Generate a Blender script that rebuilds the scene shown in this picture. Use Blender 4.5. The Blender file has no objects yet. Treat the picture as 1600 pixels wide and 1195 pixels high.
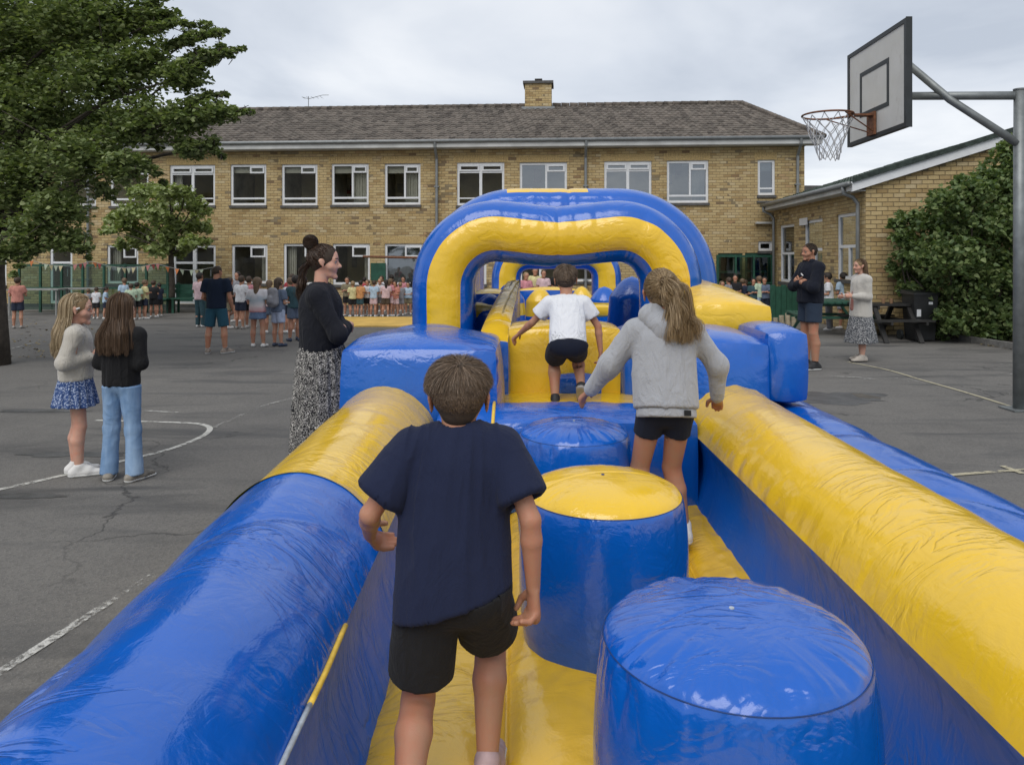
import bpy, math, random, time
import numpy as np
from mathutils import Vector, Matrix, Euler
T0 = time.time()
R = math.radians
random.seed(7)
rng = np.random.default_rng(7)
S = bpy.context.scene
C = S.collection
# ---------------------------------------------------------------- camera
HC = 1.7; FP = 1160.0; HY = 400.0
cd = bpy.data.cameras.new('camera'); cam = bpy.data.objects.new('camera', cd); C.objects.link(cam)
cam.location = (0, 0, HC); cam.rotation_euler = (R(90), 0, 0)
cd.sensor_width = 36; cd.lens = FP / 1600 * 36; cd.shift_y = -(597.5 - HY) / 1600
cd.clip_start = 0.05; cd.clip_end = 2000
S.camera = cam
# ---------------------------------------------------------------- sky and light
W = bpy.data.worlds.new('World'); S.world = W; W.use_nodes = True
SUN_EL, SUN_AZ = 50, 200       # azimuth clockwise from +Y (the view direction): behind and left of the viewer
def world():
    nt = W.node_tree; N = nt.nodes; L = nt.links; N.clear()
    out = N.new('ShaderNodeOutputWorld'); bg = N.new('ShaderNodeBackground'); bg.inputs[1].default_value = 0.1
    sky = N.new('ShaderNodeTexSky'); sky.sky_type = 'NISHITA'; sky.sun_disc = False
    sky.sun_elevation = R(SUN_EL); sky.sun_rotation = R(SUN_AZ)
    tc = N.new('ShaderNodeTexCoord'); sp = N.new('ShaderNodeSeparateXYZ'); L.new(tc.outputs['Generated'], sp.inputs[0])
    az = N.new('ShaderNodeMath'); az.operation = 'MAXIMUM'; az.inputs[1].default_value = 0.0; L.new(sp.outputs[2], az.inputs[0])
    ad = N.new('ShaderNodeMath'); ad.operation = 'ADD'; ad.inputs[1].default_value = 0.13; L.new(az.outputs[0], ad.inputs[0])
    cb = N.new('ShaderNodeCombineXYZ')
    for i in (0, 1):
        d = N.new('ShaderNodeMath'); d.operation = 'DIVIDE'; L.new(sp.outputs[i], d.inputs[0]); L.new(ad.outputs[0], d.inputs[1]); L.new(d.outputs[0], cb.inputs[i])
    n1 = N.new('ShaderNodeTexNoise'); n1.inputs['Scale'].default_value = 0.75; n1.inputs['Detail'].default_value = 6; n1.inputs['Roughness'].default_value = .5; n1.inputs['Distortion'].default_value = .4
    L.new(cb.outputs[0], n1.inputs['Vector'])
    r = N.new('ShaderNodeValToRGB'); L.new(n1.outputs[0], r.inputs[0])
    r.color_ramp.elements[0].position = .34; r.color_ramp.elements[0].color = (4.5, 4.95, 5.7, 1)
    r.color_ramp.elements[1].position = .64; r.color_ramp.elements[1].color = (7.9, 8.1, 8.4, 1)
    e = r.color_ramp.elements.new(.47); e.color = (5.9, 6.3, 6.95, 1)
    mx = N.new('ShaderNodeMix'); mx.data_type = 'RGBA'; mx.inputs[0].default_value = .93
    L.new(sky.outputs[0], mx.inputs[6]); L.new(r.outputs[0], mx.inputs[7])
    L.new(mx.outputs[2], bg.inputs[0]); L.new(bg.outputs[0], out.inputs[0])
world()
sd = bpy.data.lights.new('sun', 'SUN'); sun = bpy.data.objects.new('sun', sd); C.objects.link(sun)
sd.energy = 1.5; sd.angle = R(45); sd.color = (1, .965, .91)
_a = R(SUN_AZ); _d = Vector((math.sin(_a) * math.cos(R(SUN_EL)), math.cos(_a) * math.cos(R(SUN_EL)), math.sin(R(SUN_EL))))
sun.rotation_euler = _d.to_track_quat('Z', 'Y').to_euler()
S.view_settings.view_transform = 'Standard'; S.view_settings.look = 'None'; S.view_settings.exposure = 0.30; S.view_settings.gamma = 1
S.view_settings.use_curve_mapping = False
S.cycles.use_denoising = True
S.cycles.max_bounces = 6

# ---------------------------------------------------------------- helpers
def PX(x, y, D): return np.array([(x - 800) * D / FP, D, HC - (y - HY) * D / FP])
def GP(x, y):                                    # a ground point seen at a pixel
    D = FP * HC / (y - HY); return np.array([(x - 800) * D / FP, D, 0.0])
OFF = {}
def mesh_data(name, V, F):
    V = np.asarray(V, dtype=np.float32).reshape(-1, 3)
    me = bpy.data.meshes.new(name)
    if isinstance(F, np.ndarray):
        F = np.ascontiguousarray(F, dtype=np.int32); n, k = F.shape
        me.vertices.add(len(V)); me.vertices.foreach_set('co', V.ravel())
        me.loops.add(n * k); me.loops.foreach_set('vertex_index', F.ravel())
        me.polygons.add(n); me.polygons.foreach_set('loop_start', np.arange(0, n * k, k, dtype=np.int32))
        me.update(calc_edges=True); me.validate()
    else:
        me.from_pydata(V.tolist(), [], F); me.update()
    return me
def obj(name, V, F, mats, parent=None, smooth=True, world=True, mi=None, kind=None):
    V = np.array(V, dtype=np.float64).reshape(-1, 3)
    off = np.zeros(3)
    if parent is not None and world: off = OFF.get(parent.name, off)
    me = mesh_data(name, V - off, F)
    if not isinstance(mats, (list, tuple)): mats = [mats]
    for m in mats: me.materials.append(m)
    if mi is not None: me.polygons.foreach_set('material_index', np.asarray(mi, dtype=np.int32))
    me.polygons.foreach_set('use_smooth', [bool(smooth)] * len(me.polygons))
    o = bpy.data.objects.new(name, me); C.objects.link(o)
    if parent is not None: o.parent = parent
    OFF[o.name] = off
    if kind: o['kind'] = kind
    return o
def tag(o, label=None, cat=None, group=None, kind=None):
    if label: o['label'] = label
    if cat: o['category'] = cat
    if group: o['group'] = group
    if kind: o['kind'] = kind
    return o
def thing(name, label, cat, loc=(0, 0, 0), rz=0.0, group=None):
    o = bpy.data.objects.new(name, None); C.objects.link(o); o.location = loc; o.rotation_euler = (0, 0, rz)
    o.empty_display_size = .2
    OFF[o.name] = np.array(loc, dtype=float) if rz == 0 else np.zeros(3)
    return tag(o, label, cat, group)

class MB:
    """collects boxes, tubes and prisms into one mesh"""
    def __init__(s): s.V = []; s.F = []
    def add(s, V, F):
        b = len(s.V); s.V += [tuple(v) for v in V]; s.F += [tuple(i + b for i in f) for f in F]; return s
    def box(s, x0, x1, y0, y1, z0, z1):
        v = [(x, y, z) for z in (z0, z1) for y in (y0, y1) for x in (x0, x1)]
        return s.add(v, [(0, 2, 3, 1), (4, 5, 7, 6), (0, 1, 5, 4), (2, 6, 7, 3), (0, 4, 6, 2), (1, 3, 7, 5)])
    def bar(s, a, b, w, h=None, up=(0, 0, 1)):
        a = Vector(a); b = Vector(b); d = (b - a).normalized(); up = Vector(up)
        if abs(d.dot(up)) > .98: up = Vector((1, 0, 0))
        sx = d.cross(up).normalized(); sz = sx.cross(d); h = h or w
        v = [p + sx * i * w / 2 + sz * j * h / 2 for p in (a, b) for i, j in ((-1, -1), (1, -1), (1, 1), (-1, 1))]
        return s.add(v, [(3, 2, 1, 0), (4, 5, 6, 7), (0, 1, 5, 4), (1, 2, 6, 5), (2, 3, 7, 6), (3, 0, 4, 7)])
    def tube(s, pts, r, n=10, cap=True):
        pts = [Vector(p) for p in pts]
        rs = r if hasattr(r, '__len__') else [r] * len(pts)
        V = []; F = []; prev = None
        for i, p in enumerate(pts):
            d = (pts[min(i + 1, len(pts) - 1)] - pts[max(i - 1, 0)]).normalized()
            if prev is None:
                u = d.cross(Vector((0, 0, 1)) if abs(d.z) < .9 else Vector((1, 0, 0))).normalized()
            else: u = (prev - d * prev.dot(d)).normalized()
            prev = u; w = d.cross(u)
            for k in range(n):
                a = 2 * math.pi * k / n; V.append(p + (u * math.cos(a) + w * math.sin(a)) * rs[i])
        for i in range(len(pts) - 1):
            for k in range(n):
                k2 = (k + 1) % n; F.append((i * n + k, i * n + k2, (i + 1) * n + k2, (i + 1) * n + k))
        if cap: F.append(tuple(range(n))[::-1]); F.append(tuple((len(pts) - 1) * n + k for k in range(n)))
        return s.add(V, F)
    def obj(s, name, mat, parent=None, smooth=False, world=True, kind=None):
        return obj(name, s.V, s.F, mat, parent, smooth, world, kind=kind)

def grid_faces(nu, nv, cu=False, cv=False):
    iu = np.arange(nu if cu else nu - 1); iv = np.arange(nv if cv else nv - 1)
    a, b = np.meshgrid(iu, iv, indexing='ij'); a = a.ravel(); b = b.ravel()
    a2 = (a + 1) % nu; b2 = (b + 1) % nv
    return np.stack([a * nv + b, a2 * nv + b, a2 * nv + b2, a * nv + b2], 1)
def grid_normals(P, cu=False, cv=False):
    def df(A, ax, c):
        if c: return np.roll(A, -1, ax) - np.roll(A, 1, ax)
        return np.gradient(A, axis=ax)
    n = np.cross(df(P, 0, cu), df(P, 1, cv)); l = np.linalg.norm(n, axis=2, keepdims=True); l[l < 1e-12] = 1
    return n / l
_perm = np.random.default_rng(3).random(4096)
def vnoise(p, seed=0):
    """smooth value noise in -1..1, p (...,3)"""
    p = np.asarray(p, dtype=np.float64); i = np.floor(p).astype(np.int64); f = p - i; f = f * f * (3 - 2 * f)
    def h(x, y, z): return _perm[(x * 73856093 ^ y * 19349663 ^ z * 83492791 ^ (seed * 7919 + 17)) & 4095]
    r = 0
    for a in (0, 1):
        for b in (0, 1):
            for c in (0, 1):
                w = (f[..., 0] if a else 1 - f[..., 0]) * (f[..., 1] if b else 1 - f[..., 1]) * (f[..., 2] if c else 1 - f[..., 2])
                r = r + w * h(i[..., 0] + a, i[..., 1] + b, i[..., 2] + c)
    return r * 2 - 1
def fbm(p, seed=0, oct=3):
    r = 0; a = 1
    for k in range(oct): r = r + a * vnoise(np.asarray(p) * 2 ** k, seed + k); a *= .5
    return r / 1.75
def n2(u, v, seed=0, oct=1): return fbm(np.stack([u, v, np.zeros_like(u) + .37], -1), seed, oct)

# ---------------------------------------------------------------- materials
class NT:
    def __init__(s, name):
        s.m = bpy.data.materials.new(name); s.m.use_nodes = True; s.t = s.m.node_tree; s.N = s.t.nodes; s.L = s.t.links
        s.b = s.N['Principled BSDF']; s.out = s.N['Material Output']
    def n(s, t, **k):
        x = s.N.new('ShaderNode' + t)
        for a, v in k.items(): setattr(x, a, v)
        return x
    def put(s, sock, v):
        if isinstance(v, bpy.types.NodeSocket): s.L.new(v, sock)
        elif v is not None: sock.default_value = (*v, 1) if (hasattr(v, '__len__') and len(v) == 3 and sock.type == 'RGBA') else v
    def math(s, op, a, b=None, c=None):
        x = s.n('Math', operation=op)
        for i, v in enumerate((a, b, c)):
            if v is not None: s.put(x.inputs[i], v)
        return x.outputs[0]
    def mix(s, f, a, b, mode='MIX'):
        x = s.n('Mix', data_type='RGBA', blend_type=mode); s.put(x.inputs[0], f); s.put(x.inputs[6], a); s.put(x.inputs[7], b); return x.outputs[2]
    def ramp(s, f, *st, interp='LINEAR'):
        x = s.n('ValToRGB'); s.put(x.inputs[0], f); e = x.color_ramp.elements; x.color_ramp.interpolation = interp
        while len(e) < len(st): e.new(.5)
        for i, (p, c) in enumerate(st):
            e[i].position = p; e[i].color = (*c, 1) if hasattr(c, '__len__') else (c, c, c, 1)
        return x.outputs[0]
    def noise(s, vec, scale, detail=3, rough=.5, dist=0.0):
        x = s.n('TexNoise'); x.inputs['Scale'].default_value = scale; x.inputs['Detail'].default_value = detail
        x.inputs['Roughness'].default_value = rough; x.inputs['Distortion'].default_value = dist
        if vec is not None: s.L.new(vec, x.inputs['Vector'])
        return x.outputs[0]
    def coords(s, kind='Object', scale=None):
        o = s.n('TexCoord').outputs[kind]
        if scale is None: return o
        m = s.n('Mapping'); s.L.new(o, m.inputs[0]); m.inputs['Scale'].default_value = scale; return m.outputs[0]
    def bump(s, h, dist=.01, strength=1.0, nrm=None):
        x = s.n('Bump'); x.inputs['Distance'].default_value = dist; x.inputs['Strength'].default_value = strength
        s.L.new(h, x.inputs['Height'])
        if nrm is not None: s.L.new(nrm, x.inputs['Normal'])
        return x.outputs[0]
    def set(s, col=None, rough=None, metal=None, spec=None, normal=None, **k):
        if col is not None: s.put(s.b.inputs['Base Color'], col)
        if rough is not None: s.put(s.b.inputs['Roughness'], rough)
        if metal is not None: s.put(s.b.inputs['Metallic'], metal)
        if spec is not None: s.put(s.b.inputs['Specular IOR Level'], spec)
        if normal is not None: s.L.new(normal, s.b.inputs['Normal'])
        for a, v in k.items(): s.put(s.b.inputs[a], v)
        return s.m
MC = {}
def simple(name, col, rough=.6, var=.15, scale=6, bump=0.0, bscale=60, metal=0, spec=.4, **k):
    """colour with soft procedural variation and fine relief"""
    if name in MC: return MC[name]
    t = NT(name); co = t.coords()
    n = t.noise(co, scale, 4, .6)
    c = t.mix(t.ramp(n, (.3, 0.0), (.7, 1.0)), tuple(x * (1 - var) for x in col), tuple(min(1, x * (1 + var)) for x in col))
    nr = t.bump(t.noise(co, bscale, 3), bump) if bump else None
    MC[name] = t.set(c, rough, metal, spec, nr, **k); return MC[name]
def fabric(name, col, scale=350, var=.1, rough=.9, bump=.0012, fold=.0, sheen=.04):
    if name in MC: return MC[name]
    t = NT(name); co = t.coords()
    c = t.mix(t.noise(co, 9, 4, .6), tuple(x * (1 - var) for x in col), tuple(min(1, x * (1 + var)) for x in col))
    c = t.mix(.5, c, t.mix(t.noise(co, scale, 2), tuple(x * .82 for x in col), tuple(min(1, x * 1.15) for x in col)))
    nr = t.bump(t.noise(co, scale, 2), bump)
    if fold: nr = t.bump(t.noise(t.coords('Object', (1, 1, .5)), 11, 4, .55, 1.8), fold * 2.2, 1, nr)
    MC[name] = t.set(c, rough, 0, .2, nr, **{'Sheen Weight': sheen}); return MC[name]
def skin(name, col):
    if name in MC: return MC[name]
    t = NT(name); co = t.coords()
    c = t.mix(t.ramp(t.noise(co, 14, 4, .6), (.35, 0.), (.7, 1.)), col, (min(1, col[0] * 1.08), col[1] * .84, col[2] * .8))
    nr = t.bump(t.noise(co, 220, 2), .0006)
    MC[name] = t.set(c, .5, 0, .35, nr, **{'Subsurface Weight': .12, 'Subsurface Radius': (.03, .012, .006), 'Subsurface Scale': .3}); return MC[name]
def hairmat(name, dark, light, rough=.42):
    if name in MC: return MC[name]
    t = NT(name); g = t.n('NewGeometry')
    c = t.ramp(g.outputs['Random Per Island'], (0, dark), (.6, tuple((a + b) / 2 for a, b in zip(dark, light))), (1, light))
    c = t.mix(t.noise(t.coords(), 22, 3), c, t.mix(1.0, c, (.55, .55, .55), 'MULTIPLY'))
    MC[name] = t.set(c, rough, 0, .35); return MC[name]
def vinyl(name, col, dirt=.25, matte=False):
    if name in MC: return MC[name]
    t = NT(name); co = t.coords()
    n = t.noise(co, 2.3, 5, .62)
    c = t.mix(n, tuple(x * .86 for x in col), tuple(min(1, x * 1.08) for x in col))
    sc = t.ramp(t.noise(co, 5, 8, .72, 1.2), (.55, 0.), (.8, dirt))
    c = t.mix(sc, c, tuple(x * .5 + .05 for x in col))
    r = t.ramp(t.noise(co, 3.5, 6, .6, .6), (.3, .15), (.75, .23))
    b = t.noise(t.coords('Object', (1, 1, 1)), 7, 4, .55, 1.0)
    nr = t.bump(b, .008, .6)
    nr = t.bump(t.noise(t.coords('Object', (1, .35, 1)), 34, 3, .5, 1.5), .0011, .9, nr)
    rid = t.math('ABSOLUTE', t.math('SUBTRACT', t.noise(t.coords('Object', (1.1, 2.6, 1.1)), 3.2, 3, .5, 1.6), .5))
    msk = t.ramp(t.noise(co, 1.9, 2), (.44, 0.), (.62, 1.)); nr = t.bump(t.math('MULTIPLY', t.ramp(rid, (0, 0.), (.09, 1.)), msk), .0034, .7, nr)
    if matte: MC[name] = t.set(c, t.math('ADD', r, .12), 0, .35, nr); return MC[name]
    MC[name] = t.set(c, r, 0, .62, nr, **{'Coat Weight': .22, 'Coat Roughness': .06}); return MC[name]
BLUE = vinyl('blue_vinyl', (.002, .098, .47)); BLUEW = vinyl('blue_wall_vinyl', (.002, .115, .56), .15, True); YEL = vinyl('yellow_vinyl', (.80, .50, .022), .07)
# ================================================================ GROUND
def m_asphalt():
    t = NT('asphalt'); co = t.coords()
    big = t.noise(co, .22, 5, .6); mid = t.noise(co, 1.6, 6, .65, .8); fine = t.noise(co, 95, 3, .7)
    c = t.ramp(big, (.3, (.106, .100, .093)), (.7, (.158, .150, .138)))
    c = t.mix(t.ramp(mid, (.35, 0.), (.75, .6)), c, (.175, .165, .15))
    v = t.n('TexVoronoi'); v.inputs['Scale'].default_value = 75; t.L.new(co, v.inputs['Vector'])
    c = t.mix(t.ramp(v.outputs['Color'], (.15, .35), (.6, 0.), (.86, 0.), (1, .0)), c, (.05, .05, .05))
    c = t.mix(t.ramp(t.noise(co, 140, 2, .8), (.60, 0.), (.70, .55)), c, (.42, .41, .39))
    # streaky damp stains
    st = t.noise(t.coords('Object', (.35, 1.7, 1)), 1.1, 5, .62, .7)
    c = t.mix(t.ramp(st, (.52, 0.), (.66, .8)), c, (.06, .059, .058))
    # thin meandering cracks
    w = t.n('TexVoronoi'); w.feature = 'DISTANCE_TO_EDGE'; w.inputs['Scale'].default_value = .33
    mp = t.n('VectorMath', operation='ADD'); t.L.new(co, mp.inputs[0])
    nn = t.n('TexNoise'); nn.inputs['Scale'].default_value = 2.2; nn.inputs['Detail'].default_value = 5; t.L.new(co, nn.inputs['Vector']); t.L.new(nn.outputs['Color'], mp.inputs[1])
    t.L.new(mp.outputs[0], w.inputs['Vector'])
    cr = t.math('MULTIPLY', t.ramp(w.outputs[0], (0.0, 1.), (.007, 0.)), t.ramp(t.noise(co, .5, 2), (.5, 0.), (.6, .75)))
    c = t.mix(cr, c, (.02, .02, .02))
    nr = t.bump(t.mix(.5, fine, v.outputs['Distance']), .0035, .7)
    return t.set(c, t.ramp(st, (.5, .92), (.72, .62)), 0, .35, nr)
ASPH = m_asphalt()
g = obj('ground', [(-300, -60, 0), (300, -60, 0), (300, 500, 0), (-300, 500, 0)], [(0, 1, 2, 3)], ASPH, smooth=False); tag(g, kind='structure')
def m_paint(name, col, wear=.5, sc=16):
    t = NT(name); co = t.coords()
    n = t.math('ADD', t.math('MULTIPLY', t.noise(co, sc, 6, .75), .6), t.math('MULTIPLY', t.noise(co, 2.0, 3), .4))
    a = t.ramp(n, (wear - .05, 0.), (wear + .06, .85))
    t.set(t.mix(t.noise(co, 60, 2), tuple(x * .75 for x in col), col), .8, 0, .3)
    tr = t.n('BsdfTransparent'); ms = t.n('MixShader'); t.L.new(a, ms.inputs[0]); t.L.new(tr.outputs[0], ms.inputs[1]); t.L.new(t.b.outputs[0], ms.inputs[2]); t.L.new(ms.outputs[0], t.out.inputs[0])
    return t.m
PW = m_paint('worn_white_paint', (.62, .61, .56), .44); PY = m_paint('worn_cream_paint', (.52, .47, .33), .43); PF = m_paint('faded_white_paint', (.45, .44, .41), .52)
_lz = [0.004]
def line(pts, w, m, z=None):
    P = np.array([GP(*p) for p in pts])
    # resample smoothly (Catmull-Rom)
    Q = []
    for i in range(len(P) - 1):
        p0 = P[max(i - 1, 0)]; p1 = P[i]; p2 = P[i + 1]; p3 = P[min(i + 2, len(P) - 1)]
        for k in range(8):
            s = k / 8; Q.append(.5 * ((2 * p1) + (-p0 + p2) * s + (2 * p0 - 5 * p1 + 4 * p2 - p3) * s * s + (-p0 + 3 * p1 - 3 * p2 + p3) * s ** 3))
    Q.append(P[-1]); Q = np.array(Q)
    d = np.gradient(Q, axis=0); d /= np.linalg.norm(d, axis=1, keepdims=True); n = np.stack([-d[:, 1], d[:, 0], d[:, 2] * 0], 1)
    _lz[0] += .0006
    V = np.concatenate([Q - n * w / 2, Q + n * w / 2]); V[:, 2] = z or _lz[0]; k = len(Q)
    o = obj('painted_line', V, np.array([(i, i + 1, k + i + 1, k + i) for i in range(k - 1)]), m, smooth=False); return tag(o, kind='structure')
line([(-120, 790), (0, 765), (90, 745), (185, 722), (262, 703), (312, 684), (328, 671), (318, 664), (290, 661), (225, 659), (150, 657)], .055, PW)
line([(225, 642), (280, 645)], .05, PF)
line([(335, 668), (380, 648), (420, 632), (475, 618)], .05, PF)
line([(-40, 1076), (60, 1013), (180, 936), (240, 899)], .05, m_paint('chipped_white_paint', (.66, .65, .61), .515, 30))
line([(1325, 566), (1385, 578), (1440, 594), (1520, 617), (1640, 655)], .05, PY)
line([(1270, 587), (1350, 591), (1440, 597)], .05, PF)
line([(1350, 593), (1400, 592), (1432, 594)], .05, PF)
line([(1480, 744), (1540, 739), (1640, 733)], .05, PY)
line([(1566, 729), (1598, 741)], .05, PY)
line([(-30, 552), (20, 545), (62, 533)], .06, PF)
line([(1560, 569), (1600, 572)], .08, PF); line([(1565, 584), (1600, 587)], .05, PF)
line([(1575, 616), (1620, 619)], .05, PF)
line([(1205, 615), (1216, 628)], .03, PW)
line([(0, 500), (60, 503), (140, 500)], .08, PF)
# a shallow damp patch beside the inflatable (irregular outline, real sheet)
def patch(cx, cy, rx, ry, seed, m, z):
    c = GP(cx, cy); n = 48; V = [(*c[:2], z)]
    for k in range(n):
        a = 2 * math.pi * k / n; q = 1 + .5 * vnoise(np.array([math.cos(a) * 1.7, math.sin(a) * 1.7, seed * 3.3])) + .18 * vnoise(np.array([math.cos(a) * 6, math.sin(a) * 6, seed * 1.3]))
        V.append((c[0] + rx * math.cos(a) * q, c[1] + ry * math.sin(a) * q, z))
    o = obj('damp_patch', V, [(0, k + 1, (k + 1) % n + 1) for k in range(n)], m, smooth=False); tag(o, kind='structure')
DAMP = simple('damp_asphalt', (.07, .07, .07), .42, .4, 5, .004, 90, spec=.5); DAMP2 = simple('dry_patch_asphalt', (.085, .075, .062), .7, .3, 7, .004, 90)
patch(1312, 622, .62, .42, 1, DAMP, .0028); patch(1352, 619, .12, .2, 2, DAMP2, .0034)
patch(60, 642, .5, .10, 4, DAMP, .003); patch(120, 710, .42, .09, 5, DAMP, .0031); patch(575, 0 + 560, .4, .1, 6, DAMP, .0031)
patch(40, 775, .3, .06, 8, DAMP, .003)
# yellow safety mats behind the course
MAT_Y = simple('yellow_mat', (.62, .40, .10), .7, .18, 2, .003, 40)
o = MB(); a = GP(535, 497); b = GP(735, 497); c = GP(735, 511); d = GP(520, 511)
o.add([*[(p[0], p[1], .004) for p in (a, b, c, d)], *[(p[0], p[1], .035) for p in (a, b, c, d)]], [(3, 2, 1, 0), (4, 5, 6, 7), (0, 1, 5, 4), (1, 2, 6, 5), (2, 3, 7, 6), (3, 0, 4, 7)])
tag(o.obj('safety_mat', MAT_Y), 'long flat yellow mat lying on the asphalt in front of the row of children', 'mat')

# ================================================================ MATERIALS for the buildings
def m_brick(name, island=False):
    t = NT(name); co = t.coords(); sp = t.n('SeparateXYZ'); t.L.new(co, sp.inputs[0])
    w, h, j = .235, .085, .011
    if not island:
        X = t.math('ADD', sp.outputs[0], sp.outputs[1])
        v = t.math('DIVIDE', sp.outputs[2], h); row = t.math('FLOOR', v)
        u = t.math('ADD', t.math('DIVIDE', X, w), t.math('MULTIPLY', t.math('MODULO', row, 2.0), .5)); col = t.math('FLOOR', u)
        fu = t.math('SUBTRACT', u, col); fv = t.math('SUBTRACT', v, row)
        du = t.math('MULTIPLY', t.math('MINIMUM', fu, t.math('SUBTRACT', 1.0, fu)), w); dv = t.math('MULTIPLY', t.math('MINIMUM', fv, t.math('SUBTRACT', 1.0, fv)), h)
        dm = t.math('MINIMUM', du, dv); mort = t.ramp(dm, (j * .35, 1.), (j * .75, 0.))
        cb = t.n('CombineXYZ'); t.L.new(col, cb.inputs[0]); t.L.new(row, cb.inputs[1])
        wn = t.n('TexWhiteNoise', noise_dimensions='2D'); t.L.new(cb.outputs[0], wn.inputs['Vector']); rnd = wn.outputs['Value']
    else:
        g = t.n('NewGeometry'); oi = t.n('ObjectInfo')
        rnd = t.math('FRACT', t.math('ADD', g.outputs['Random Per Island'], t.math('MULTIPLY', oi.outputs['Random'], 7.31))); mort = None
    patchn = t.noise(t.n('NewGeometry').outputs['Position'] if island else co, .75, 4, .6)
    base = t.ramp(rnd, (0, (.37, .26, .125)), (.25, (.49, .37, .19)), (.5, (.55, .43, .23)), (.75, (.46, .335, .16)), (.93, (.57, .47, .29)), (1, (.41, .25, .12)))
    thr = t.math('ADD', rnd, t.math('MULTIPLY', t.ramp(patchn, (.5, 0.), (.68, 1.)), .34 if not island else .05))
    dark = t.ramp(thr, (.985, 0.), (1.0, .62))
    c = t.mix(dark, base, (.085, .07, .055))
    c = t.mix(t.ramp(t.noise(co, 26, 4, .7), (.35, .5), (.7, 0.)), c, t.mix(1.0, c, (.62, .58, .52), 'MULTIPLY'))
    c = t.mix(t.ramp(t.noise(t.coords('Object', (1.6, 1.6, .25)), 1.1, 4), (.52, 0.), (.75, .45)), c, t.mix(1.0, c, (.55, .52, .47), 'MULTIPLY'))
    if mort is not None:
        c = t.mix(mort, c, (.20, .155, .09))
        nr = t.bump(t.math('SUBTRACT', t.math('MULTIPLY', t.noise(co, 60, 3), .3), mort), .006, 1)
    else: nr = t.bump(t.noise(co, 70, 3), .003)
    return t.set(c, .9, 0, .2, nr)
BRICK = m_brick('yellow_brick'); BRICKI = m_brick('yellow_brick_piece', True)
MORTAR = simple('mortar', (.20, .16, .10), .95, .2, 12, .002)
WHITE = simple('white_window_paint', (.66, .67, .68), .45, .06, 9, .0005); FASCIA = simple('grey_white_fascia', (.52, .52, .50), .55, .18, 1.6, .001)
SILL = simple('dark_slate_sill', (.085, .082, .078), .7, .3, 8); GUT = simple('grey_gutter_metal', (.22, .23, .23), .45, .15, 5, metal=.3)
DARKIN = simple('dark_interior', (.45, .42, .34), .9, .5, 1.2); PALEIN = simple('pale_blind', (.42, .41, .34), .9, .12, 6)
OLIVE = simple('olive_interior_wall', (.78, .70, .48), .9, .2, 1.1)
GREEN = simple('dark_green_paint', (.018, .075, .048), .5, .25, 8); BLACKW = simple('black_painted_wood', (.022, .021, .02), .55, .3, 9)
def m_glass(name, tint, gl):
    t = NT(name); lw = t.n('LayerWeight'); lw.inputs[0].default_value = .35
    gs = t.n('BsdfGlossy'); gs.inputs['Roughness'].default_value = .03; gs.inputs['Color'].default_value = (.9, .95, 1, 1)
    t.L.new(t.bump(t.noise(t.coords(), 1.3, 2), .004), gs.inputs['Normal'])
    tr = t.n('BsdfTransparent'); tr.inputs['Color'].default_value = (*tint, 1)
    ms = t.n('MixShader'); t.L.new(t.math('ADD', t.math('MULTIPLY', lw.outputs['Fresnel'], .6), gl), ms.inputs[0]); t.L.new(tr.outputs[0], ms.inputs[1]); t.L.new(gs.outputs[0], ms.inputs[2]); t.L.new(ms.outputs[0], t.out.inputs[0])
    return t.m
GLASS = m_glass('window_glass', (.93, .94, .92), -.015); GLASS2 = m_glass('reflective_window_glass', (.5, .55, .6), .2)
def m_tile(name, a, b, moss):
    t = NT(name); g = t.n('NewGeometry'); co = t.coords()
    c = t.ramp(g.outputs['Random Per Island'], (0, a), (1, b))
    wn = t.n('TexWhiteNoise', noise_dimensions='3D')
    sn = t.n('VectorMath', operation='SNAP'); t.L.new(co, sn.inputs[0]); sn.inputs[1].default_value = (.21, .30, 10); t.L.new(sn.outputs[0], wn.inputs['Vector'])
    c = t.mix(wn.outputs['Value'], a, b)
    c = t.mix(t.ramp(t.noise(co, 3.2, 6, .7), (.48, 0.), (.66, .8)), c, moss)
    return t.set(c, .85, 0, .3, t.bump(t.noise(co, 40, 4), .006))
TILE = m_tile('concrete_roof_tile', (.058, .048, .040), (.165, .140, .118), (.13, .115, .095)); TILEG = m_tile('mossy_roof_tile', (.035, .045, .04), (.06, .075, .06), (.035, .075, .045))

def wall_holes(x0, x1, z0, z1, holes, depth=.13):
    """a wall face at y=0 with real openings and reveals; local x,z"""
    xs = sorted({x0, x1, *[h[0] for h in holes], *[h[1] for h in holes]}); zs = sorted({z0, z1, *[h[2] for h in holes], *[h[3] for h in holes]})
    V = []; F = []
    def q(a, b, c, d): n = len(V); V.extend([a, b, c, d]); F.append((n, n + 1, n + 2, n + 3))
    for i in range(len(xs) - 1):
        for k in range(len(zs) - 1):
            mx = (xs[i] + xs[i + 1]) / 2; mz = (zs[k] + zs[k + 1]) / 2
            if any(h[0] < mx < h[1] and h[2] < mz < h[3] for h in holes): continue
            q((xs[i], 0, zs[k]), (xs[i + 1], 0, zs[k]), (xs[i + 1], 0, zs[k + 1]), (xs[i], 0, zs[k + 1]))
    for a, b, c, d in holes:
        q((a, 0, c), (a, depth, c), (a, depth, d), (a, 0, d)); q((b, 0, d), (b, depth, d), (b, depth, c), (b, 0, c))
        q((a, 0, d), (a, depth, d), (b, depth, d), (b, 0, d)); q((b, 0, c), (b, depth, c), (a, depth, c), (a, 0, c))
    return V, F
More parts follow.
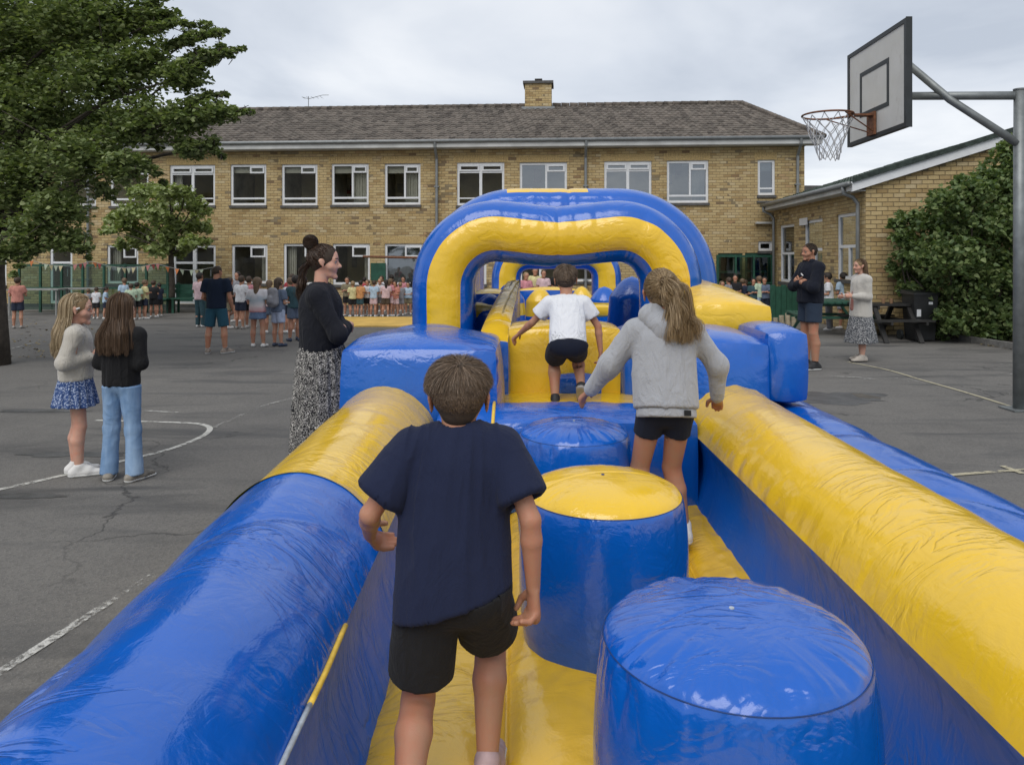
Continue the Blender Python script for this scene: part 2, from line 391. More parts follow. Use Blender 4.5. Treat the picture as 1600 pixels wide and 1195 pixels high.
def window(root, x0, x1, z0, z1, style, T=None, glass=None, blind=0.0):
    """frame with casements, panes and a sill, in local x,z with y into the wall; T maps local points when the wall is turned"""
    T = T or (lambda p: p)
    fw = .075; m = MB(); y0, y1 = .045, .115
    def B(mb, a, b, c, d, ya=y0, yb=y1):
        v = [T((x, y, z)) for z in (c, d) for y in (ya, yb) for x in (a, b)]
        mb.add(v, [(0, 2, 3, 1), (4, 5, 7, 6), (0, 1, 5, 4), (2, 6, 7, 3), (0, 4, 6, 2), (1, 3, 7, 5)])
    B(m, x0, x0 + fw, z0, z1); B(m, x1 - fw, x1, z0, z1); B(m, x0 + fw, x1 - fw, z0, z0 + fw); B(m, x0 + fw, x1 - fw, z1 - fw, z1)
    fr = m.obj('window', WHITE, root, world=False)
    W_ = x1 - x0; H_ = z1 - z0; cells = []; cs = []
    zt = z1 - H_ * .22; zb = z0 + H_ * .17; xm = (x0 + x1) / 2; mu = MB()
    if style == 'double':
        B(mu, xm - .045, xm + .045, z0 + fw, z1 - fw, y0 - .004, y1 - .003)
        for a, b in ((x0 + fw, xm - .045), (xm + .045, x1 - fw)):
            B(mu, a, b, zt - .03, zt + .03, y0 + .002, y1 - .005); B(mu, a, b, zb - .02, zb + .02, y0 + .002, y1 - .005)
        cs = [(x0 + fw, xm - .045, zt + .03, z1 - fw), (xm + .045, x1 - fw, zt + .03, z1 - fw)]
    elif style == 'single':
        xr = x0 + W_ * .54
        B(mu, x0 + fw, x1 - fw, zb - .03, zb + .03, y0 + .002, y1 - .005)
        cs = [(xr, x1 - fw, zt, z1 - fw)]
    elif style == 'split':
        xr = x0 + W_ * .56
        B(mu, xr - .03, xr + .03, zb + .03, z1 - fw, y0 + .002, y1 - .005); B(mu, x0 + fw, x1 - fw, zb - .03, zb + .03, y0, y1 - .004)
        cs = [(xr + .03, x1 - fw, zt, z1 - fw)]
    elif style == 'tall':
        cs = [(x0 + W_ * .52, x1 - fw, z1 - .42, z1 - fw)]
    elif style == 'sash':
        zm = z0 + H_ * .5; B(mu, x0 + fw, x1 - fw, zm - .035, zm + .035, y0 + .002, y1 - .005); B(mu, xm - .03, xm + .03, z0 + fw, zm - .035, y0 + .002, y1 - .005)
    elif style == 'slim':
        B(mu, x0 + fw, x1 - fw, zb - .0, zb + .05, y0 + .002, y1 - .005)
    if mu.V: mu.obj('mullion', WHITE, fr, world=False)
    for a, b, c, d in cs:                     # top-hung casement, proud of the frame
        k = MB(); f = .05
        B(k, a, a + f, c, d, y0 - .03, y0 + .03); B(k, b - f, b, c, d, y0 - .03, y0 + .03); B(k, a + f, b - f, c, c + f, y0 - .03, y0 + .03); B(k, a + f, b - f, d - f, d, y0 - .03, y0 + .03)
        k.obj('casement', WHITE, fr, world=False)
    p = MB(); p.add([T(v) for v in ((x0 + fw, .085, z0 + fw), (x1 - fw, .085, z0 + fw), (x1 - fw, .085, z1 - fw), (x0 + fw, .085, z1 - fw))], [(0, 1, 2, 3)]); p.obj('pane', glass or GLASS, fr, world=False)
    s = MB(); B(s, x0 - .03, x1 + .03, z0 - .085, z0 - .003, -.05, .1); s.obj('sill', SILL, fr, world=False)
    if blind: b_ = MB(); B(b_, x0 + .05, x1 - .05, z1 - H_ * blind, z1 - .05, .17, .18); b_.obj('blind', PALEIN, fr, world=False)
    return fr

# ================================================================ MAIN SCHOOL BUILDING
BA = R(3.93); BR = np.array([9.10, 23.1]); bc, bs = math.cos(BA), math.sin(BA)
def lx(px): k = (px - 800) / FP; return (k * BR[1] - BR[0]) / (bc + k * bs)
def lz(px, py): D = BR[1] - lx(px) * bs; return HC + (HY - py) * D / FP
B = thing('school_building', 'long two storey yellow brick school building with tiled roof and white windows', 'building', (BR[0], BR[1], 0), -BA)
XL = -34.0; ZE = 5.12
wins = [(265, 336, 258, 321, 'double', 0, .14), (360, 416, 257, 321, 'single', 0, .2), (440, 496, 257, 321, 'single', 0, .2), (518, 576, 256, 320, 'split', 0, .22), (601, 657, 256, 320, 'split', 0, .22),
        (714, 788, 254, 321, 'double', 0, 0), (812, 886, 254, 320, 'split', 1, 0), (944, 1018, 252, 318, 'double', 1, 0), (1042, 1107, 251, 317, 'split', 1, 0), (1184, 1211, 250, 305, 'slim', 1, .3),
        (172, 232, 259, 322, 'single', 0, 0), (92, 150, 260, 322, 'single', 0, 0), (5, 66, 260, 323, 'double', 0, 0), (-80, -20, 261, 323, 'single', 0, 0), (-180, -105, 262, 324, 'double', 0, 0),
        (1185, 1207, 377, 392, 'none', 0, 0), (167, 216, 383, 443, 'tall', 0, 0), (-60, 10, 384, 446, 'tall', 0, 0), (-160, -90, 384, 446, 'tall', 0, 0),
        (362, 418, 382, 443, 'tall', 0, 0), (443, 506, 381, 445, 'tall', 0, 0), (520, 578, 381, 445, 'tall', 0, 0), (601, 662, 381, 445, 'tall', 1, .95), (700, 760, 380, 444, 'tall', 0, 0), (812, 846, 380, 444, 'tall', 0, 0), (892, 930, 400, 440, 'tall', 0, 0), (1000, 1040, 380, 440, 'tall', 1, 0)]
holes = []
for (a, b, c, d, st, gl, bl) in wins:
    h = (lx(a), lx(b), lz((a + b) / 2, d), lz((a + b) / 2, c)); holes.append(h)
    window(B, *h, st, glass=GLASS2 if gl else GLASS, blind=bl)
# glazed doors: openings with frame, leaf and panes
doors = [(78, 113, 383, 'white_door'), (270, 337, 383, 'white_door'), (850, 884, 384, 'dark_door'), (1122, 1160, 396, 'green_door'), (1164, 1204, 395, 'green_door')]
for a, b, c, nm in doors:
    h = (lx(a), lx(b), .12, lz(a, c)); holes.append(h); m = WHITE if nm == 'white_door' else (GREEN if nm == 'green_door' else BLACKW)
    k = MB(); f = .08; x0, x1, z0, z1 = h
    for q in ((x0, x0 + f, z0, z1), (x1 - f, x1, z0, z1), (x0 + f, x1 - f, z1 - f, z1), (x0 + f, x1 - f, z0, z0 + f)): k.box(q[0], q[1], .03, .11, q[2], q[3])
    if x1 - x0 > 1: xm = (x0 + x1) / 2; k.box(xm - .06, xm + .06, .03, .112, z0 + f, z1 - f)
    k.box(x0 + f, x1 - f, .04, .108, z1 - .62, z1 - .55)
    d_ = k.obj('door', m, B, world=False)
    MB().box(x0 + f, x1 - f, .06, .09, z0 + f, z0 + .55).obj('kick_panel', GREEN if nm == 'green_door' else (BLACKW if nm == 'dark_door' else GREEN), d_, world=False)
    obj('pane', [(x0 + f, .075, z0 + .55), (x1 - f, .075, z0 + .55), (x1 - f, .075, z1 - f), (x0 + f, .075, z1 - f)], [(0, 1, 2, 3)], GLASS, d_, smooth=False, world=False)
    MB().bar((x1 - .16, .0, z0 + .9), (x1 - .16, .0, z0 + 1.15), .03).obj('handle', GUT, d_, world=False)
V, F = wall_holes(XL, 0, 0, ZE, holes); obj('wall', V, F, BRICK, B, smooth=False, world=False)
k = MB(); k.add([(0, 0, 0), (0, 9, 0), (0, 9, ZE), (0, 0, ZE)], [(0, 1, 2, 3)]); k.add([(XL, 0, 0), (XL, 9, 0), (XL, 9, ZE), (XL, 0, ZE)], [(3, 2, 1, 0)]); k.add([(XL, 9, 0), (0, 9, 0), (0, 9, ZE), (XL, 9, ZE)], [(3, 2, 1, 0)])
k.obj('rear_wall', BRICK, B, world=False)
# rooms behind the windows
k = MB(); k.add([(XL + .1, 2.3, 0), (-.1, 2.3, 0), (-.1, 2.3, ZE - .1), (XL + .1, 2.3, ZE - .1)], [(3, 2, 1, 0)])
k.box(XL + .1, -.1, .14, 2.29, 2.45, 2.6); k.obj('room_wall', OLIVE, B, world=False)
MB().box(XL + .1, -.1, .14, 4.2, ZE - .16, ZE - .1).obj('ceiling', DARKIN, B, world=False)
k = MB()
for q in (250, 350, 430, 508, 590, 690, 800, 930, 1030, 1150): x = lx(q); k.box(x - .06, x + .06, .15, 2.28, .1, 2.4); k.box(x - .06, x + .06, .15, 2.28, 2.65, ZE - .2)
k.obj('partition', DARKIN, B, world=False)
# soldier-course lintels, one part per row of upright bricks
LB = simple('lintel_brick', (.43, .31, .14), .9, .3, 22, .004); LB2 = simple('sooty_brick', (.10, .085, .065), .9, .5, 20, .004)
k = MB(); rr = random.Random(4)
for h in holes[:10] + holes[19:23]:
    x = h[0] - .1
    while x < h[1] + .06: k.box(x, x + .066, -.006, .02, h[3] + .012, h[3] + .235 + rr.uniform(-.003, .003)); x += .0765
k.obj('lintel', LB, B, world=False, kind='stuff')
k = MB()
for i_, sd_, fr_ in ((19, 1, .16), (20, 0, .2), (21, 1, .12), (16, 0, .25), (0, 0, .15), (3, 1, .38), (4, 1, .40), (8, 1, .3), (23, 0, .3)):
    h = holes[i_]; w_ = (h[1] - h[0]) * fr_; a_, b_ = (h[1] - .08 - w_, h[1] - .08) if sd_ else (h[0] + .08, h[0] + .08 + w_)
    n_ = 8
    for j_ in range(n_): k.box(a_ + (b_ - a_) * j_ / n_, a_ + (b_ - a_) * (j_ + .8) / n_, .22 + .02 * (j_ % 2), .25 + .02 * (j_ % 2), h[2] + .05, h[3] - .05)
k.obj('curtain', PALEIN, B, world=False)
CARD = [simple('wall_paper_blue', (.12, .2, .3), .9), simple('wall_paper_red', (.3, .1, .08), .9), simple('wall_paper_cream', (.5, .46, .36), .9)]; rr = random.Random(3)
for j_ in range(34):
    x_ = rr.uniform(lx(270), lx(1200)); z_ = rr.choice((rr.uniform(1.1, 1.9), rr.uniform(3.6, 4.5))); w_ = rr.uniform(.15, .4)
    MB().box(x_, x_ + w_, 2.24, 2.28, z_, z_ + rr.uniform(.2, .5)).obj('wall_display', CARD[j_ % 3], B, world=False)
# plinth, downpipes, fascia, gutter
MB().box(XL, .03, -.035, .0 - .003, 0, .11).obj('plinth', SILL, B, world=False)
MB().box(XL - .3, .42, -.40, -.37, ZE + .02, ZE + .19).obj('fascia', FASCIA, B, world=False)
MB().box(XL - .3, .40, -.37, .0, ZE, ZE + .02).obj('soffit', FASCIA, B, world=False)
MB().tube([(XL - .3, -.44, ZE + .21), (.45, -.44, ZE + .21)], .055, 10).obj('gutter', GUT, B, smooth=True, world=False)
for px in (683, 915, 1245, 140):
    x = lx(px); k = MB(); k.tube([(x, -.44, ZE + .18), (x, -.42, ZE + .02), (x, -.28, ZE - .12), (x, -.10, ZE - .3), (x, -.09, ZE - .45), (x, -.09, .1)], .045, 10)
    for z in (.9, 2.4, 3.9): k.box(x - .08, x + .08, -.14, -.003, z, z + .04)
    k.obj('downpipe', GUT, B, smooth=False, world=False)
# tiled roof: courses of s-shaped tiles as real relief
def tiled_plane(p00, p10, p01, p11, mat, root, pw=.21, ph=.31, amp=.032, name='roof_tiles', lap=.02):
    """p00..p10 along the eave, p01..p11 along the ridge"""
    p00, p10, p01, p11 = map(lambda q: np.array(q, float), (p00, p10, p01, p11))
    Le = np.linalg.norm(p10 - p00); Hs = np.linalg.norm((p01 + p11) / 2 - (p00 + p10) / 2)
    nc = int(Hs / ph); per = 5; nx = max(2, int(Le / pw)) * per + 1
    nr = np.cross(p10 - p00, p01 - p00); nr /= np.linalg.norm(nr)
    if nr[2] < 0: nr = -nr
    u = np.linspace(0, 1, nx); V = []; F = []; base = 0
    ux = u * Le / pw
    prof = amp * (np.abs(np.sin(np.pi * ux)) ** .8)
    for c in range(nc):
        rows = []
        jit = 0.006 * vnoise(np.stack([np.floor(ux) * 3.7, np.full_like(ux, c * 5.1), ux * 0], -1))
        for v, h in ((c / nc, -.004), (c / nc, lap), ((c + 1) / nc + .004, 0.0)):
            v = min(v, 1); a = p00 * (1 - v) + p01 * v; b = p10 * (1 - v) + p11 * v
            rows.append(a + (b - a) * u[:, None] + nr * (prof + h + jit)[:, None])
        V.append(np.concatenate(rows)); f = grid_faces(3, nx) + base; F.append(f); base += 3 * nx
    return obj(name, np.concatenate(V), np.concatenate(F), mat, root, smooth=False, world=False, kind='stuff')
YR = 4.5; ZR = 7.36; ze = ZE + .2; XH = -.85
tiled_plane((XL - .3, -.42, ze), (.46, -.42, ze), (XL - .3, YR, ZR), (XH, YR, ZR), TILE, B)
obj('roof', [(XL - .3, -.40, ze - .02), (.44, -.40, ze - .02), (XH, YR, ZR - .02), (XL - .3, YR, ZR - .02), (.44, 9.4, ze - .02), (XL - .3, 9.4, ze - .02)], [(0, 1, 2, 3), (1, 4, 2), (4, 5, 3, 2), (0, 3, 5)], TILE, B, smooth=False, world=False)
k = MB(); x = XH
while x > XL: k.tube([(x, YR, ZR + .03), (x - .31, YR, ZR + .035)], [.095, .105], 8); x -= .32
k.obj('ridge_tiles', TILE, B, smooth=True, world=False, kind='stuff')
k = MB()
for i in range(18):
    a = Vector((.46, -.42, ze + .04)).lerp(Vector((XH, YR, ZR + .04)), i / 18); b = Vector((.46, -.42, ze + .04)).lerp(Vector((XH, YR, ZR + .04)), (i + 1.03) / 18); k.tube([a, b], [.085, .095], 8)
k.obj('hip_tiles', TILE, B, smooth=True, world=False, kind='stuff')
# chimney
def px_ridge(px): k_ = (px - 800) / FP; ry = BR[1] + YR * bc; rx = BR[0] + YR * bs; return (k_ * ry - rx) / (bc + k_ * bs)
c0, c1 = px_ridge(821), px_ridge(862); ch = MB().box(c0, c1, YR - .45, YR + .45, 6.9, 8.13).obj('chimney', BRICK, B, world=False)
MB().box(c0 - .07, c1 + .07, YR - .52, YR + .52, 8.133, 8.23).obj('chimney_cap', SILL, ch, world=False)
MB().box(c0 - .12, c1 + .12, YR - .55, YR - .452, 7.14, 7.26).obj('flashing', GUT, ch, world=False)
k = MB(); xc = (c0 + c1) / 2; k.tube([(xc, YR, 8.23), (xc, YR, 8.36)], .09, 10); k.box(xc - .14, xc + .14, YR - .14, YR + .14, 8.36, 8.39); k.obj('chimney_pot', SILL, ch, world=False)
# roof aerial
xa = px_ridge(482); A = thing('roof_aerial', 'thin metal aerial standing on the roof ridge left of the chimney', 'aerial', (0, 0, 0))
A.location = (BR[0] + xa * bc + YR * bs, BR[1] - xa * bs + YR * bc, ZR); A.rotation_euler = (0, 0, -BA)
MB().tube([(0, 0, 0), (0, 0, .52)], .014, 6).obj('mast', GUT, A, world=False)
k = MB(); k.tube([(-.25, 0, .50), (0, 0, .42), (.55, 0, .56), (.8, 0, .56)], .011, 6)
for i in range(5): k.tube([(-.2 + i * .18, -.18, .47), (-.2 + i * .18, .18, .47)], .006, 5)
k.obj('antenna_arm', GUT, A, world=False)
# wall lamp / small ledge on the wall near the corner
MB().box(lx(1180), lx(1206), -.16, -.003, lz(1190, 350), lz(1190, 347)).obj('wall_ledge', FASCIA, B, world=False)
MB().box(lx(1182), lx(1212), -.05, -.003, lz(1190, 317), lz(1190, 314)).obj('wall_ledge', SILL, B, world=False)
# notice board
nb = MB().box(lx(580), lx(603), -.06, -.003, lz(590, 438), lz(590, 411)).obj('notice_board', GREEN, B, world=False)

# flat-roofed dark block seen between the two buildings
FB = thing('flat_roofed_block', 'dark flat roofed block beyond the gap between the two brick buildings', 'building', (14.2, 31, 0))
MB().box(12.0, 18.5, 31, 37, 0, 4.3).obj('wall', BRICK, FB); MB().box(11.8, 18.7, 30.8, 37.2, 4.303, 4.62).obj('roof', SILL, FB)

# ================================================================ ANNEX
AR = np.array([7.62, 16.0]); AA = math.atan2(.5, 7.1); ac, as_ = math.cos(AA), math.sin(AA)
A2 = thing('brick_annex', 'low yellow brick annex with mossy tiled roof and tall white windows at the right', 'building', (AR[0], AR[1], 0), -AA)
HE = 3.25; SL = .315; GW = 8.4; LY = 7.0
def ly(px): k_ = (px - 800) / FP; return (AR[0] - AR[1] * k_) / (ac * k_ - as_)
def lzs(px, py): D = AR[1] + ly(px) * ac; return HC + (HY - py) * D / FP
# side wall with three sash windows: local frame x' = LY - y
T = lambda p: (p[1], LY - p[0], p[2])
sw = [(1218, 1241, 351, 441), (1256, 1285, 343, 437), (1307, 1341, 333, 437)]; sh = []
for a, b, c, d in sw:
    h = (LY - ly(a), LY - ly(b), lzs((a + b) / 2, d), min(lzs((a + b) / 2, c), HE - .22)); sh.append(h); window(A2, *h, 'sash', T=T, glass=GLASS2)
V, F = wall_holes(0, LY, 0, HE, sh)
obj('side_wall', [T(v) for v in V], F, BRICK, A2, smooth=False, world=False)
k = MB(); k.add([(2.5, .1, 0), (2.5, LY, 0), (2.5, LY, 3.4), (2.5, .1, 3.4)], [(0, 1, 2, 3)]); k.obj('room_wall', PALEIN, A2, world=False)
# gable wall: mortar face with every brick as a piece
zr = HE + SL * GW / 2
obj('gable_wall', [(0, .012, 0), (GW, .012, 0), (GW, .012, HE), (GW / 2, .012, zr), (0, .012, HE)], [(0, 1, 2, 3, 4)], MORTAR, A2, smooth=False, world=False)
gw_o = bpy.context.scene.objects[-1] if False else [o for o in A2.children if o.name.startswith('gable_wall')][0]
bw, bh, jt = .225, .083, .012; bl = []
row = 0; z = .01
rr = random.Random(11)
while z < zr:
    x = -(row % 2) * (bw + jt) / 2
    while x < 4.9:
        a, b = max(x, 0), x + bw; zt = HE + SL * min(a, b) - .02
        if b - a > .05 and z + bh < zt + .02: bl.append((a, b, z, rr.uniform(-.0035, .003)))
        x += bw + jt
    z += bh + jt; row += 1
def brickm(w):
    m = MB(); e = .006; m.add([(0, 0, 0), (w, 0, 0), (w, 0, bh), (0, 0, bh), (e, -.012, e), (w - e, -.012, e), (w - e, -.012, bh - e), (e, -.012, bh - e)], [(4, 5, 6, 7), (0, 1, 5, 4), (1, 2, 6, 5), (2, 3, 7, 6), (3, 0, 4, 7)]); return m
vis = [q for q in bl if 1.9 < q[2] and q[0] < 2.9]; vis.sort(key=lambda q: -q[2] + q[0] * .1); vis = vis[-290:] if len(vis) > 290 else vis
vs = set(vis); bm_ = brickm(bw); proto = None; full = mesh_data('brick', bm_.V, bm_.F); full.materials.append(BRICKI)
rest = MB()
for q in bl:
    if q in vs and abs(q[1] - q[0] - bw) < .01:
        o = bpy.data.objects.new('brick', full); C.objects.link(o); o.parent = gw_o; o.location = (q[0], .012 - .001 + q[3], q[2])
    else:
        b2 = brickm(q[1] - q[0]); rest.add([(v[0] + q[0], v[1] + .011 + q[3], v[2] + q[2]) for v in b2.V], b2.F)
rest.obj('brickwork', BRICKI, gw_o, world=False, kind='stuff')
k = MB(); k.add([(GW, 0, 0), (GW, LY, 0), (GW, LY, HE), (GW, 0, HE)], [(0, 1, 2, 3)]); k.obj('far_wall', BRICK, A2, world=False)
ov = .32; zo = HE - SL * ov + .12; zrr = HE + SL * GW / 2 + .12
tiled_plane((-ov, -.14, zo), (-ov, LY, zo), (GW / 2, -.14, zrr), (GW / 2, LY, zrr), TILEG, A2, pw=.2, ph=.3, amp=.03)
tiled_plane((GW + ov, -.14, zo), (GW + ov, LY, zo), (GW / 2, -.14, zrr), (GW / 2, LY, zrr), TILEG, A2, pw=.2, ph=.3, amp=.03)
MOSS = simple('mossy_dark_edge', (.03, .042, .036), .9, .5, 14, .006, 30)
for nm, y0, y1, a, b, m in (('verge_tiles', -.17, -.12, .0, .11, MOSS), ('verge_board', -.12, -.02, -.19, 0, WHITE)):
    k = MB()
    for s in (0, 1):
        x0, x1 = (-ov, GW / 2) if s == 0 else (GW / 2, GW + ov); za, zb = (zo, zrr) if s == 0 else (zrr, zo)
        k.add([(x0, y0, za + a), (x1, y0, zb + a), (x1, y0, zb + b), (x0, y0, za + b), (x0, y1, za + a), (x1, y1, zb + a), (x1, y1, zb + b), (x0, y1, za + b)], [(0, 1, 2, 3), (7, 6, 5, 4), (0, 4, 5, 1), (1, 5, 6, 2), (2, 6, 7, 3), (3, 7, 4, 0)])
    k.obj(nm, m, A2, world=False)
MB().box(-ov - .02, -ov + .01, -.01, LY, zo - .17, zo - .005).obj('fascia', FASCIA, A2, world=False)
MB().box(-ov + .01, 0, -.01, LY, zo - .17, zo - .15).obj('soffit', FASCIA, A2, world=False)
MB().tube([(-ov - .07, -.12, zo - .02), (-ov - .07, LY, zo - .02)], .055, 10).obj('gutter', GUT, A2, smooth=True, world=False)
for y in (.22, LY - .25):
    MB().tube([(-ov - .07, y, zo - .05), (-ov - .07, y, zo - .2), (-ov * .6, y, zo - .28), (-.08, y, zo - .42), (-.08, y, zo - .55), (-.08, y, .05)], .042, 10).obj('downpipe', GUT, A2, smooth=True, world=False)
MB().box(-.02, -.003, ly(1262), ly(1250), lzs(1256, 352), lzs(1256, 341)).obj('vent_plate', WHITE, A2, world=False)

# ================================================================ BASKETBALL HOOP
GALV = simple('galvanised_steel', (.21, .225, .225), .5, .22, 7, .001, 60, metal=.55); RUST = simple('rusty_orange_steel', (.16, .065, .03), .7, .4, 18, .001)
def m_board():
    t = NT('weathered_board'); co = t.coords()
    c = t.mix(t.ramp(t.noise(co, 2.5, 6, .65), (.35, 0.), (.75, .75)), (.60, .585, .54), (.50, .485, .43))
    c = t.mix(t.ramp(t.noise(t.coords('Object', (1, 3, .6)), 7, 6, .7), (.6, 0.), (.72, .4)), c, (.22, .17, .12)); return t.set(c, .6)
BOARD = m_board(); BLK = simple('black_board_paint', (.022, .026, .027), .5, .2, 6)
H = thing('basketball_hoop', 'outdoor basketball hoop on a grey steel pole with weathered white backboard', 'basketball hoop', (5.6, 8.2, 0))
MB().tube([(5.595, 8.2, 0), (5.6, 8.2, 1.8), (5.605, 8.2, 3.53)], .056, 24).obj('pole', GALV, H, smooth=True)
MB().tube([(5.605, 8.2, 3.53), (5.605, 8.2, 3.545)], .062, 20).obj('pole_cap', GALV, H, smooth=False)
MB().box(5.46, 5.74, 8.06, 8.34, .004, .018).obj('base_plate', GALV, H)
MB().tube([(5.56, 8.2, 3.47), (4.45, 8.93, 3.62)], .047, 18).obj('arm', GALV, H, smooth=True)
MB().tube([(5.58, 8.19, 2.94), (5.03, 8.52, 3.49), (4.45, 8.86, 4.22)], .043, 18).obj('brace', GALV, H, smooth=True)
e0 = PX(1417, 28, 8.24); e1 = PX(1417, 197, 8.24); f0 = PX(1325, 88, 9.80); f1 = PX(1325, 230, 9.80)
def bp(u, v, o=0.0):                                   # u along depth, v up, o toward the ring side
    zt = e0[2] * (1 - u) + f0[2] * u; zb = e1[2] * (1 - u) + f1[2] * u
    return (4.385 + .055 * u - o, 8.24 + 1.56 * u, zb * (1 - v) + zt * v)
def slab(u0, u1, v0, v1, o0, o1):
    m = MB(); P_ = [bp(u, v, o) for o in (o0, o1) for (u, v) in ((u0, v0), (u1, v0), (u1, v1), (u0, v1))]
    return m.add(P_, [(0, 1, 2, 3), (7, 6, 5, 4), (0, 4, 5, 1), (1, 5, 6, 2), (2, 6, 7, 3), (3, 7, 4, 0)])
bb = slab(0, 1, 0, 1, -.035, 0).obj('backboard', BOARD, H)
def frame(u0, u1, v0, v1, wu, wv, o0, o1, nm):
    m = MB()
    for q in ((u0, u0 + wu, v0, v1), (u1 - wu, u1, v0, v1), (u0 + wu, u1 - wu, v0, v0 + wv), (u0 + wu, u1 - wu, v1 - wv, v1)): s_ = slab(*q, o0, o1); m.add(s_.V, s_.F)
    return m.obj(nm, BLK, bb)
frame(-.004, 1.004, -.004, 1.004, .035, .042, -.05, .012, 'border'); frame(.27, .77, .26, .73, .035, .045, .001, .005, 'target_square')
slab(-.005, 0.0, -.01, 1.01, -.055, .014).obj('edge_trim', BLK, bb)
rc = PX(1293, 180, 9.02); rad = .29
ring = MB(); ring.tube([(rc[0] + rad * math.cos(a), rc[1] + rad * math.sin(a), rc[2]) for a in np.linspace(0, 2 * math.pi, 41)], .012, 8, cap=False); rg = ring.obj('ring', RUST, H, smooth=True)
k = MB(); xb = 4.40
k.box(xb - .03, xb, 8.97, 9.15, rc[2] - .24, rc[2] + .04); k.box(rc[0] + rad - .02, xb - .03, 8.98, 9.10, rc[2] - .01, rc[2] + .012)
k.bar((rc[0] + rad - .1, 8.86, rc[2] - .005), (rc[0] + rad + .02, 9.0, rc[2] - .005), .05, .02); k.bar((rc[0] + rad - .1, 9.2, rc[2] - .005), (rc[0] + rad + .02, 9.06, rc[2] - .005), .05, .02)
k.tube([(rc[0] + .1, rc[1] - rad * .9, rc[2] - .01), (xb - .02, 9.0, rc[2] - .2)], .008, 6); k.tube([(rc[0] + .1, rc[1] + rad * .9, rc[2] - .01), (xb - .02, 9.1, rc[2] - .2)], .008, 6)
k.obj('bracket', RUST, H)
NETM = simple('grey_net_cord', (.42, .42, .42), .8, .2, 20)
k = MB(); nn_ = 12
def npnt(j, i, tw): a = 2 * math.pi * (i + tw * .5) / nn_; f = j / 6; r_ = rad * (1 - .62 * f ** .8) * (1 + .05 * math.sin(i * 2.3 + j)); return Vector((rc[0] + r_ * math.cos(a) + .02 * f, rc[1] + r_ * math.sin(a), rc[2] - .02 - .52 * f + .012 * math.sin(i * 5 + j * 2)))
for j in range(6):
    for i in range(nn_):
        p = npnt(j, i, j % 2)
        for d_ in (0, 1):
            q = npnt(j + 1, i + (d_ if j % 2 else d_ - 1), (j + 1) % 2); mid = (p + q) / 2 + Vector((0, 0, -.006)); k.tube([p, mid, q], .0055, 4, cap=False)
k.obj('net', NETM, H)
# ================================================================ INFLATABLE OBSTACLE COURSE
I = thing('inflatable_obstacle_course', 'blue and yellow inflatable obstacle course with arches, pillars and side tubes', 'inflatable course', (0.3, 3.0, 0))
FZ = .33
SEAM = simple('dark_seam_thread', (.01, .045, .18), .6, .2, 30); ROPE = simple('yellow_piping', (.72, .47, .06), .5, .2, 40); PALE = simple('pale_worn_piping', (.38, .42, .46), .5, .3, 30)
def pucker(t, s, amp, freq=16, decay=.05, seed=0):
    """puckers running away from a seam; t along, s distance"""
    n = n2(t * freq, s * 2.0, seed, 2); amp = amp * 1.9; n = np.sign(n) * np.abs(n) ** 1.3 - .15
    m = .5 + .7 * np.clip(n2(t * 2.1, s * 0, seed + 5), -.4, 1)
    return amp * n * m * (s / decay) * np.exp(1 - s / decay)
def smooth_path(pts, n):
    P = np.array(pts, float); Q = []
    for i in range(len(P) - 1):
        p0 = P[max(i - 1, 0)]; p1 = P[i]; p2 = P[i + 1]; p3 = P[min(i + 2, len(P) - 1)]
        for k in range(12):
            s = k / 12; Q.append(.5 * ((2 * p1) + (-p0 + p2) * s + (2 * p0 - 5 * p1 + 4 * p2 - p3) * s * s + (-p0 + 3 * p1 - 3 * p2 + p3) * s ** 3))
    Q.append(P[-1]); Q = np.array(Q); L = np.concatenate([[0], np.cumsum(np.linalg.norm(np.diff(Q, axis=0), axis=1))])
    t = np.linspace(0, L[-1], n); return np.stack([np.interp(t, L, Q[:, i]) for i in range(Q.shape[1])], 1), t, L[-1]
def extrude(name, pts, y0, y1, mat, parent, seams=(1, 1), ends=(0, 0), res=.011, crease=.008, amp=.010, seed=0, sag=None, flip=False):
    nv = int(sum(np.linalg.norm(np.diff(np.array(pts), axis=0), axis=1)) / res) + 2; nu = int((y1 - y0) / res) + 2
    q, t, Lt = smooth_path(pts, nv); y = np.linspace(y0, y1, nu)
    Y, Tt = np.meshgrid(y, t, indexing='ij')
    P = np.stack([np.broadcast_to(q[:, 0], Y.shape), Y, np.broadcast_to(q[:, 1], Y.shape)], 2).copy()
    N = grid_normals(P); N = -N if flip else N
    d = np.zeros_like(Y)
    # long skewed creases across the tube
    c1 = n2(Y * 2.2 + Tt * 1.2 + .35 * n2(Y * 1.5, Tt * 3, seed + 3), Tt * .8, seed, 2)
    d += 1.7 * crease * (1 - np.abs(c1) ** .5) * (n2(Y * .9, Tt * 1.1, seed + 9) > -.9)
    c2 = n2(Y * 7 + Tt * 2.0, Tt * 1.3, seed + 1, 2); d += crease * .3 * c2
    edge = np.minimum(Tt, Lt - Tt); d *= np.clip(edge / .12, 0, 1)
    if seams[0]: d += pucker(Y, Tt, amp, 15, .045, seed + 20)
    if seams[1]: d += pucker(Y, Lt - Tt, amp, 15, .045, seed + 30)
    for e, yy in zip(ends, (y0, y1)):
        if e:
            s = np.abs(Y - yy); d += pucker(Tt, s, amp, 22, .06, seed + 40); d -= .010 * np.exp(-s / .03)
    if sag is not None: d += sag(Y, Tt / Lt)
    P += N * d[..., None]
    F = grid_faces(nu, nv); F = F[:, ::-1] if flip else F
    return obj(name, P.reshape(-1, 3), F, mat, parent), P
Y1 = 4.45
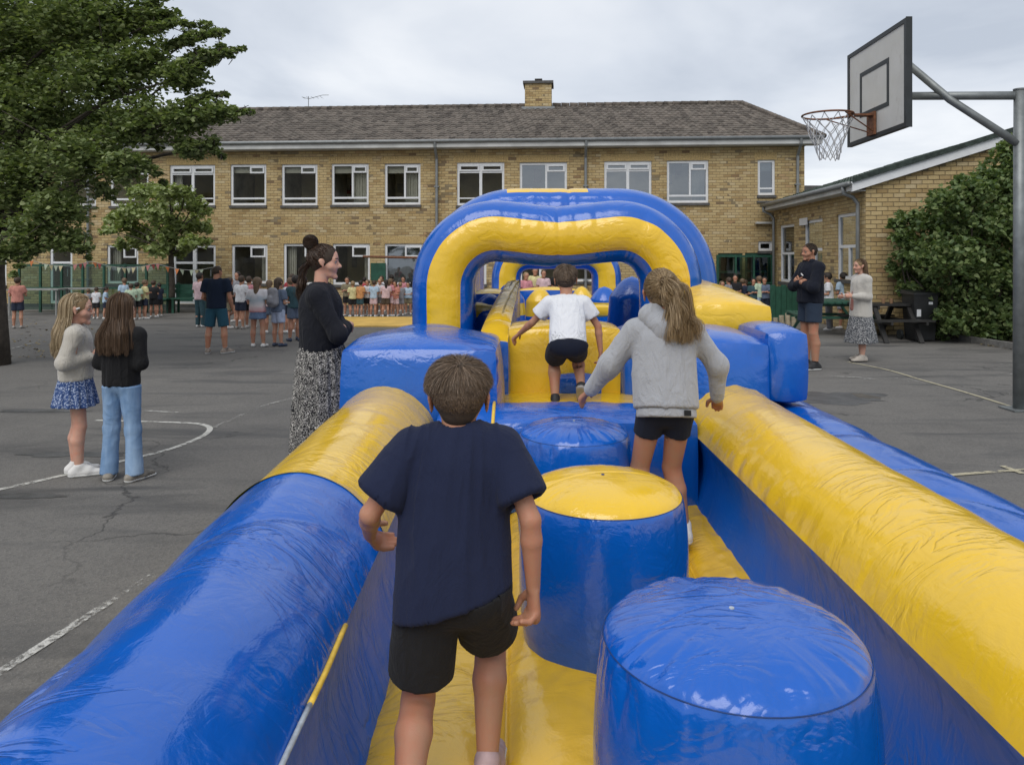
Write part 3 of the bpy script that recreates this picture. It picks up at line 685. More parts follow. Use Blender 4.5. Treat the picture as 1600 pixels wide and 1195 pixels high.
# right side tube: inner wall, top panel, and the lower tube outside it
rt, _ = extrude('side_tube', [(1.022, .70), (1.09, .825), (1.22, .915), (1.36, .93), (1.49, .875), (1.575, .79), (1.60, .72)], -.7, Y1, YEL, I, crease=.006, seed=1, ends=(0, 1))
extrude('inner_wall', [(.985, .27), (1.02, .36), (1.055, .50), (1.05, .62), (1.022, .70)], -.7, Y1, BLUEW, rt, crease=.004, seed=2)
extrude('outer_tube', [(1.56, .66), (1.60, .755), (1.70, .795), (1.82, .80), (1.95, .745), (2.05, .62), (2.08, .42), (2.05, .2), (1.96, .01)], -.7, Y1 + .35, BLUE, rt, crease=.016, seed=5, amp=.012)
# left side tube: blue near section and yellow far section
arc = [(-.452, .70), (-.50, .80), (-.61, .895), (-.76, .935), (-.91, .89), (-1.03, .77), (-1.10, .58), (-1.12, .32), (-1.06, .01)]
YS = 2.62
lt, LP = extrude('side_tube', arc, -.7, YS, BLUE, I, crease=.017, seed=7, ends=(0, 1), flip=True); tag(lt, 'blue near section of the left side tube')
l2, _ = extrude('side_tube', arc, YS - .006, Y1, YEL, I, crease=.006, seed=9, ends=(1, 1), flip=True); tag(l2, 'yellow far section of the left side tube')
extrude('inner_wall', [(-.40, .27), (-.43, .36), (-.475, .50), (-.475, .62), (-.452, .70)], -.7, Y1, BLUEW, lt, crease=.004, seed=11, flip=True)
extrude('seam_lining', [(x_ + (-.78 - x_) * .035, z_ + (.42 - z_) * .035) for x_, z_ in arc], YS - .10, YS + .10, BLUE, lt, crease=0, seams=(0, 0), flip=True)
def strand(pts, r, m, parent, name): return MB().tube(pts, r, 7).obj(name, m, parent, smooth=True)
yy = np.linspace(.25, 2.0, 40); zz = [(-.449 + .006 * vnoise(np.array([y * 3, 0, 1.])), y, .706 + .004 * vnoise(np.array([y * 5, 2., 1.]))) for y in yy]
strand(zz[:22], .0075, ROPE, lt, 'piping'); strand(zz[21:32], .0065, PALE, lt, 'piping'); strand(zz[31:], .0075, ROPE, lt, 'piping')
# floor: long inflated channels
x = np.linspace(-.44, 1.03, 190); y = np.linspace(-.7, 4.15, 420); X, Y = np.meshgrid(x, y, indexing='ij')
ph = (X + .44) / .42; ch_ = np.abs(np.sin(np.pi * ph)) ** .55
Z = FZ - .075 + .07 * ch_ + .010 * (1 - np.abs(n2(X * 4 + Y * 2, Y * 3.0, 50, 2)) ** .6) * ch_ + .006 * n2(X * 12, Y * 12, 51, 2)
for c_, r_ in (((.50, 1.69), .30), ((.334, 2.73), .30), ((.30, 3.65), .27)):   # the floor is drawn in a little round each pillar
    dd = np.sqrt((X - c_[0]) ** 2 + (Y - c_[1]) ** 2) - r_; Z += pucker(np.arctan2(Y - c_[1], X - c_[0]) * .35, np.clip(dd, 0, 9), .008, 22, .06, 52)
YELF = vinyl('yellow_floor_vinyl', (.78, .47, .025), .5)
obj('floor', np.stack([X, Y, Z], 2).reshape(-1, 3), grid_faces(190, 420), YELF, I)
MB().box(-1.0, 1.9, -.7, 4.4, .0, .2).obj('base', BLUE, I)
# pillars
def pillar(cx, cy, r, zt, cap, cm, seed):
    nu = 420; th = np.linspace(0, 2 * math.pi, nu, endpoint=False); hs = np.linspace(0, 1, 60)
    TH, Hh = np.meshgrid(th, hs, indexing='ij'); z0 = FZ - .06; Ht = zt - z0
    rr = r * (1 + .085 * np.sin(np.pi * np.clip(Hh, 0, 1)) ** .55 - .03 * (1 - Hh) ** 4)
    sd_ = (1 - Hh) * Ht; per = TH * r
    cs = np.stack([np.cos(TH) * 2.2, np.sin(TH) * 2.2], 0)
    def pk(s, amp, sd, f=9.0, dec=.030):
        n = fbm(np.stack([np.cos(TH) * f, np.sin(TH) * f, s * 1.5], -1), sd, 2); m = .45 + .9 * np.clip(vnoise(np.stack([np.cos(TH) * 1.3, np.sin(TH) * 1.3, 0 * s + 4], -1), sd + 3), -.3, 1)
        return 1.5 * amp * np.sign(n) * np.abs(n) ** 1.3 * m * (s / dec) * np.exp(1 - s / dec)
    rr = rr + pk(sd_, .007, seed) + pk(Hh * Ht, .005, seed + 7) + .004 * fbm(np.stack([cs[0] * .7, cs[1] * .7, Hh * 2], -1), seed + 2, 2)
    P = np.stack([cx + rr * np.cos(TH), cy + rr * np.sin(TH), z0 + Hh * Ht], 2)
    p = obj('pillar', P.reshape(-1, 3), grid_faces(nu, 60, cu=True), BLUE, I)
    q = np.linspace(0, 1, 46) ** .8; TH, Q = np.meshgrid(th, q, indexing='ij'); s = (1 - Q) * r
    Zd = zt + cap * (1 - Q ** 2.5) ** .62 + pk2(TH, s, seed + 11)
    # one soft fold across the top
    u = (Q * np.cos(TH - .25)); w = Q * np.sin(TH - .25); Zd -= .0035 * np.exp(-((w - .12 * np.cos(u * 2.5)) / .018) ** 2) * (1 - Q ** 2)
    P2 = np.stack([cx + r * Q * np.cos(TH), cy + r * Q * np.sin(TH), Zd], 2)
    obj('pillar_top', P2.reshape(-1, 3), grid_faces(nu, 46, cu=True)[:, ::-1], cm, p)
    MB().tube([(cx + (r + .001) * math.cos(a), cy + (r + .001) * math.sin(a), zt + .0005) for a in np.linspace(0, 2 * math.pi, 90)], .0015, 5, cap=False).obj('seam', SEAM, p, smooth=True)
    zc = zt + cap + .001; MB().tube([(cx, cy, zc - .002), (cx, cy, zc + .002)], .006, 10).obj('eyelet', PALE if cm is BLUE else SEAM, p)
    return p
def pk2(TH, s, seed):
    n = fbm(np.stack([np.cos(TH) * 9, np.sin(TH) * 9, s * 1.2], -1), seed, 2); m = .5 + .9 * np.clip(vnoise(np.stack([np.cos(TH) * 1.2, np.sin(TH) * 1.2, 0 * s + 8], -1), seed + 3), -.3, 1)
    return .012 * np.sign(n) * np.abs(n) ** 1.3 * m * (s / .03) * np.exp(1 - s / .03)
tag(pillar(.50, 1.69, .29, .83, .068, BLUE, 100), 'nearest pillar, blue top and sides')
tag(pillar(.334, 2.73, .285, .83, .066, YEL, 120), 'middle pillar with a yellow top')
tag(pillar(.305, 3.65, .262, .83, .060, BLUE, 140), 'far low blue pillar in front of the cross beam')

def cushion(name, x0, x1, y0, y1, z0, z1, mats, parent, b=(.04, .04, .04), colours=None, amp=.009, res=.02, seed=0, shear=None, seams=True):
    """an inflated box: faces swell, edges are seams with puckers. colours: material index for faces -x +x -y +y -z +z"""
    c = np.array([(x0 + x1) / 2, (y0 + y1) / 2, (z0 + z1) / 2]); h = np.array([x1 - x0, y1 - y0, z1 - z0]) / 2; colours = colours or [0] * 6
    VV = []; FF = []; MI = []; base = 0; b = np.array(b)
    for f in range(6):
        ax = f // 2; sg = 1 if f % 2 else -1; o1, o2 = [(1, 2), (2, 0), (0, 1)][ax]
        n1 = max(4, int(2 * h[o1] / res)); n2_ = max(4, int(2 * h[o2] / res)); u, v = np.meshgrid(np.linspace(-1, 1, n1), np.linspace(-1, 1, n2_), indexing='ij')
        a = np.zeros((n1, n2_, 3)); a[..., ax] = sg; a[..., o1] = u; a[..., o2] = v; q = 1 - a ** 2
        P = np.empty_like(a)
        for i in range(3): j, k = (i + 1) % 3, (i + 2) % 3; P[..., i] = a[..., i] * (h[i] + b[i] * (q[..., j] ** .7 * .35 + q[..., k] ** .7 * .35 + 1.0 * (q[..., j] * q[..., k]) ** .6))
        N = grid_normals(P) * (1 if sg > 0 else -1) ; 
        N = grid_normals(P); N *= np.sign((N * a).sum(-1, keepdims=True) + 1e-9)
        s1 = (1 - np.abs(u)) * h[o1]; s2 = (1 - np.abs(v)) * h[o2]
        w1 = np.clip(s2 / .05, 0, 1); w2 = np.clip(s1 / .05, 0, 1)
        d = pucker(v * h[o2] + 3 * f, s1, amp, 20, .045, seed + f) * w1 + pucker(u * h[o1] + 5 * f, s2, amp, 20, .045, seed + 9 + f) * w2
        d += .006 * n2(u * h[o1] * 3 + f, v * h[o2] * 3, seed + 30, 2) * np.clip(np.minimum(s1, s2) / .08, 0, 1)
        P = P + N * d[..., None] + c
        F = grid_faces(n1, n2_) + base; F = F if sg > 0 else F[:, ::-1]
        VV.append(P.reshape(-1, 3)); FF.append(F); MI += [colours[f]] * len(F); base += n1 * n2_
    V = np.concatenate(VV)
    if shear is not None: V = shear(V)
    return obj(name, V, np.concatenate(FF), mats, parent, mi=MI)
# cross beam before the climb
cushion('cross_beam', -.42, 1.02, 4.09, 4.60, .30, .77, BLUE, I, b=(.01, .03, .035), seed=200, amp=.012)
strand([(-.108, 4.04, .50), (-.105, 4.05, .78), (-.105, 4.3, .825), (-.105, 4.5, .825)], .010, ROPE, I, 'piping')
cushion('upper_floor', -.3, 1.0, 4.55, 5.4, .25, .70, YEL, I, b=(.0, .0, .03), seed=210)
# blocks at the two sides of the climb
lb = cushion('side_block', -1.02, -.10, 4.46, 5.35, .40, 1.12, BLUE, I, b=(.03, .05, .06), seed=220, amp=.012); tag(lb, 'blue block left of the climbing wall')
rb = cushion('side_block', .99, 1.545, 4.48, 5.30, .40, 1.16, BLUE, I, b=(.01, .05, .05), seed=230, amp=.012); tag(rb, 'blue block right of the climbing wall')
r2 = cushion('side_block', 1.555, 1.785, 4.50, 5.1, .83, 1.225, BLUE, I, b=(.02, .035, .03), seed=240); tag(r2, 'narrow outer blue block at the right')
cushion('side_base', 1.10, 1.80, 4.80, 5.6, .0, .84, BLUE, I, b=(.01, .02, .02), seed=245); cushion('side_base', -1.05, -.10, 4.60, 5.6, .0, .42, BLUE, I, b=(.01, .02, .02), seed=246)
def shy(V):
    V = V.copy(); V[:, 2] += .16 * np.clip((V[:, 1] - 5.15) / 1.0, 0, 1) * np.clip((1.85 - V[:, 0]) / .5, 0, 1); return V
yb = cushion('yellow_shoulder', 1.22, 1.78, 5.12, 6.3, 1.17, 1.35, YEL, I, b=(.02, .02, .05), seed=250, shear=shy); cushion('side_block', 1.10, 1.82, 5.35, 6.5, .0, 1.18, BLUE, I, b=(.01, .02, .02), seed=255)
# climbing wall with foothold
cw = cushion('climbing_wall', -.02, .77, 5.30, 5.85, .60, 1.17, [YEL, BLUE], I, b=(.01, .03, .03), colours=[1, 1, 0, 0, 0, 0], seed=260, amp=.008)
cushion('wall_foothold', .30, .62, 5.18, 5.34, .72, .84, [BLUE], cw, b=(.01, .02, .02), seed=262)
cushion('blue_column', .80, .975, 5.22, 5.75, .55, 1.14, BLUE, I, b=(.02, .02, .03), seed=270)
def ridge(V):
    V = V.copy(); t = np.clip((V[:, 1] - 5.2) / 1.8, 0, 1); top = V[:, 2] > 1.0; V[:, 2] += np.where(top, .36 * t ** .8, 0); V[:, 0] += .10 * t + np.where(V[:, 0] < -.12, .10 * t, 0); return V
cushion('ridge_column', -.24, -.03, 5.17, 7.0, .58, 1.10, [BLUE, YEL], I, b=(.015, .02, .03), colours=[0, 0, 0, 0, 0, 1], seed=280, shear=ridge)
# blue dome behind the left block
def dome(cx, cy, r, z0, z1, mat, name='dome', cap=.10):
    nu = 120; q = np.concatenate([np.linspace(0, 1, 12), 1 + np.linspace(.02, 1, 26)]); th = np.linspace(0, 2 * math.pi, nu, endpoint=False); TH, Q = np.meshgrid(th, q, indexing='ij')
    s = np.clip(2 - Q, 0, 1); R_ = np.where(Q <= 1, r * (1 + .06 * np.sin(np.pi * Q)), r * s ** .6 + .005 * n2(TH * 6, Q * 2, 7)); Z_ = np.where(Q <= 1, z0 + (z1 - z0) * Q, z1 + cap * (1 - s ** 2))
    return obj(name, np.stack([cx + R_ * np.cos(TH), cy + R_ * np.sin(TH), Z_], 2).reshape(-1, 3), grid_faces(nu, len(q), cu=True), mat, I)
dome(-.60, 5.30, .28, .6, 1.15, BLUE, cap=.06)

def arch(cx, cy, hw, zt, rr, dy, mats, colour, dip=.03, corner=.55, z0=.5, seed=0, yoff=0, name='arch', res=360, exy=2.4):
    """a swept inflated ring standing across the course; colour(path x 0..1, angle) -> material index"""
    pts = []
    for t in np.linspace(0, 1, 30, endpoint=False): pts.append((-hw, z0 + (zt - corner - z0) * t))
    for a in np.linspace(math.pi, math.pi / 2, 40): pts.append((-hw + corner + corner * math.cos(a), zt - corner + corner * math.sin(a)))
    xs = np.linspace(-hw + corner, hw - corner, 40)[1:-1]
    for x in xs: pts.append((x, zt))
    for a in np.linspace(math.pi / 2, 0, 40): pts.append((hw - corner + corner * math.cos(a), zt - corner + corner * math.sin(a)))
    for t in np.linspace(0, 1, 30)[1:]: pts.append((hw, zt - corner - (zt - corner - z0) * t))
    P = np.array(pts); P[:, 1] -= np.where(P[:, 1] > zt - .3, dip * np.exp(-(P[:, 0] / .35) ** 2), 0)
    L = np.concatenate([[0], np.cumsum(np.linalg.norm(np.diff(P, axis=0), axis=1))]); t = np.linspace(0, L[-1], res)
    x = np.interp(t, L, P[:, 0]); z = np.interp(t, L, P[:, 1])
    k = np.ones(9) / 9; xs_ = np.convolve(np.pad(x, 4, 'edge'), k, 'valid'); zs_ = np.convolve(np.pad(z, 4, 'edge'), k, 'valid'); x, z = xs_, zs_
    tx, tz = np.gradient(x), np.gradient(z); l = np.hypot(tx, tz); nx, nz = -tz / l, tx / l      # outward
    na = 72; A = np.linspace(0, 2 * math.pi, na, endpoint=False)                       # 0 = outward, pi/2 = toward the viewer (-y)
    ca, sa = np.cos(A), np.sin(A); e = 2 / exy; cr = np.sign(ca) * np.abs(ca) ** e; cyy = np.sign(sa) * np.abs(sa) ** e
    Tt, AA_ = np.meshgrid(t, A, indexing='ij')
    d = np.zeros_like(Tt)
    for sm in SEAMS:
        da = np.abs((AA_ - sm + math.pi) % (2 * math.pi) - math.pi) * (rr + dy) / 2; d += pucker(Tt, da, .012, 13, .04, seed + int(sm * 10)); d -= .012 * np.exp(-da / .02)
    for ts in (L[-1] / 2, L[-1] * .13, L[-1] * .87): d -= .012 * np.exp(-np.abs(Tt - ts) / .015)
    Rr = rr * cr[None, :] + d * ca[None, :]; Yy = -(dy * cyy[None, :] + d * sa[None, :])
    V = np.stack([cx + x[:, None] + nx[:, None] * Rr, cy + Yy + 0 * Rr, z[:, None] + nz[:, None] * Rr], 2)
    F = grid_faces(res, na, cv=True)
    mi = [colour((f[0] // na) / res, A[f[0] % na], x[f[0] // na]) for f in F.tolist()]
    return obj(name, V.reshape(-1, 3), F[:, ::-1], mats, I, mi=mi)
SEAMS = (R(61), R(130))
a1 = arch(.344, 5.72, .875, 1.90, .235, .26, [YEL, BLUE], lambda t, a, x: 0 if R(61) < a < R(130) else 1, dip=.05, corner=.43, seed=300, exy=2.1); tag(a1, 'front arch with a yellow face between blue edges')
SEAMS = (R(60), R(120))
a2 = arch(.475, 6.42, 1.03, 2.035, .245, .34, [YEL, BLUE], lambda t, a, x: 0 if (x < .16 and x > -.5 and t > .25 and (a < R(40) or a > R(300))) else 1, dip=.0, corner=.60, seed=320); tag(a2, 'blue arch close behind the front arch with a yellow patch on top')
SEAMS = (R(60), R(130))
a3 = arch(.715, 12.0, .81, 1.72, .235, .3, [YEL, BLUE], lambda t, a, x: 0 if R(60) < a < R(130) else 1, dip=.0, corner=.36, seed=340, res=200, z0=.1); tag(a3, 'small far yellow and blue arch')
cushion('tunnel_wall', -.62, -.40, 6.9, 10.4, .4, 1.95, BLUE, I, b=(.02, .02, .03), seed=350, res=.05)
cushion('far_block', -.36, -.06, 7.1, 7.5, .5, 1.33, [BLUE, YEL], I, b=(.03, .02, .03), colours=[0, 0, 0, 0, 0, 1], seed=352, res=.03)
cushion('far_floor', -.4, 1.6, 6.9, 13.0, .1, .68, BLUE, I, b=(.0, .0, .03), seed=353, res=.06)
def leaner(cx, cy, r, z0, z1, dx, mat, stripe=None):
    nu = 60; q = np.linspace(0, 1, 40); th = np.linspace(0, 2 * math.pi, nu, endpoint=False); TH, Q = np.meshgrid(th, q, indexing='ij')
    R_ = r * np.minimum(1, np.clip((1 - Q) / .22, 0, 1) ** .5) * (1 + .06 * np.sin(np.pi * Q)) + .004 * n2(TH * 3, Q * 5, 3)
    V = np.stack([cx + dx * Q + R_ * np.cos(TH), cy + R_ * np.sin(TH), z0 + (z1 - z0) * Q], 2); F = grid_faces(nu, 40, cu=True); n = len(F)
    mi = [1 if stripe and stripe[0] < (f[0] % 40) / 40 < stripe[1] else 0 for f in F.tolist()]
    return obj('punch_pillar', V.reshape(-1, 3), F, [mat, YEL if mat is BLUE else BLUE], I, mi=mi)
leaner(1.12, 7.3, .20, .6, 1.50, .06, BLUE); leaner(-.30, 6.75, .15, .6, 1.36, .10, BLUE); leaner(.02, 8.6, .16, .6, 1.38, -.06, BLUE, (.5, .7)); leaner(.30, 9.2, .16, .6, 1.30, .05, YEL, (.2, .5)); leaner(1.12, 9.0, .17, .6, 1.33, 0, BLUE, (.55, .72)); leaner(.92, 9.8, .14, .6, 1.30, 0, YEL)
cushion('cross_bar', -.42, -.16, 6.62, 6.74, 1.16, 1.25, YEL, I, b=(.03, .01, .02), seed=360); cushion('cross_bar', .86, 1.12, 8.3, 8.42, 1.04, 1.12, YEL, I, b=(.03, .01, .02), seed=361); cushion('cross_bar', .1, .9, 10.2, 10.5, .7, 1.22, [BLUE, YEL], I, b=(.02, .02, .03), colours=[0, 0, 0, 0, 0, 1], seed=362, res=.04)
# flexible air tube sign of use: black air hose from the blower side is out of view
# ================================================================ TREES AND HEDGE
def leafmat(name, a, b, c):
    t = NT(name); g = t.n('NewGeometry')
    col = t.ramp(g.outputs['Random Per Island'], (0, a), (.55, b), (1, c))
    t.set(col, .5, 0, .35); dif = t.n('BsdfTranslucent'); t.L.new(t.mix(1.0, col, (1.1, 1.2, .5), 'MULTIPLY'), dif.inputs[0])
    ms = t.n('MixShader'); ms.inputs[0].default_value = .34; t.L.new(t.b.outputs[0], ms.inputs[1]); t.L.new(dif.outputs[0], ms.inputs[2]); t.L.new(ms.outputs[0], t.out.inputs[0]); return t.m
BARK = simple('grey_brown_bark', (.055, .045, .035), .9, .4, 9, .01, 25)
def leaves(blobs, size, r, flat=.55, up=.6, shell=.5):
    """blobs: (centre, radius, count, droop); jagged leaf polygons of five points"""
    C_ = []; Sz = []
    for c, rad, n in blobs:
        d = r.normal(size=(n, 3)); d /= np.linalg.norm(d, axis=1, keepdims=True); q = r.random(n) ** shell
        # twigs: leaves gather round short lines so gaps stay open between them
        k = max(4, n // 22); tw = r.normal(size=(k, 3)); tw /= np.linalg.norm(tw, axis=1, keepdims=True); tr_ = r.random(k) ** .4; tid = r.integers(0, k, n)
        p = tw[tid] * (tr_[tid] * (.55 + .5 * r.random(n)))[:, None] + r.normal(size=(n, 3)) * .085
        p = np.where((r.random(n) < .25)[:, None], d * q[:, None], p)
        p[:, 2] *= flat; C_.append(np.array(c) + p * rad); Sz.append(np.full(n, size) * (.65 + .7 * r.random(n)))
    P = np.concatenate(C_); s = np.concatenate(Sz); n = len(P)
    nr = r.normal(size=(n, 3)); nr[:, 2] = np.abs(nr[:, 2]) + up; nr /= np.linalg.norm(nr, axis=1, keepdims=True)
    a = r.normal(size=(n, 3)); a -= nr * (a * nr).sum(1, keepdims=True); a /= np.linalg.norm(a, axis=1, keepdims=True); b = np.cross(nr, a)
    sh = [(0, -.5, 0), (.42, -.28, .10), (.30, .12, .06), (.0, .6, -.02), (-.30, .12, .06), (-.42, -.28, .10)]
    V = np.stack([P + (a * x + b * y + nr * z) * s[:, None] for x, y, z in sh], 1)
    i = np.arange(n) * 6; F = np.concatenate([np.stack([i, i + 1, i + 2, i + 3], 1), np.stack([i, i + 3, i + 4, i + 5], 1)])
    return V.reshape(-1, 3), F
def limb(mb, a, b, r0, r1, r, bend=.12, n=7):
    a = np.array(a, float); b = np.array(b, float); L = np.linalg.norm(b - a); o = r.normal(size=3) * bend * L
    pts = [a + (b - a) * t + o * math.sin(math.pi * t) * .5 + np.array([0, 0, .08 * L * math.sin(math.pi * t)]) for t in np.linspace(0, 1, n)]
    mb.tube(pts, list(np.linspace(r0, r1, n)), 7)
    return pts
LEAF = leafmat('maple_leaf', (.105, .145, .056), (.18, .23, .088), (.31, .35, .17)); LEAF2 = leafmat('young_maple_leaf', (.19, .235, .085), (.27, .33, .13), (.38, .42, .22)); LEAF3 = leafmat('dark_shrub_leaf', (.07, .115, .042), (.13, .185, .065), (.22, .27, .11))
r = np.random.default_rng(21)
t1 = thing('maple_tree', 'large dark green broadleaf tree at the left edge, branches reaching towards the school roof', 'tree', (-8.2, 11.6, 0))
px = [(40, 50, 90, 11), (130, 35, 85, 10.5), (205, 30, 55, 10.8), (-40, 130, 110, 11.5), (60, 160, 100, 11), (165, 120, 80, 10.2), (235, 95, 55, 10.5), (285, 120, 42, 10.4), (318, 88, 24, 10.3), (345, 78, 14, 10.3), (300, 60, 22, 10.6), (322, 40, 14, 10.6), (340, 52, 13, 10.6), (255, 25, 28, 10.8), (225, 190, 62, 10.2), (290, 185, 45, 10.1), (335, 175, 30, 10.1), (365, 178, 17, 10.1), (383, 176, 8, 10.1), (330, 225, 22, 10.3), (300, 235, 28, 10.2), (30, 280, 90, 10.8), (130, 245, 75, 10.2), (200, 262, 42, 10.1), (92, 325, 52, 10.3), (55, 360, 50, 10.4), (20, 390, 34, 10.6), (105, 375, 36, 10.2), (130, 385, 16, 10.1), (-60, 330, 80, 11.5), (165, 200, 60, 12), (60, 220, 80, 12.5), (120, 60, 80, 12.5), (165, 300, 24, 10.3),
      (60, -80, 130, 11), (200, -80, 90, 11), (-120, 20, 150, 12), (-140, -160, 160, 12), (60, -240, 130, 12), (-220, 200, 130, 12), (10, 80, 110, 13.5), (-100, 260, 100, 13)]
bl_ = []; br = MB(); fork = np.array([-8.15, 11.6, 2.3])
br_end = []
for (xa, ya, xb, yb, n_s) in [(265, 75, 352, 50, 9), (290, 118, 378, 76, 11), (300, 95, 360, 88, 7), (300, 190, 392, 176, 10), (290, 165, 352, 148, 7), (280, 225, 348, 243, 8), (215, 250, 255, 285, 5), (225, 20, 262, -5, 5), (240, 45, 300, 40, 7), (60, 385, 20, 430, 5), (110, 385, 138, 402, 4), (200, 215, 250, 232, 5)]:
    for k_ in range(n_s):
        f_ = k_ / (n_s - 1); px.append((xa + (xb - xa) * f_, ya + (yb - ya) * f_ - 6 * math.sin(math.pi * f_), 15 - 8 * f_, 10.3))
for x, y, pr, D in px:
    D += r.uniform(-.25, .25); c = PX(x, y, D); rad = pr * D / FP * 1.04; bl_.append((c, rad, int((340 if rad > .25 else 65) + 6200 * rad ** 2))); br_end.append((c, rad))
V, F = leaves(bl_, .062, r, flat=.66, up=1.1)
obj('crown', V, F, LEAF, t1, smooth=False, kind='stuff')
tr = MB(); tr.tube([(-8.1, 11.6, -.05), (-8.07, 11.6, .6), (-8.12, 11.62, 1.4), (-8.15, 11.6, 2.4), (-8.05, 11.5, 4.2), (-8.0, 11.4, 6.5)], [.24, .17, .155, .14, .10, .03], 14); tr.obj('trunk', BARK, t1, smooth=True)
for c, rad in br_end:
    if rad > .2: z0 = min(max(1.9, c[2] - abs(c[0] + 8.2) * .45 - .3), 5.5); limb(br, (-8.13, 11.57, z0), c, .05 if rad > .6 else .03, .010, r)
for c, rad in br_end:
    for k_ in range(4):
        e = c + r.normal(size=3) * rad * .55; br.tube([c, (c + e) / 2 + r.normal(size=3) * .03, e], [.012, .008, .004], 4)
br.obj('branches', BARK, t1, smooth=True, kind='stuff')
# young tree by the wall
t2 = thing('young_tree', 'small light green tree with a thin trunk in front of the brick school wall', 'tree', tuple(GP(268, 489)))
D = GP(268, 489)[1]; r = np.random.default_rng(5); bl_ = []; br = MB(); tx = GP(268, 489)
for x, y, pr in [(235, 305, 34), (265, 300, 26), (285, 300, 22), (300, 318, 24), (250, 335, 42), (205, 330, 30), (190, 352, 28), (220, 370, 36), (265, 365, 38), (300, 350, 32), (318, 332, 16), (322, 358, 14), (300, 380, 26), (250, 392, 26), (195, 380, 20), (275, 392, 22), (165, 362, 14), (180, 340, 14), (215, 300, 22), (320, 378, 12)]:
    Dd = D + r.uniform(-1.0, .9); c = PX(x, y, Dd); rad = pr * Dd / FP; bl_.append((c, rad, int(90 + 1100 * rad ** 2))); limb(br, (tx[0], tx[1], max(1.75, c[2] - .9)), c, .028, .008, r, n=5)
V, F = leaves(bl_, .125, r, flat=.6); obj('crown', V, F, LEAF2, t2, smooth=False, kind='stuff')
MB().tube([(tx[0], tx[1], -.05), (tx[0] + .02, tx[1], .9), (tx[0] - .02, tx[1], 1.8), (tx[0], tx[1], 2.9), (tx[0] + .05, tx[1], 3.6)], [.10, .082, .075, .05, .02], 10).obj('trunk', BARK, t2, smooth=True)
br.obj('branches', BARK, t2, smooth=True, kind='stuff')
# big shrub at the right and its kerb
t3 = thing('large_shrub', 'big dark green leafy shrub growing against the annex wall behind the black bin', 'shrub', (9.3, 14.6, 0)); r = np.random.default_rng(9); bl_ = []; br = MB()
for x, y, pr in [(1590, 260, 50), (1560, 290, 45), (1520, 300, 36), (1480, 315, 36), (1530, 350, 60), (1460, 350, 40), (1420, 345, 24), (1400, 352, 14), (1590, 350, 60), (1480, 400, 55), (1430, 395, 36), (1405, 420, 22), (1540, 420, 60), (1600, 440, 50), (1440, 440, 34), (1500, 460, 50), (1560, 490, 44), (1490, 500, 32), (1530, 512, 30), (1455, 485, 22), (1420, 455, 20), (1575, 520, 30), (1470, 518, 18), (1590, 225, 24), (1570, 238, 20), (1535, 275, 22), (1500, 285, 14), (1465, 310, 16), (1410, 372, 20), (1660, 300, 90), (1700, 420, 100), (1650, 510, 60), (1760, 320, 110), (1600, 320, 60)]:
    Dd = (15.25 if x < 1480 else 14.5) + r.uniform(-.35, .35); c = PX(x, y, Dd); rad = pr * Dd / FP; bl_.append((c, rad, int(130 + 3600 * rad ** 2))); limb(br, (9.3 + (c[0] - 9.3) * .5, 14.9, .05), c, .03, .008, r, n=5)
V, F = leaves(bl_, .085, r, flat=.8, up=.3); obj('foliage', V, F, LEAF3, t3, smooth=False, kind='stuff'); br.obj('stems', BARK, t3, smooth=True, kind='stuff')
SOIL = simple('dark_soil', (.03, .024, .018), .95, .4, 8, .01); KERB = simple('concrete_kerb', (.17, .165, .155), .85, .25, 9, .004)
k0 = GP(1462, 526); k1 = GP(1640, 556)
d_ = (k1 - k0)[:2]; n_ = 8
kr = thing('garden_kerb', 'row of low concrete kerb stones along the foot of the large shrub', 'kerb', tuple(k0))
for i in range(n_):
    a = k0 + (k1 - k0) * (i / n_); b = k0 + (k1 - k0) * ((i + 1) / n_ - .004); MB().bar((a[0], a[1], .055), (b[0], b[1], .055), .09, .13 + .004 * (i % 3)).obj('kerb_stone', KERB, kr)
obj('soil_bed', [(k0[0], k0[1] + .04, .05), (k1[0], k1[1] + .04, .05), (k1[0] + 1, 15.6, .06), (k0[0] + .3, 15.7, .06)], [(0, 1, 2, 3)], SOIL, None, smooth=False); tag(bpy.data.objects['soil_bed'], kind='structure')
# fallen leaves
fl = np.random.default_rng(4); pts = []
for _ in range(260):
    x = fl.uniform(k0[0] - .5, k1[0]); y = k0[1] + (x - k0[0]) * d_[1] / d_[0] - abs(fl.normal()) * .35 - .1; pts.append(((x, y, .015), .001, 1))
for _ in range(260):
    q = GP(fl.uniform(-40, 200), fl.uniform(498, 560)); pts.append(((q[0], q[1], .015), .001, 1))
V, F = leaves(pts, .05, fl, flat=.1, up=2); tag(obj('fallen_leaves', V, F, simple('dry_leaf', (.22, .17, .08), .9, .4, 9), smooth=False), kind='stuff')

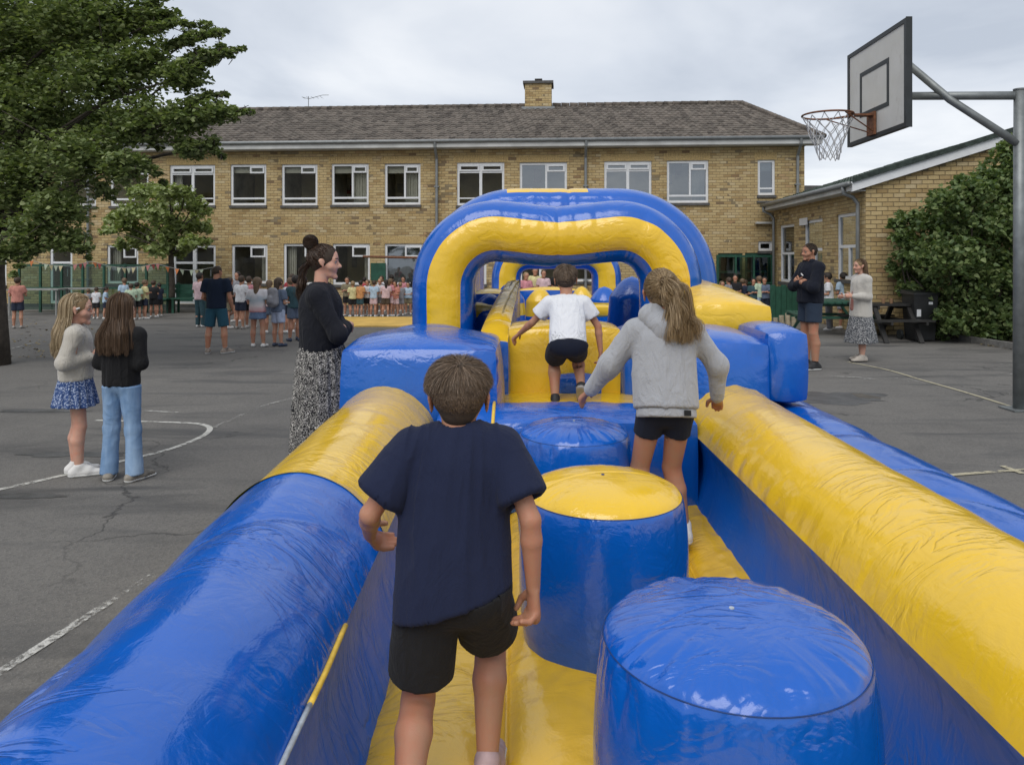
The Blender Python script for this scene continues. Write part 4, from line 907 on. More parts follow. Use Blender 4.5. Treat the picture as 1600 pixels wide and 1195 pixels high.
# ================================================================ YARD FURNITURE
# wheelie bin
BINP = simple('black_bin_plastic', (.016, .017, .018), .42, .25, 8, .001, 50)
bx, by = GP(1437, 532)[:2]; bn = thing('wheelie_bin', 'black wheelie bin with small white stickers standing in front of the shrub', 'bin', (bx, by, 0))
k = MB(); w0, w1 = .195, .24; z1 = .93
k.add([(-w0, -w0, .03), (w0, -w0, .03), (w0, w0, .03), (-w0, w0, .03), (-w1, -w1, z1), (w1, -w1, z1), (w1, w1, z1), (-w1, w1, z1)], [(3, 2, 1, 0), (0, 1, 5, 4), (1, 2, 6, 5), (2, 3, 7, 6), (3, 0, 4, 7), (4, 5, 6, 7)]); k.obj('body', BINP, bn, world=False)
k = MB(); k.add([(-.265, -.27, z1 + .002), (.265, -.27, z1 + .002), (.265, .26, z1 + .002), (-.265, .26, z1 + .002), (-.255, -.26, z1 + .04), (.255, -.26, z1 + .04), (.25, .24, z1 + .085), (-.25, .24, z1 + .085)], [(3, 2, 1, 0), (0, 1, 5, 4), (1, 2, 6, 5), (2, 3, 7, 6), (3, 0, 4, 7), (4, 5, 6, 7)]); k.tube([(-.28, .33, z1 + .05), (.28, .33, z1 + .05)], .018, 8); k.obj('lid', BINP, bn, world=False)
for s in (-1, 1): MB().tube([(s * .24, .25, .10), (s * .29, .25, .10)], .10, 18).obj('wheel', BLK, bn, world=False)
MB().box(-.18, -.10, -.232, -.222, .50, .64).obj('sticker', WHITE, bn, world=False); MB().box(.05, .13, -.241, -.233, .74, .79).obj('sticker', WHITE, bn, world=False)
def picnic(x, y, rz, label, m, w=1.15):
    t = thing('picnic_table', label, 'picnic table', (x, y, 0), rz)
    for i in range(5): MB().box(-w / 2, w / 2, -.34 + i * .14, -.34 + i * .14 + .125, .70, .74).obj('table_plank', m, t, world=False)
    for s in (-1, 1):
        for i in (0, 1): MB().box(-w / 2, w / 2, s * .68 - .13 + i * .14, s * .68 - .01 + i * .14, .42, .455).obj('seat_plank', m, t, world=False)
        k = MB(); xx = s * (w / 2 - .22)
        k.bar((xx, -.28, .69), (xx, -.72, 0), .09, .05); k.bar((xx, .28, .69), (xx, .72, 0), .09, .05); k.box(xx + .03, xx + .075, -.82, .82, .36, .42); k.box(xx + .03, xx + .075, -.36, .36, .63, .699); k.obj('leg_frame', m, t, world=False)
    return t
q = GP(1388, 532); picnic(q[0], q[1] + .2, R(4), 'black picnic table with seats between the woman in the cardigan and the bin', BLACKW)
picnic(6.95, 16.2, R(80), 'dark green picnic table behind the man and the woman on the right', GREEN, 1.4)
k = MB(); q = GP(1388, 532)
tt = thing('plant_pot', 'small white pot with a drooping plant on the black picnic table', 'plant', (q[0] - .38, q[1] + .2, .74)); MB().tube([(0, 0, 0), (0, 0, .10)], [.035, .05], 12).obj('pot', WHITE, tt, world=False)
rp = np.random.default_rng(2); V, F = leaves([((0, 0, .2), .12, 60)], .05, rp); obj('foliage', V, F, LEAF3, tt, smooth=False, world=False)
for i, dx in enumerate((.0, .16)):
    tag(MB().tube([(q[0] - .05 + dx, q[1] + .1, .741), (q[0] - .05 + dx, q[1] + .1, .84)], [.03, .038], 12).obj('paper_cup', simple('brown_cup', (.22, .13, .07), .7, .2, 9)), ('brown paper cup on the black picnic table nearer the plant pot', 'brown paper cup on the black picnic table nearer the bin')[i], 'cup', 'paper cups on the picnic table')
# green panel beside the annex wall with flower bed boards
q = GP(1237, 500); gp = thing('green_gate_panel', 'peeling dark green wooden gate panel at the foot of the annex wall', 'gate', (7.1, 19.2, 0))
for i in range(6): MB().box(-.42 + i * .14, -.42 + i * .14 + .13, -.02, .02, .04, .95 - .04 * (i % 2)).obj('plank', GREEN, gp, world=False)
for z in (.25, .72): MB().box(-.42, .42, .022, .05, z, z + .08).obj('rail', GREEN, gp, world=False)
WOODP = simple('pale_weathered_wood', (.36, .31, .22), .85, .3, 10, .002)
q = GP(1215, 512); ps = thing('log_edging', 'short pale wooden posts edging the bed below the annex corner', 'edging', (q[0], q[1], 0))
for i in range(7): MB().tube([(-.5 + i * .17, .06 * i, 0), (-.5 + i * .17, .06 * i, .22 + .05 * ((i * 7) % 3))], .06, 9).obj('post', WOODP, ps, world=False)
# glazed green play screens with posts right of the arches, in front of the doors
SCR = m_glass('green_tinted_screen', (.30, .46, .40), .08)
def screen(x0, x1, yb, yt, n, label, m=GREEN):
    a = GP(x0, yb); b = GP(x1, yb); h = (yb - yt) * a[1] / FP; t = thing('playground_screen', label, 'fence', tuple(a))
    for i in range(n + 1):
        p = a + (b - a) * i / n; MB().box(p[0] - .03, p[0] + .03, p[1] - .03, p[1] + .03, 0, h).obj('post', m, t)
        if i < n:
            q = a + (b - a) * (i + 1) / n; MB().bar((p[0] + .03, p[1], h - .05), (q[0] - .03, q[1], h - .05), .05, .06).obj('rail', m, t); MB().bar((p[0] + .03, p[1], h * .5), (q[0] - .03, q[1], h * .5), .04, .05).obj('rail', m, t)
            obj('panel', [(p[0] + .03, p[1], .08), (q[0] - .03, q[1], .08), (q[0] - .03, q[1], h - .08), (p[0] + .03, p[1], h - .08)], [(0, 1, 2, 3)], SCR, t, smooth=False)
    return t
screen(1121, 1206, 486, 398, 3, 'green framed glazed screen in front of the doors near the annex')
screen(30, 262, 488, 412, 7, 'green framed glazed screen along the wall behind the small tree', GREEN)
# low railing, benches and tables at the far left
RAIL = simple('grey_rail', (.25, .25, .24), .6, .2, 8)
def bench(x, yb, label, m, w=1.3):
    q = GP(x, yb); t = thing('bench', label, 'bench', tuple(q))
    for i in range(3): MB().box(-w / 2, w / 2, -.2 + i * .14, -.2 + i * .14 + .12, .42, .455).obj('seat_plank', m, t, world=False)
    for i in range(2): MB().box(-w / 2, w / 2, .24, .265, .58 + i * .15, .70 + i * .15).obj('back_plank', m, t, world=False)
    for s in (-1, 1): k = MB(); xx = s * (w / 2 - .15); k.box(xx - .03, xx + .03, -.18, -.12, 0, .42); k.box(xx - .03, xx + .03, .20, .24, 0, .9); k.box(xx - .03, xx + .03, -.12, .20, .36, .42); k.obj('leg_frame', m, t, world=False)
bench(300, 489, 'dark green bench against the school wall just right of the small tree', GREEN); bench(225, 490, 'dark green bench behind the children left of the small tree', GREEN, 1.5)
def table(x, yb, label, m, w=1.3, h=.72):
    q = GP(x, yb); t = thing('folding_table', label, 'table', tuple(q)); MB().box(-w / 2, w / 2, -.3, .3, h, h + .035).obj('table_top', m, t, world=False)
    for sx in (-1, 1):
        for sy in (-1, 1): MB().box(sx * (w / 2 - .08) - .02, sx * (w / 2 - .08) + .02, sy * .25 - .02, sy * .25 + .02, 0, h).obj('leg', RAIL, t, world=False)
table(60, 492, 'grey folding table by the fence at the far left, nearest the leafy tree', RAIL, 1.5); table(128, 490, 'grey folding table by the fence behind the blonde girl', RAIL, 1.2)
q = GP(128, 490)
# bunting between the building and a post
bt = thing('bunting', 'string of small red, cream and orange bunting flags in front of the left wall', 'bunting', tuple(PX(40, 405, 21.3)))
pts = []
for i in range(41): s = i / 40; p = PX(42 + (345 - 42) * s, 405 + 10 * s, 21.3); p[2] -= .16 * abs(math.sin(s * math.pi * 3)); pts.append(p)
MB().tube([tuple(p) for p in pts], .008, 4).obj('string', RAIL, bt)
cols = [simple('red_flag', (.24, .05, .045), .8, .1, 9), simple('cream_flag', (.42, .37, .22), .8, .1, 9), simple('orange_flag', (.45, .15, .05), .8, .1, 9), simple('pink_flag', (.36, .15, .14), .8, .1, 9), simple('pale_green_flag', (.32, .37, .28), .8, .1, 9)]
for i in range(1, 40):
    p = pts[i]; w = .06
    if i % 5 == 3 or i % 7 == 2: continue
    o = MB(); zz_ = .005; o.add([(p[0] - w, p[1] - zz_, p[2]), (p[0] + w, p[1] - zz_, p[2]), (p[0] + .01 * math.sin(i), p[1] - .05 * math.sin(i * 2.1), p[2] - .17), (p[0] - w, p[1] + zz_, p[2]), (p[0] + w, p[1] + zz_, p[2]), (p[0] + .01 * math.sin(i), p[1] - .05 * math.sin(i * 2.1) + .01, p[2] - .17)], [(0, 1, 2), (5, 4, 3), (0, 3, 4, 1), (1, 4, 5, 2), (2, 5, 3, 0)]); o.obj('flag', cols[(i * 7 + i // 3) % 5], bt)
# red-brown awning bar in front of the lower windows
aw = thing('awning_pole', 'thin rusty red awning pole across the lower windows left of the yellow arch', 'pole', tuple(PX(560, 401, 22.5)))
MB().tube([tuple(PX(567, 401, 22.3)), tuple(PX(662, 403, 22.1))], .035, 8).obj('pole', RUST, aw)
# ================================================================ PEOPLE
def nrm(v): v = np.array(v, float); return v / np.linalg.norm(v)
def rc(a, b, ra, rb=None, sq=None, cuts=(), op='u', k=None):
    return dict(a=np.array(a, float), b=np.array(b, float), ra=ra, rb=ra if rb is None else rb, sq=sq, cuts=cuts, op=op, k=k)
def sdf_surface(prims, vox, k, cuts=()):
    lo = np.min([np.minimum(p['a'], p['b']) - max(p['ra'], p['rb']) for p in prims if p['op'] == 'u'], axis=0) - 3 * vox - k
    hi = np.max([np.maximum(p['a'], p['b']) + max(p['ra'], p['rb']) for p in prims if p['op'] == 'u'], axis=0) + 3 * vox + k
    n = np.ceil((hi - lo) / vox).astype(int) + 1
    ax = [lo[i] + vox * np.arange(n[i]) for i in range(3)]
    D = np.full(n, .25, dtype=np.float32)
    for p in prims:
        m = max(p['ra'], p['rb']) + (k * 1.5 + 3 * vox if p['op'] == 'u' else 3 * vox); s0 = np.clip(np.floor((np.minimum(p['a'], p['b']) - m - lo) / vox).astype(int), 0, n - 1); s1 = np.clip(np.ceil((np.maximum(p['a'], p['b']) + m - lo) / vox).astype(int) + 1, 1, n)
        if (s1 <= s0).any(): continue
        sl = tuple(slice(s0[i], s1[i]) for i in range(3))
        X = ax[0][sl[0]][:, None, None]; Y = ax[1][sl[1]][None, :, None]; Z = ax[2][sl[2]][None, None, :]
        a, b = p['a'].copy(), p['b'].copy(); X0, Y0, Z0 = X, Y, Z
        if p['sq'] is not None:
            for v, f in ([p['sq']] if not isinstance(p['sq'], list) else p['sq']):
                v = nrm(v); c = (p['a'] + p['b']) / 2; g = 1 / f - 1
                t = ((X - c[0]) * v[0] + (Y - c[1]) * v[1] + (Z - c[2]) * v[2]) * g
                X, Y, Z = X + t * v[0], Y + t * v[1], Z + t * v[2]; a = a + v * np.dot(a - c, v) * g; b = b + v * np.dot(b - c, v) * g
        ab = b - a; L2 = max(1e-9, ab @ ab)
        t = np.clip(((X - a[0]) * ab[0] + (Y - a[1]) * ab[1] + (Z - a[2]) * ab[2]) / L2, 0, 1)
        d = np.sqrt((X - a[0] - t * ab[0]) ** 2 + (Y - a[1] - t * ab[1]) ** 2 + (Z - a[2] - t * ab[2]) ** 2) - (p['ra'] + t * (p['rb'] - p['ra']))
        for (cn, cp) in p['cuts']: cn = nrm(cn); d = np.maximum(d, (X0 - cp[0]) * cn[0] + (Y0 - cp[1]) * cn[1] + (Z0 - cp[2]) * cn[2])
        E = D[sl]; kk = p['k'] if p['k'] is not None else k
        if p['op'] == 'u':
            if kk > 0: h = np.clip(.5 + .5 * (d - E) / kk, 0, 1); D[sl] = d * (1 - h) + E * h - kk * h * (1 - h)
            else: D[sl] = np.minimum(E, d)
        else: D[sl] = np.maximum(E, -d)
    for (cn, cp) in cuts:
        cn = nrm(cn); D = np.maximum(D, (ax[0] - cp[0])[:, None, None] * cn[0] + (ax[1] - cp[1])[None, :, None] * cn[1] + (ax[2] - cp[2])[None, None, :] * cn[2])
    I_ = D < 0
    # surface nets
    cnt = np.zeros(np.array(D.shape) - 1, dtype=np.int8); acc = np.zeros((*cnt.shape, 3), dtype=np.float32); nx, ny, nz = D.shape
    cs = [(x, y, z) for x in (0, 1) for y in (0, 1) for z in (0, 1)]
    act = np.zeros(cnt.shape, bool); c8 = sum(I_[x:nx - 1 + x, y:ny - 1 + y, z:nz - 1 + z].astype(np.int8) for x, y, z in cs); act = (c8 > 0) & (c8 < 8)
    ids = np.argwhere(act); vid = np.full(cnt.shape, -1, np.int64); vid[act] = np.arange(len(ids))
    A = np.zeros((len(ids), 3)); Cn = np.zeros(len(ids))
    for c0 in cs:
        for d_ in range(3):
            if c0[d_]: continue
            c1 = list(c0); c1[d_] = 1
            v0 = D[tuple((ids + c0).T)]; v1 = D[tuple((ids + c1).T)]; m = (v0 < 0) != (v1 < 0); t = np.where(m, v0 / np.where(m, v0 - v1, 1), 0)
            q = np.array(c0, float)[None].repeat(len(ids), 0); q[:, d_] = t; A += q * m[:, None]; Cn += m
    V = lo + (ids + A / Cn[:, None]) * vox
    F = []
    for d_ in range(3):
        u, w = (d_ + 1) % 3, (d_ + 2) % 3
        sa = [slice(1, -1)] * 3; sb = [slice(1, -1)] * 3; sa[d_] = slice(0, -1); sb[d_] = slice(1, None)
        a_, b_ = I_[tuple(sa)], I_[tuple(sb)]; e = np.argwhere(a_ != b_); 
        if not len(e): continue
        fl = a_[tuple(e.T)]; e = e + 1; e[:, d_] -= 1
        q = []
        for du, dw in ((0, 0), (1, 0), (1, 1), (0, 1)): t = e.copy(); t[:, u] -= du; t[:, w] -= dw; q.append(vid[tuple(t.T)])
        q = np.stack(q, 1); q = np.where(fl[:, None], q, q[:, ::-1]); F.append(q)
    F = np.concatenate(F); F = F[(F >= 0).all(1)]
    return V, F
def vert_normals(V, F):
    n = np.cross(V[F[:, 2]] - V[F[:, 0]], V[F[:, 3]] - V[F[:, 1]]); N = np.zeros_like(V)
    for i in range(4): np.add.at(N, F[:, i], n)
    l = np.linalg.norm(N, axis=1, keepdims=True); l[l == 0] = 1; return N / l
def folds(V, F, amp, f=7, seed=0, stretch=(1, 1, .55), edge=None):
    N = vert_normals(V, F); sh = V.copy(); sh[:, 0] += .5 * sh[:, 2] * np.sign(sh[:, 0] + 1e-6) * np.clip(np.abs(sh[:, 0]) * 8, 0, 1); p = sh * np.array(stretch) * f; w = fbm(p * .5, seed + 3, 2)[:, None] * 1.1
    n = fbm(p + w, seed, 1); d = (1 - np.abs(n) ** .6) * 1.6 - .7; m = np.clip(.55 + fbm(V * f * .45, seed + 21, 1), .1, 1.3)
    n3 = fbm(p * 2.3 + w * 1.5, seed + 5, 1); d3 = (1 - np.abs(n3) ** .6) * 1.4 - .6; d2 = fbm(V * f * .45, seed + 8, 2)
    return V + N * (amp * (1.25 * d * m + .38 * d3 * m + d2 * .7))[:, None]
def relax(V, F, it=2, lam=.5):
    for _ in range(it):
        A = np.zeros_like(V); c = np.zeros(len(V))
        for i in range(4):
            a, b = F[:, i], F[:, (i + 1) % 4]; np.add.at(A, a, V[b]); np.add.at(A, b, V[a]); np.add.at(c, a, 1); np.add.at(c, b, 1)
        V = V + lam * (A / np.maximum(c, 1)[:, None] - V)
    return V
def hand(prims, wr, d, n, H, curl=.6, side=1, r0=.0145):
    """palm plus five bent fingers; n is the direction the palm faces"""
    d = nrm(d); n = np.array(n, float); n = nrm(n - d * (n @ d)); s = np.cross(d, n) * side; L = .105 * H; pl = L * .5; R_ = .0068 * H
    palm = wr + d * pl
    prims.append(rc(wr + d * .01 * H, palm, .0165 * H, .0195 * H, sq=(n, .62), k=.006 * H))
    for i, (o, ln) in enumerate(((-.75, .40), (-.27, .48), (.22, .45), (.68, .36))):
        b = palm - d * .008 * H + s * o * .019 * H; a1 = curl * (.75 + .12 * i); d1 = nrm(d * math.cos(a1) + n * math.sin(a1) + s * o * .12); a2 = a1 + curl * 1.25; d2 = nrm(d * math.cos(a2) + n * math.sin(a2))
        m = b + d1 * L * ln * .55; e = m + d2 * L * ln * .5
        prims.append(rc(b, m, R_ * 1.05, R_ * .95, k=.002 * H)); prims.append(rc(m, e, R_ * .95, R_ * .8, k=.002 * H))
    b = wr + d * .014 * H - s * .013 * H; t1_ = nrm(d * .75 - s * .75 + n * .35); m = b + t1_ * L * .27; e = m + nrm(d * .9 - s * .15 + n * .5) * L * .22
    prims.append(rc(b, m, R_ * 1.25, R_ * 1.1, k=.004 * H)); prims.append(rc(m, e, R_ * 1.1, R_ * .85, k=.002 * H))

def strands_mesh(P, w, taper=.35):
    """P (n,m,3) polylines -> ribbons"""
    n, m, _ = P.shape; T = np.gradient(P, axis=1); T /= np.linalg.norm(T, axis=2, keepdims=True) + 1e-9
    rnd = rng.normal(size=(n, 1, 3)); Sd = np.cross(T, rnd); Sd /= np.linalg.norm(Sd, axis=2, keepdims=True) + 1e-9
    ww = (w * (1 - (1 - taper) * np.linspace(0, 1, m) ** 1.5))[None, :, None] * (.7 + .6 * rng.random((n, 1, 1)))
    V = np.stack([P - Sd * ww, P + Sd * ww], 2).reshape(-1, 3); i = (np.arange(n) * m * 2)[:, None] + (np.arange(m - 1) * 2)[None]; i = i.ravel()
    return V, np.stack([i, i + 1, i + 3, i + 2], 1)

class Fig: pass
PR = {'kid': dict(th=.238, sh=.225, ank=.045, tor=.295, nk=.014, hh=.168, sw=.094, hw=.046, ua=.150, fa=.135),
      'man': dict(th=.245, sh=.24, ank=.043, tor=.30, nk=.020, hh=.132, sw=.106, hw=.05, ua=.172, fa=.145),
      'woman': dict(th=.245, sh=.235, ank=.043, tor=.292, nk=.026, hh=.132, sw=.090, hw=.052, ua=.165, fa=.14)}
def solve(H, kind, pose):
    q = Fig(); p = PR[kind]; q.p = p; q.H = H; q.kind = kind
    g = lambda k, d: nrm(pose.get(k, d))
    up = g('lean', (0, 0, 1)); yaw = R(pose.get('yaw', 0)); xr = np.array([math.cos(yaw), math.sin(yaw), 0.]); xr = nrm(xr - up * (xr @ up)); fw = np.cross(up, xr); q.up, q.xr, q.fw = up, xr, fw
    tilt = pose.get('tilt', 0.)                        # shoulders rise on the right
    xs = nrm(xr + up * tilt); q.xs = xs
    hx = nrm(xr + np.array([0, 0, pose.get('hip', 0.)])); 
    q.pel = np.zeros(3)
    q.neck = q.pel + up * p['tor'] * H; q.sh = {}; q.el = {}; q.wr = {}; q.hip = {}; q.kn = {}; q.an = {}
    for s, c in ((-1, 'L'), (1, 'R')):
        q.sh[c] = q.neck + xs * s * p['sw'] * H - up * .036 * H + np.array(pose.get('shr' + c, (0, 0, 0))) * H
        q.el[c] = q.sh[c] + g('u' + c, (s * .12, -.03, -1)) * p['ua'] * H; q.wr[c] = q.el[c] + g('f' + c, (s * .03, .15, -1)) * p['fa'] * H
        q.hip[c] = q.pel + hx * s * p['hw'] * H - up * .0 * H
        q.kn[c] = q.hip[c] + g('t' + c, (s * .03, .02, -1)) * p['th'] * H; q.an[c] = q.kn[c] + g('s' + c, (0, -.03, -1)) * p['sh'] * H
    q.hup = g('head', tuple(up * .6 + np.array([0, 0, .4]))); hy = R(pose.get('hyaw', 0)); f0 = nrm(fw - q.hup * (fw @ q.hup)); x0 = np.cross(f0, q.hup)
    q.hf = f0 * math.cos(hy) - x0 * math.sin(hy); q.hx = np.cross(q.hf, q.hup)
    hh = p['hh'] * H; q.hh = hh; q.chin = q.neck + up * p['nk'] * H; q.hc = q.neck + q.hup * (p['nk'] * H + hh * .5) + q.hf * .012 * H
    low = min(q.an['L'][2], q.an['R'][2]) - p['ank'] * H; off = np.array([0, 0, -low]) + np.array(pose.get('off', (0, 0, 0)))
    for d in (q.sh, q.el, q.wr, q.hip, q.kn, q.an):
        for c in d: d[c] = d[c] + off
    q.pel = q.pel + off; q.neck = q.neck + off; q.hc = q.hc + off; q.chin = q.chin + off
    q.M = np.stack([q.hx, q.hf, q.hup], 1)            # head-local -> figure
    return q
def hl(q, x, y, z): return q.hc + q.M @ (np.array([x, y, z], float) * q.hh)
def body_prims(q, pose, hands='full', face=True):
    H, hh = q.H, q.hh; P = []; ad = q.kind != 'kid'; fl = .94 if q.kind == 'woman' else 1.0
    u, x, f = q.up, q.xr, q.fw
    P.append(rc(q.pel - x * .035 * H + u * .01 * H, q.pel + x * .035 * H + u * .01 * H, .056 * H, sq=(f, .85)))
    P.append(rc(q.pel + u * .03 * H, q.neck - u * .09 * H, .062 * H, .066 * H, sq=(f, .72)))
    P.append(rc(q.neck - u * .075 * H - x * .045 * H, q.neck - u * .075 * H + x * .045 * H, .050 * H, sq=(f, .85)))
    nr_ = {'man': .034, 'woman': .0275}.get(q.kind, .036); P.append(rc(q.neck - u * .02 * H, q.hc - q.hup * .15 * hh - q.hf * .06 * hh, nr_ * H, nr_ * .92 * H, k=.015 * H))
    lt_ = {'kid': (.046, .032, .034, .020), 'man': (.050, .033, .036, .022), 'woman': (.048, .031, .033, .019)}[q.kind if q.kind in ('man', 'woman') else 'kid']
    at = {'kid': (.024, .0195, .0205, .0138), 'man': (.031, .0245, .026, .0165), 'woman': (.025, .0195, .021, .0135)}[q.kind if q.kind in ('man', 'woman') else 'kid']
    for c in 'LR':
        P.append(rc(q.neck - u * .022 * H, q.sh[c], .028 * H, .024 * H))
        P.append(rc(q.sh[c], q.el[c], at[0] * H, at[1] * H, k=.008)); mid = q.el[c] * .7 + q.wr[c] * .3; P.append(rc(q.el[c], mid, at[1] * H, at[2] * H, k=.008)); P.append(rc(mid, q.wr[c], at[2] * H, at[3] * H, k=.008))
        P.append(rc(q.hip[c], q.kn[c], lt_[0] * H, lt_[1] * H, k=.01)); b = nrm(np.cross(x, q.an[c] - q.kn[c])); b = b if b @ f < 0 else -b
        mid = q.kn[c] * .66 + q.an[c] * .34 + b * .012 * H; P.append(rc(q.kn[c], mid, lt_[1] * H, lt_[2] * H, k=.012)); P.append(rc(mid, q.an[c], lt_[2] * H, lt_[3] * H, k=.012))
        P.append(rc(q.an[c], q.an[c] + nrm(pose.get('foot' + c, (0, 1, 0))) * .05 * H - np.array([0, 0, .018 * H]), .018 * H, .015 * H))
        d = nrm(pose.get('h' + c, q.wr[c] - q.el[c])); s = 1 if c == 'R' else -1; n = pose.get('n' + c, tuple(-s * x + .3 * f))
        if hands == 'full': hand(P, q.wr[c], d, n, H, pose.get('curl' + c, .6), side=-s)
        else: P.append(rc(q.wr[c], q.wr[c] + d * .055 * H, .015 * H, .019 * H, sq=(n, .65), k=.004)); P.append(rc(q.wr[c] + d * .055 * H, q.wr[c] + nrm(d + .5 * np.array(n)) * .09 * H, .018 * H, .013 * H, sq=(n, .6), k=.004))
    L = lambda x_, y, z: hl(q, x_, y, z)
    sx = (q.hx, .86)
    P.append(rc(L(0, -.07, .10), L(0, .02, .10), .385 * hh, sq=sx, k=.01)); P.append(rc(L(0, .08, -.12), L(0, .12, -.20), .27 * hh, .23 * hh, sq=(q.hx, .9), k=.02))
    P.append(rc(L(-.08, .22, -.36), L(.08, .22, -.36), .10 * hh, k=.02))
    if face:
        kk = .008 * H / 1.3
        P.append(rc(L(0, .385, .00), L(0, .475, -.13), .035 * hh, .052 * hh, k=kk)); P.append(rc(L(-.05, .405, -.15), L(.05, .405, -.15), .035 * hh, k=kk))
        P.append(rc(L(-.17, .315, .075), L(.17, .315, .075), .065 * hh, k=kk)); P.append(rc(L(-.07, .352, -.245), L(.07, .352, -.245), .022 * hh, k=kk * .6)); P.append(rc(L(-.06, .342, -.30), L(.06, .342, -.30), .026 * hh, k=kk * .6)); P.append(rc(L(-.03, .325, -.435), L(.03, .325, -.435), .078 * hh, k=kk * 1.5))
        for s in (-1, 1): P.append(rc(L(s * .20, .22, -.13), L(s * .14, .27, -.17), .11 * hh, k=kk * 2))
    for s in (-1, 1):
        P.append(rc(L(s * .365, -.03, .03), L(s * .355, .0, -.12), .085 * hh, .05 * hh, sq=(q.hx * 1.0 + q.hf * .25 * s, .38), k=.002))
    return P
def prim_dist(V, p):
    a, b = p['a'], p['b']; X = V.copy()
    if p['sq'] is not None:
        for v, f in ([p['sq']] if not isinstance(p['sq'], list) else p['sq']):
            v = nrm(v); c = (p['a'] + p['b']) / 2; g = 1 / f - 1; X = X + ((X - c) @ v * g)[:, None] * v; a = a + v * np.dot(a - c, v) * g; b = b + v * np.dot(b - c, v) * g
    ab = b - a; t = np.clip((X - a) @ ab / max(1e-9, ab @ ab), 0, 1); return np.linalg.norm(X - a - t[:, None] * ab, axis=1) - (p['ra'] + t * (p['rb'] - p['ra']))
REG = {}
def tuck(me, q, prims, guard, margin=.012, far=.035):
    """press a mesh inward wherever it would show through the cloth over it"""
    n = len(me.vertices); V = np.empty(n * 3, np.float32); me.vertices.foreach_get('co', V); V = V.reshape(-1, 3).astype(float); N = np.empty(n * 3, np.float32); me.vertices.foreach_get('normal', N); N = N.reshape(-1, 3)
    best = np.full(n, 9.); 
    for p in prims:
        if p['op'] != 'u': continue
        d = prim_dist(V, p)
        for cn, cp in p['cuts']: d = np.where((V - np.array(cp)) @ nrm(cn) > .002, 9., d)
        best = np.minimum(best, d)
    act = (best > -margin) & (best < far) & ((V - q.neck) @ q.up < -.05 * q.H)
    if guard:
        for c in 'LR':
            ab = q.wr[c] - q.el[c]; L = np.linalg.norm(ab); u_ = ab / L; t = (V - q.el[c]) @ u_; rr = np.linalg.norm(V - q.el[c] - np.clip(t, 0, L + .1 * q.H)[:, None] * u_, axis=1)
            act &= ~((rr < np.where(t > L * .85, .085, .045) * q.H) & (t > (L - .012 * q.H if guard == 'long' else .0)) & (t < L + .14 * q.H))
    V = V - N * np.where(act, np.clip(best + margin, 0, far + .015), 0)[:, None]; me.vertices.foreach_set('co', V.astype(np.float32).ravel()); me.update()
def put(fig, name, V, F, mat, smooth=True, kind=None): return obj(name, V, F, mat, fig, smooth, world=False, kind=kind)
def head_bits(fig, q, eyecol=(.05, .04, .03), brow=None, lips=(.45, .2, .17)):
    EY = simple('eye_white', (.30, .28, .26), .5, .02, 9); IR = simple('dark_iris', (.02, .015, .012), .2, .02, 9)
    for s in (-1, 1):
        for r_, y, m, nm in ((.050, .328, EY, 'eye'), (.036, .345, IR, 'iris')):
            V, F = sdf_surface([rc(hl(q, s * .155, y, .005), hl(q, s * .155, y, .005), r_ * q.hh)], r_ * q.hh / 5, .001); 
            if nm == 'eye': e = put(fig, nm, V, F, m)
            else: put(e, nm, V, F, m)
        V, F = sdf_surface([rc(hl(q, s * .09, .395, .105), hl(q, s * .23, .345, .11), .019 * q.hh, .012 * q.hh)], .005 * q.hh * 2, .001); put(fig, 'eyebrow', V, F, brow or simple('brow_hair', (.06, .04, .03), .8, .2, 30))
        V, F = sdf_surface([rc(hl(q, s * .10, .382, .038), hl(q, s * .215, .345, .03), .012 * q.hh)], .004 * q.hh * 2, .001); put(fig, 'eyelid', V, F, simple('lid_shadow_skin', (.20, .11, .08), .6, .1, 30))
    V, F = sdf_surface([rc(hl(q, -.08, .362, -.245), hl(q, .08, .362, -.245), .018 * q.hh, k=.004), rc(hl(q, -.06, .354, -.292), hl(q, .06, .354, -.292), .020 * q.hh)], .009 * q.hh, .003); put(fig, 'lips', V, F, simple('lips%d' % int(lips[0] * 100), lips, .5, .05, 20))
def shoe(fig, q, c, d, H, mat, sole, vox, label=None):
    d = nrm((d[0], d[1], d[2] if len(d) > 2 else 0)); an = q.an[c]; h = q.p['ank'] * H; up = np.array([0, 0, 1.]); side = np.cross(d, up); side = nrm(side); up = np.cross(side, d)
    hl_ = an - d * .028 * H - up * h * .55; toe = an + d * .098 * H - up * h * .62
    P = [rc(hl_, an + d * .04 * H - up * h * .5, .0255 * H, .027 * H), rc(an + d * .04 * H - up * h * .5, toe, .027 * H, .0215 * H, sq=(up, .8)), rc(hl_ + up * .004 * H, an + up * .012 * H, .024 * H, .0245 * H), rc(an + up * .005 * H, an + d * .05 * H - up * .01 * H, .022 * H, .020 * H)]
    V, F = sdf_surface(P, vox, .012 * H, cuts=[(-up, an - up * (h - .006 * H))]); o = put(fig, 'shoe', V, F, mat)
    P = [rc(hl_, an + d * .03 * H - up * h * .5, .029 * H, .030 * H), rc(an + d * .03 * H - up * h * .5, toe + d * .004 * H, .030 * H, .0245 * H)]
    V, F = sdf_surface(P, vox, .01 * H, cuts=[(up, an - up * (h * .70)), (-up, an - up * h)]); put(o, 'sole', V, F, sole); return o
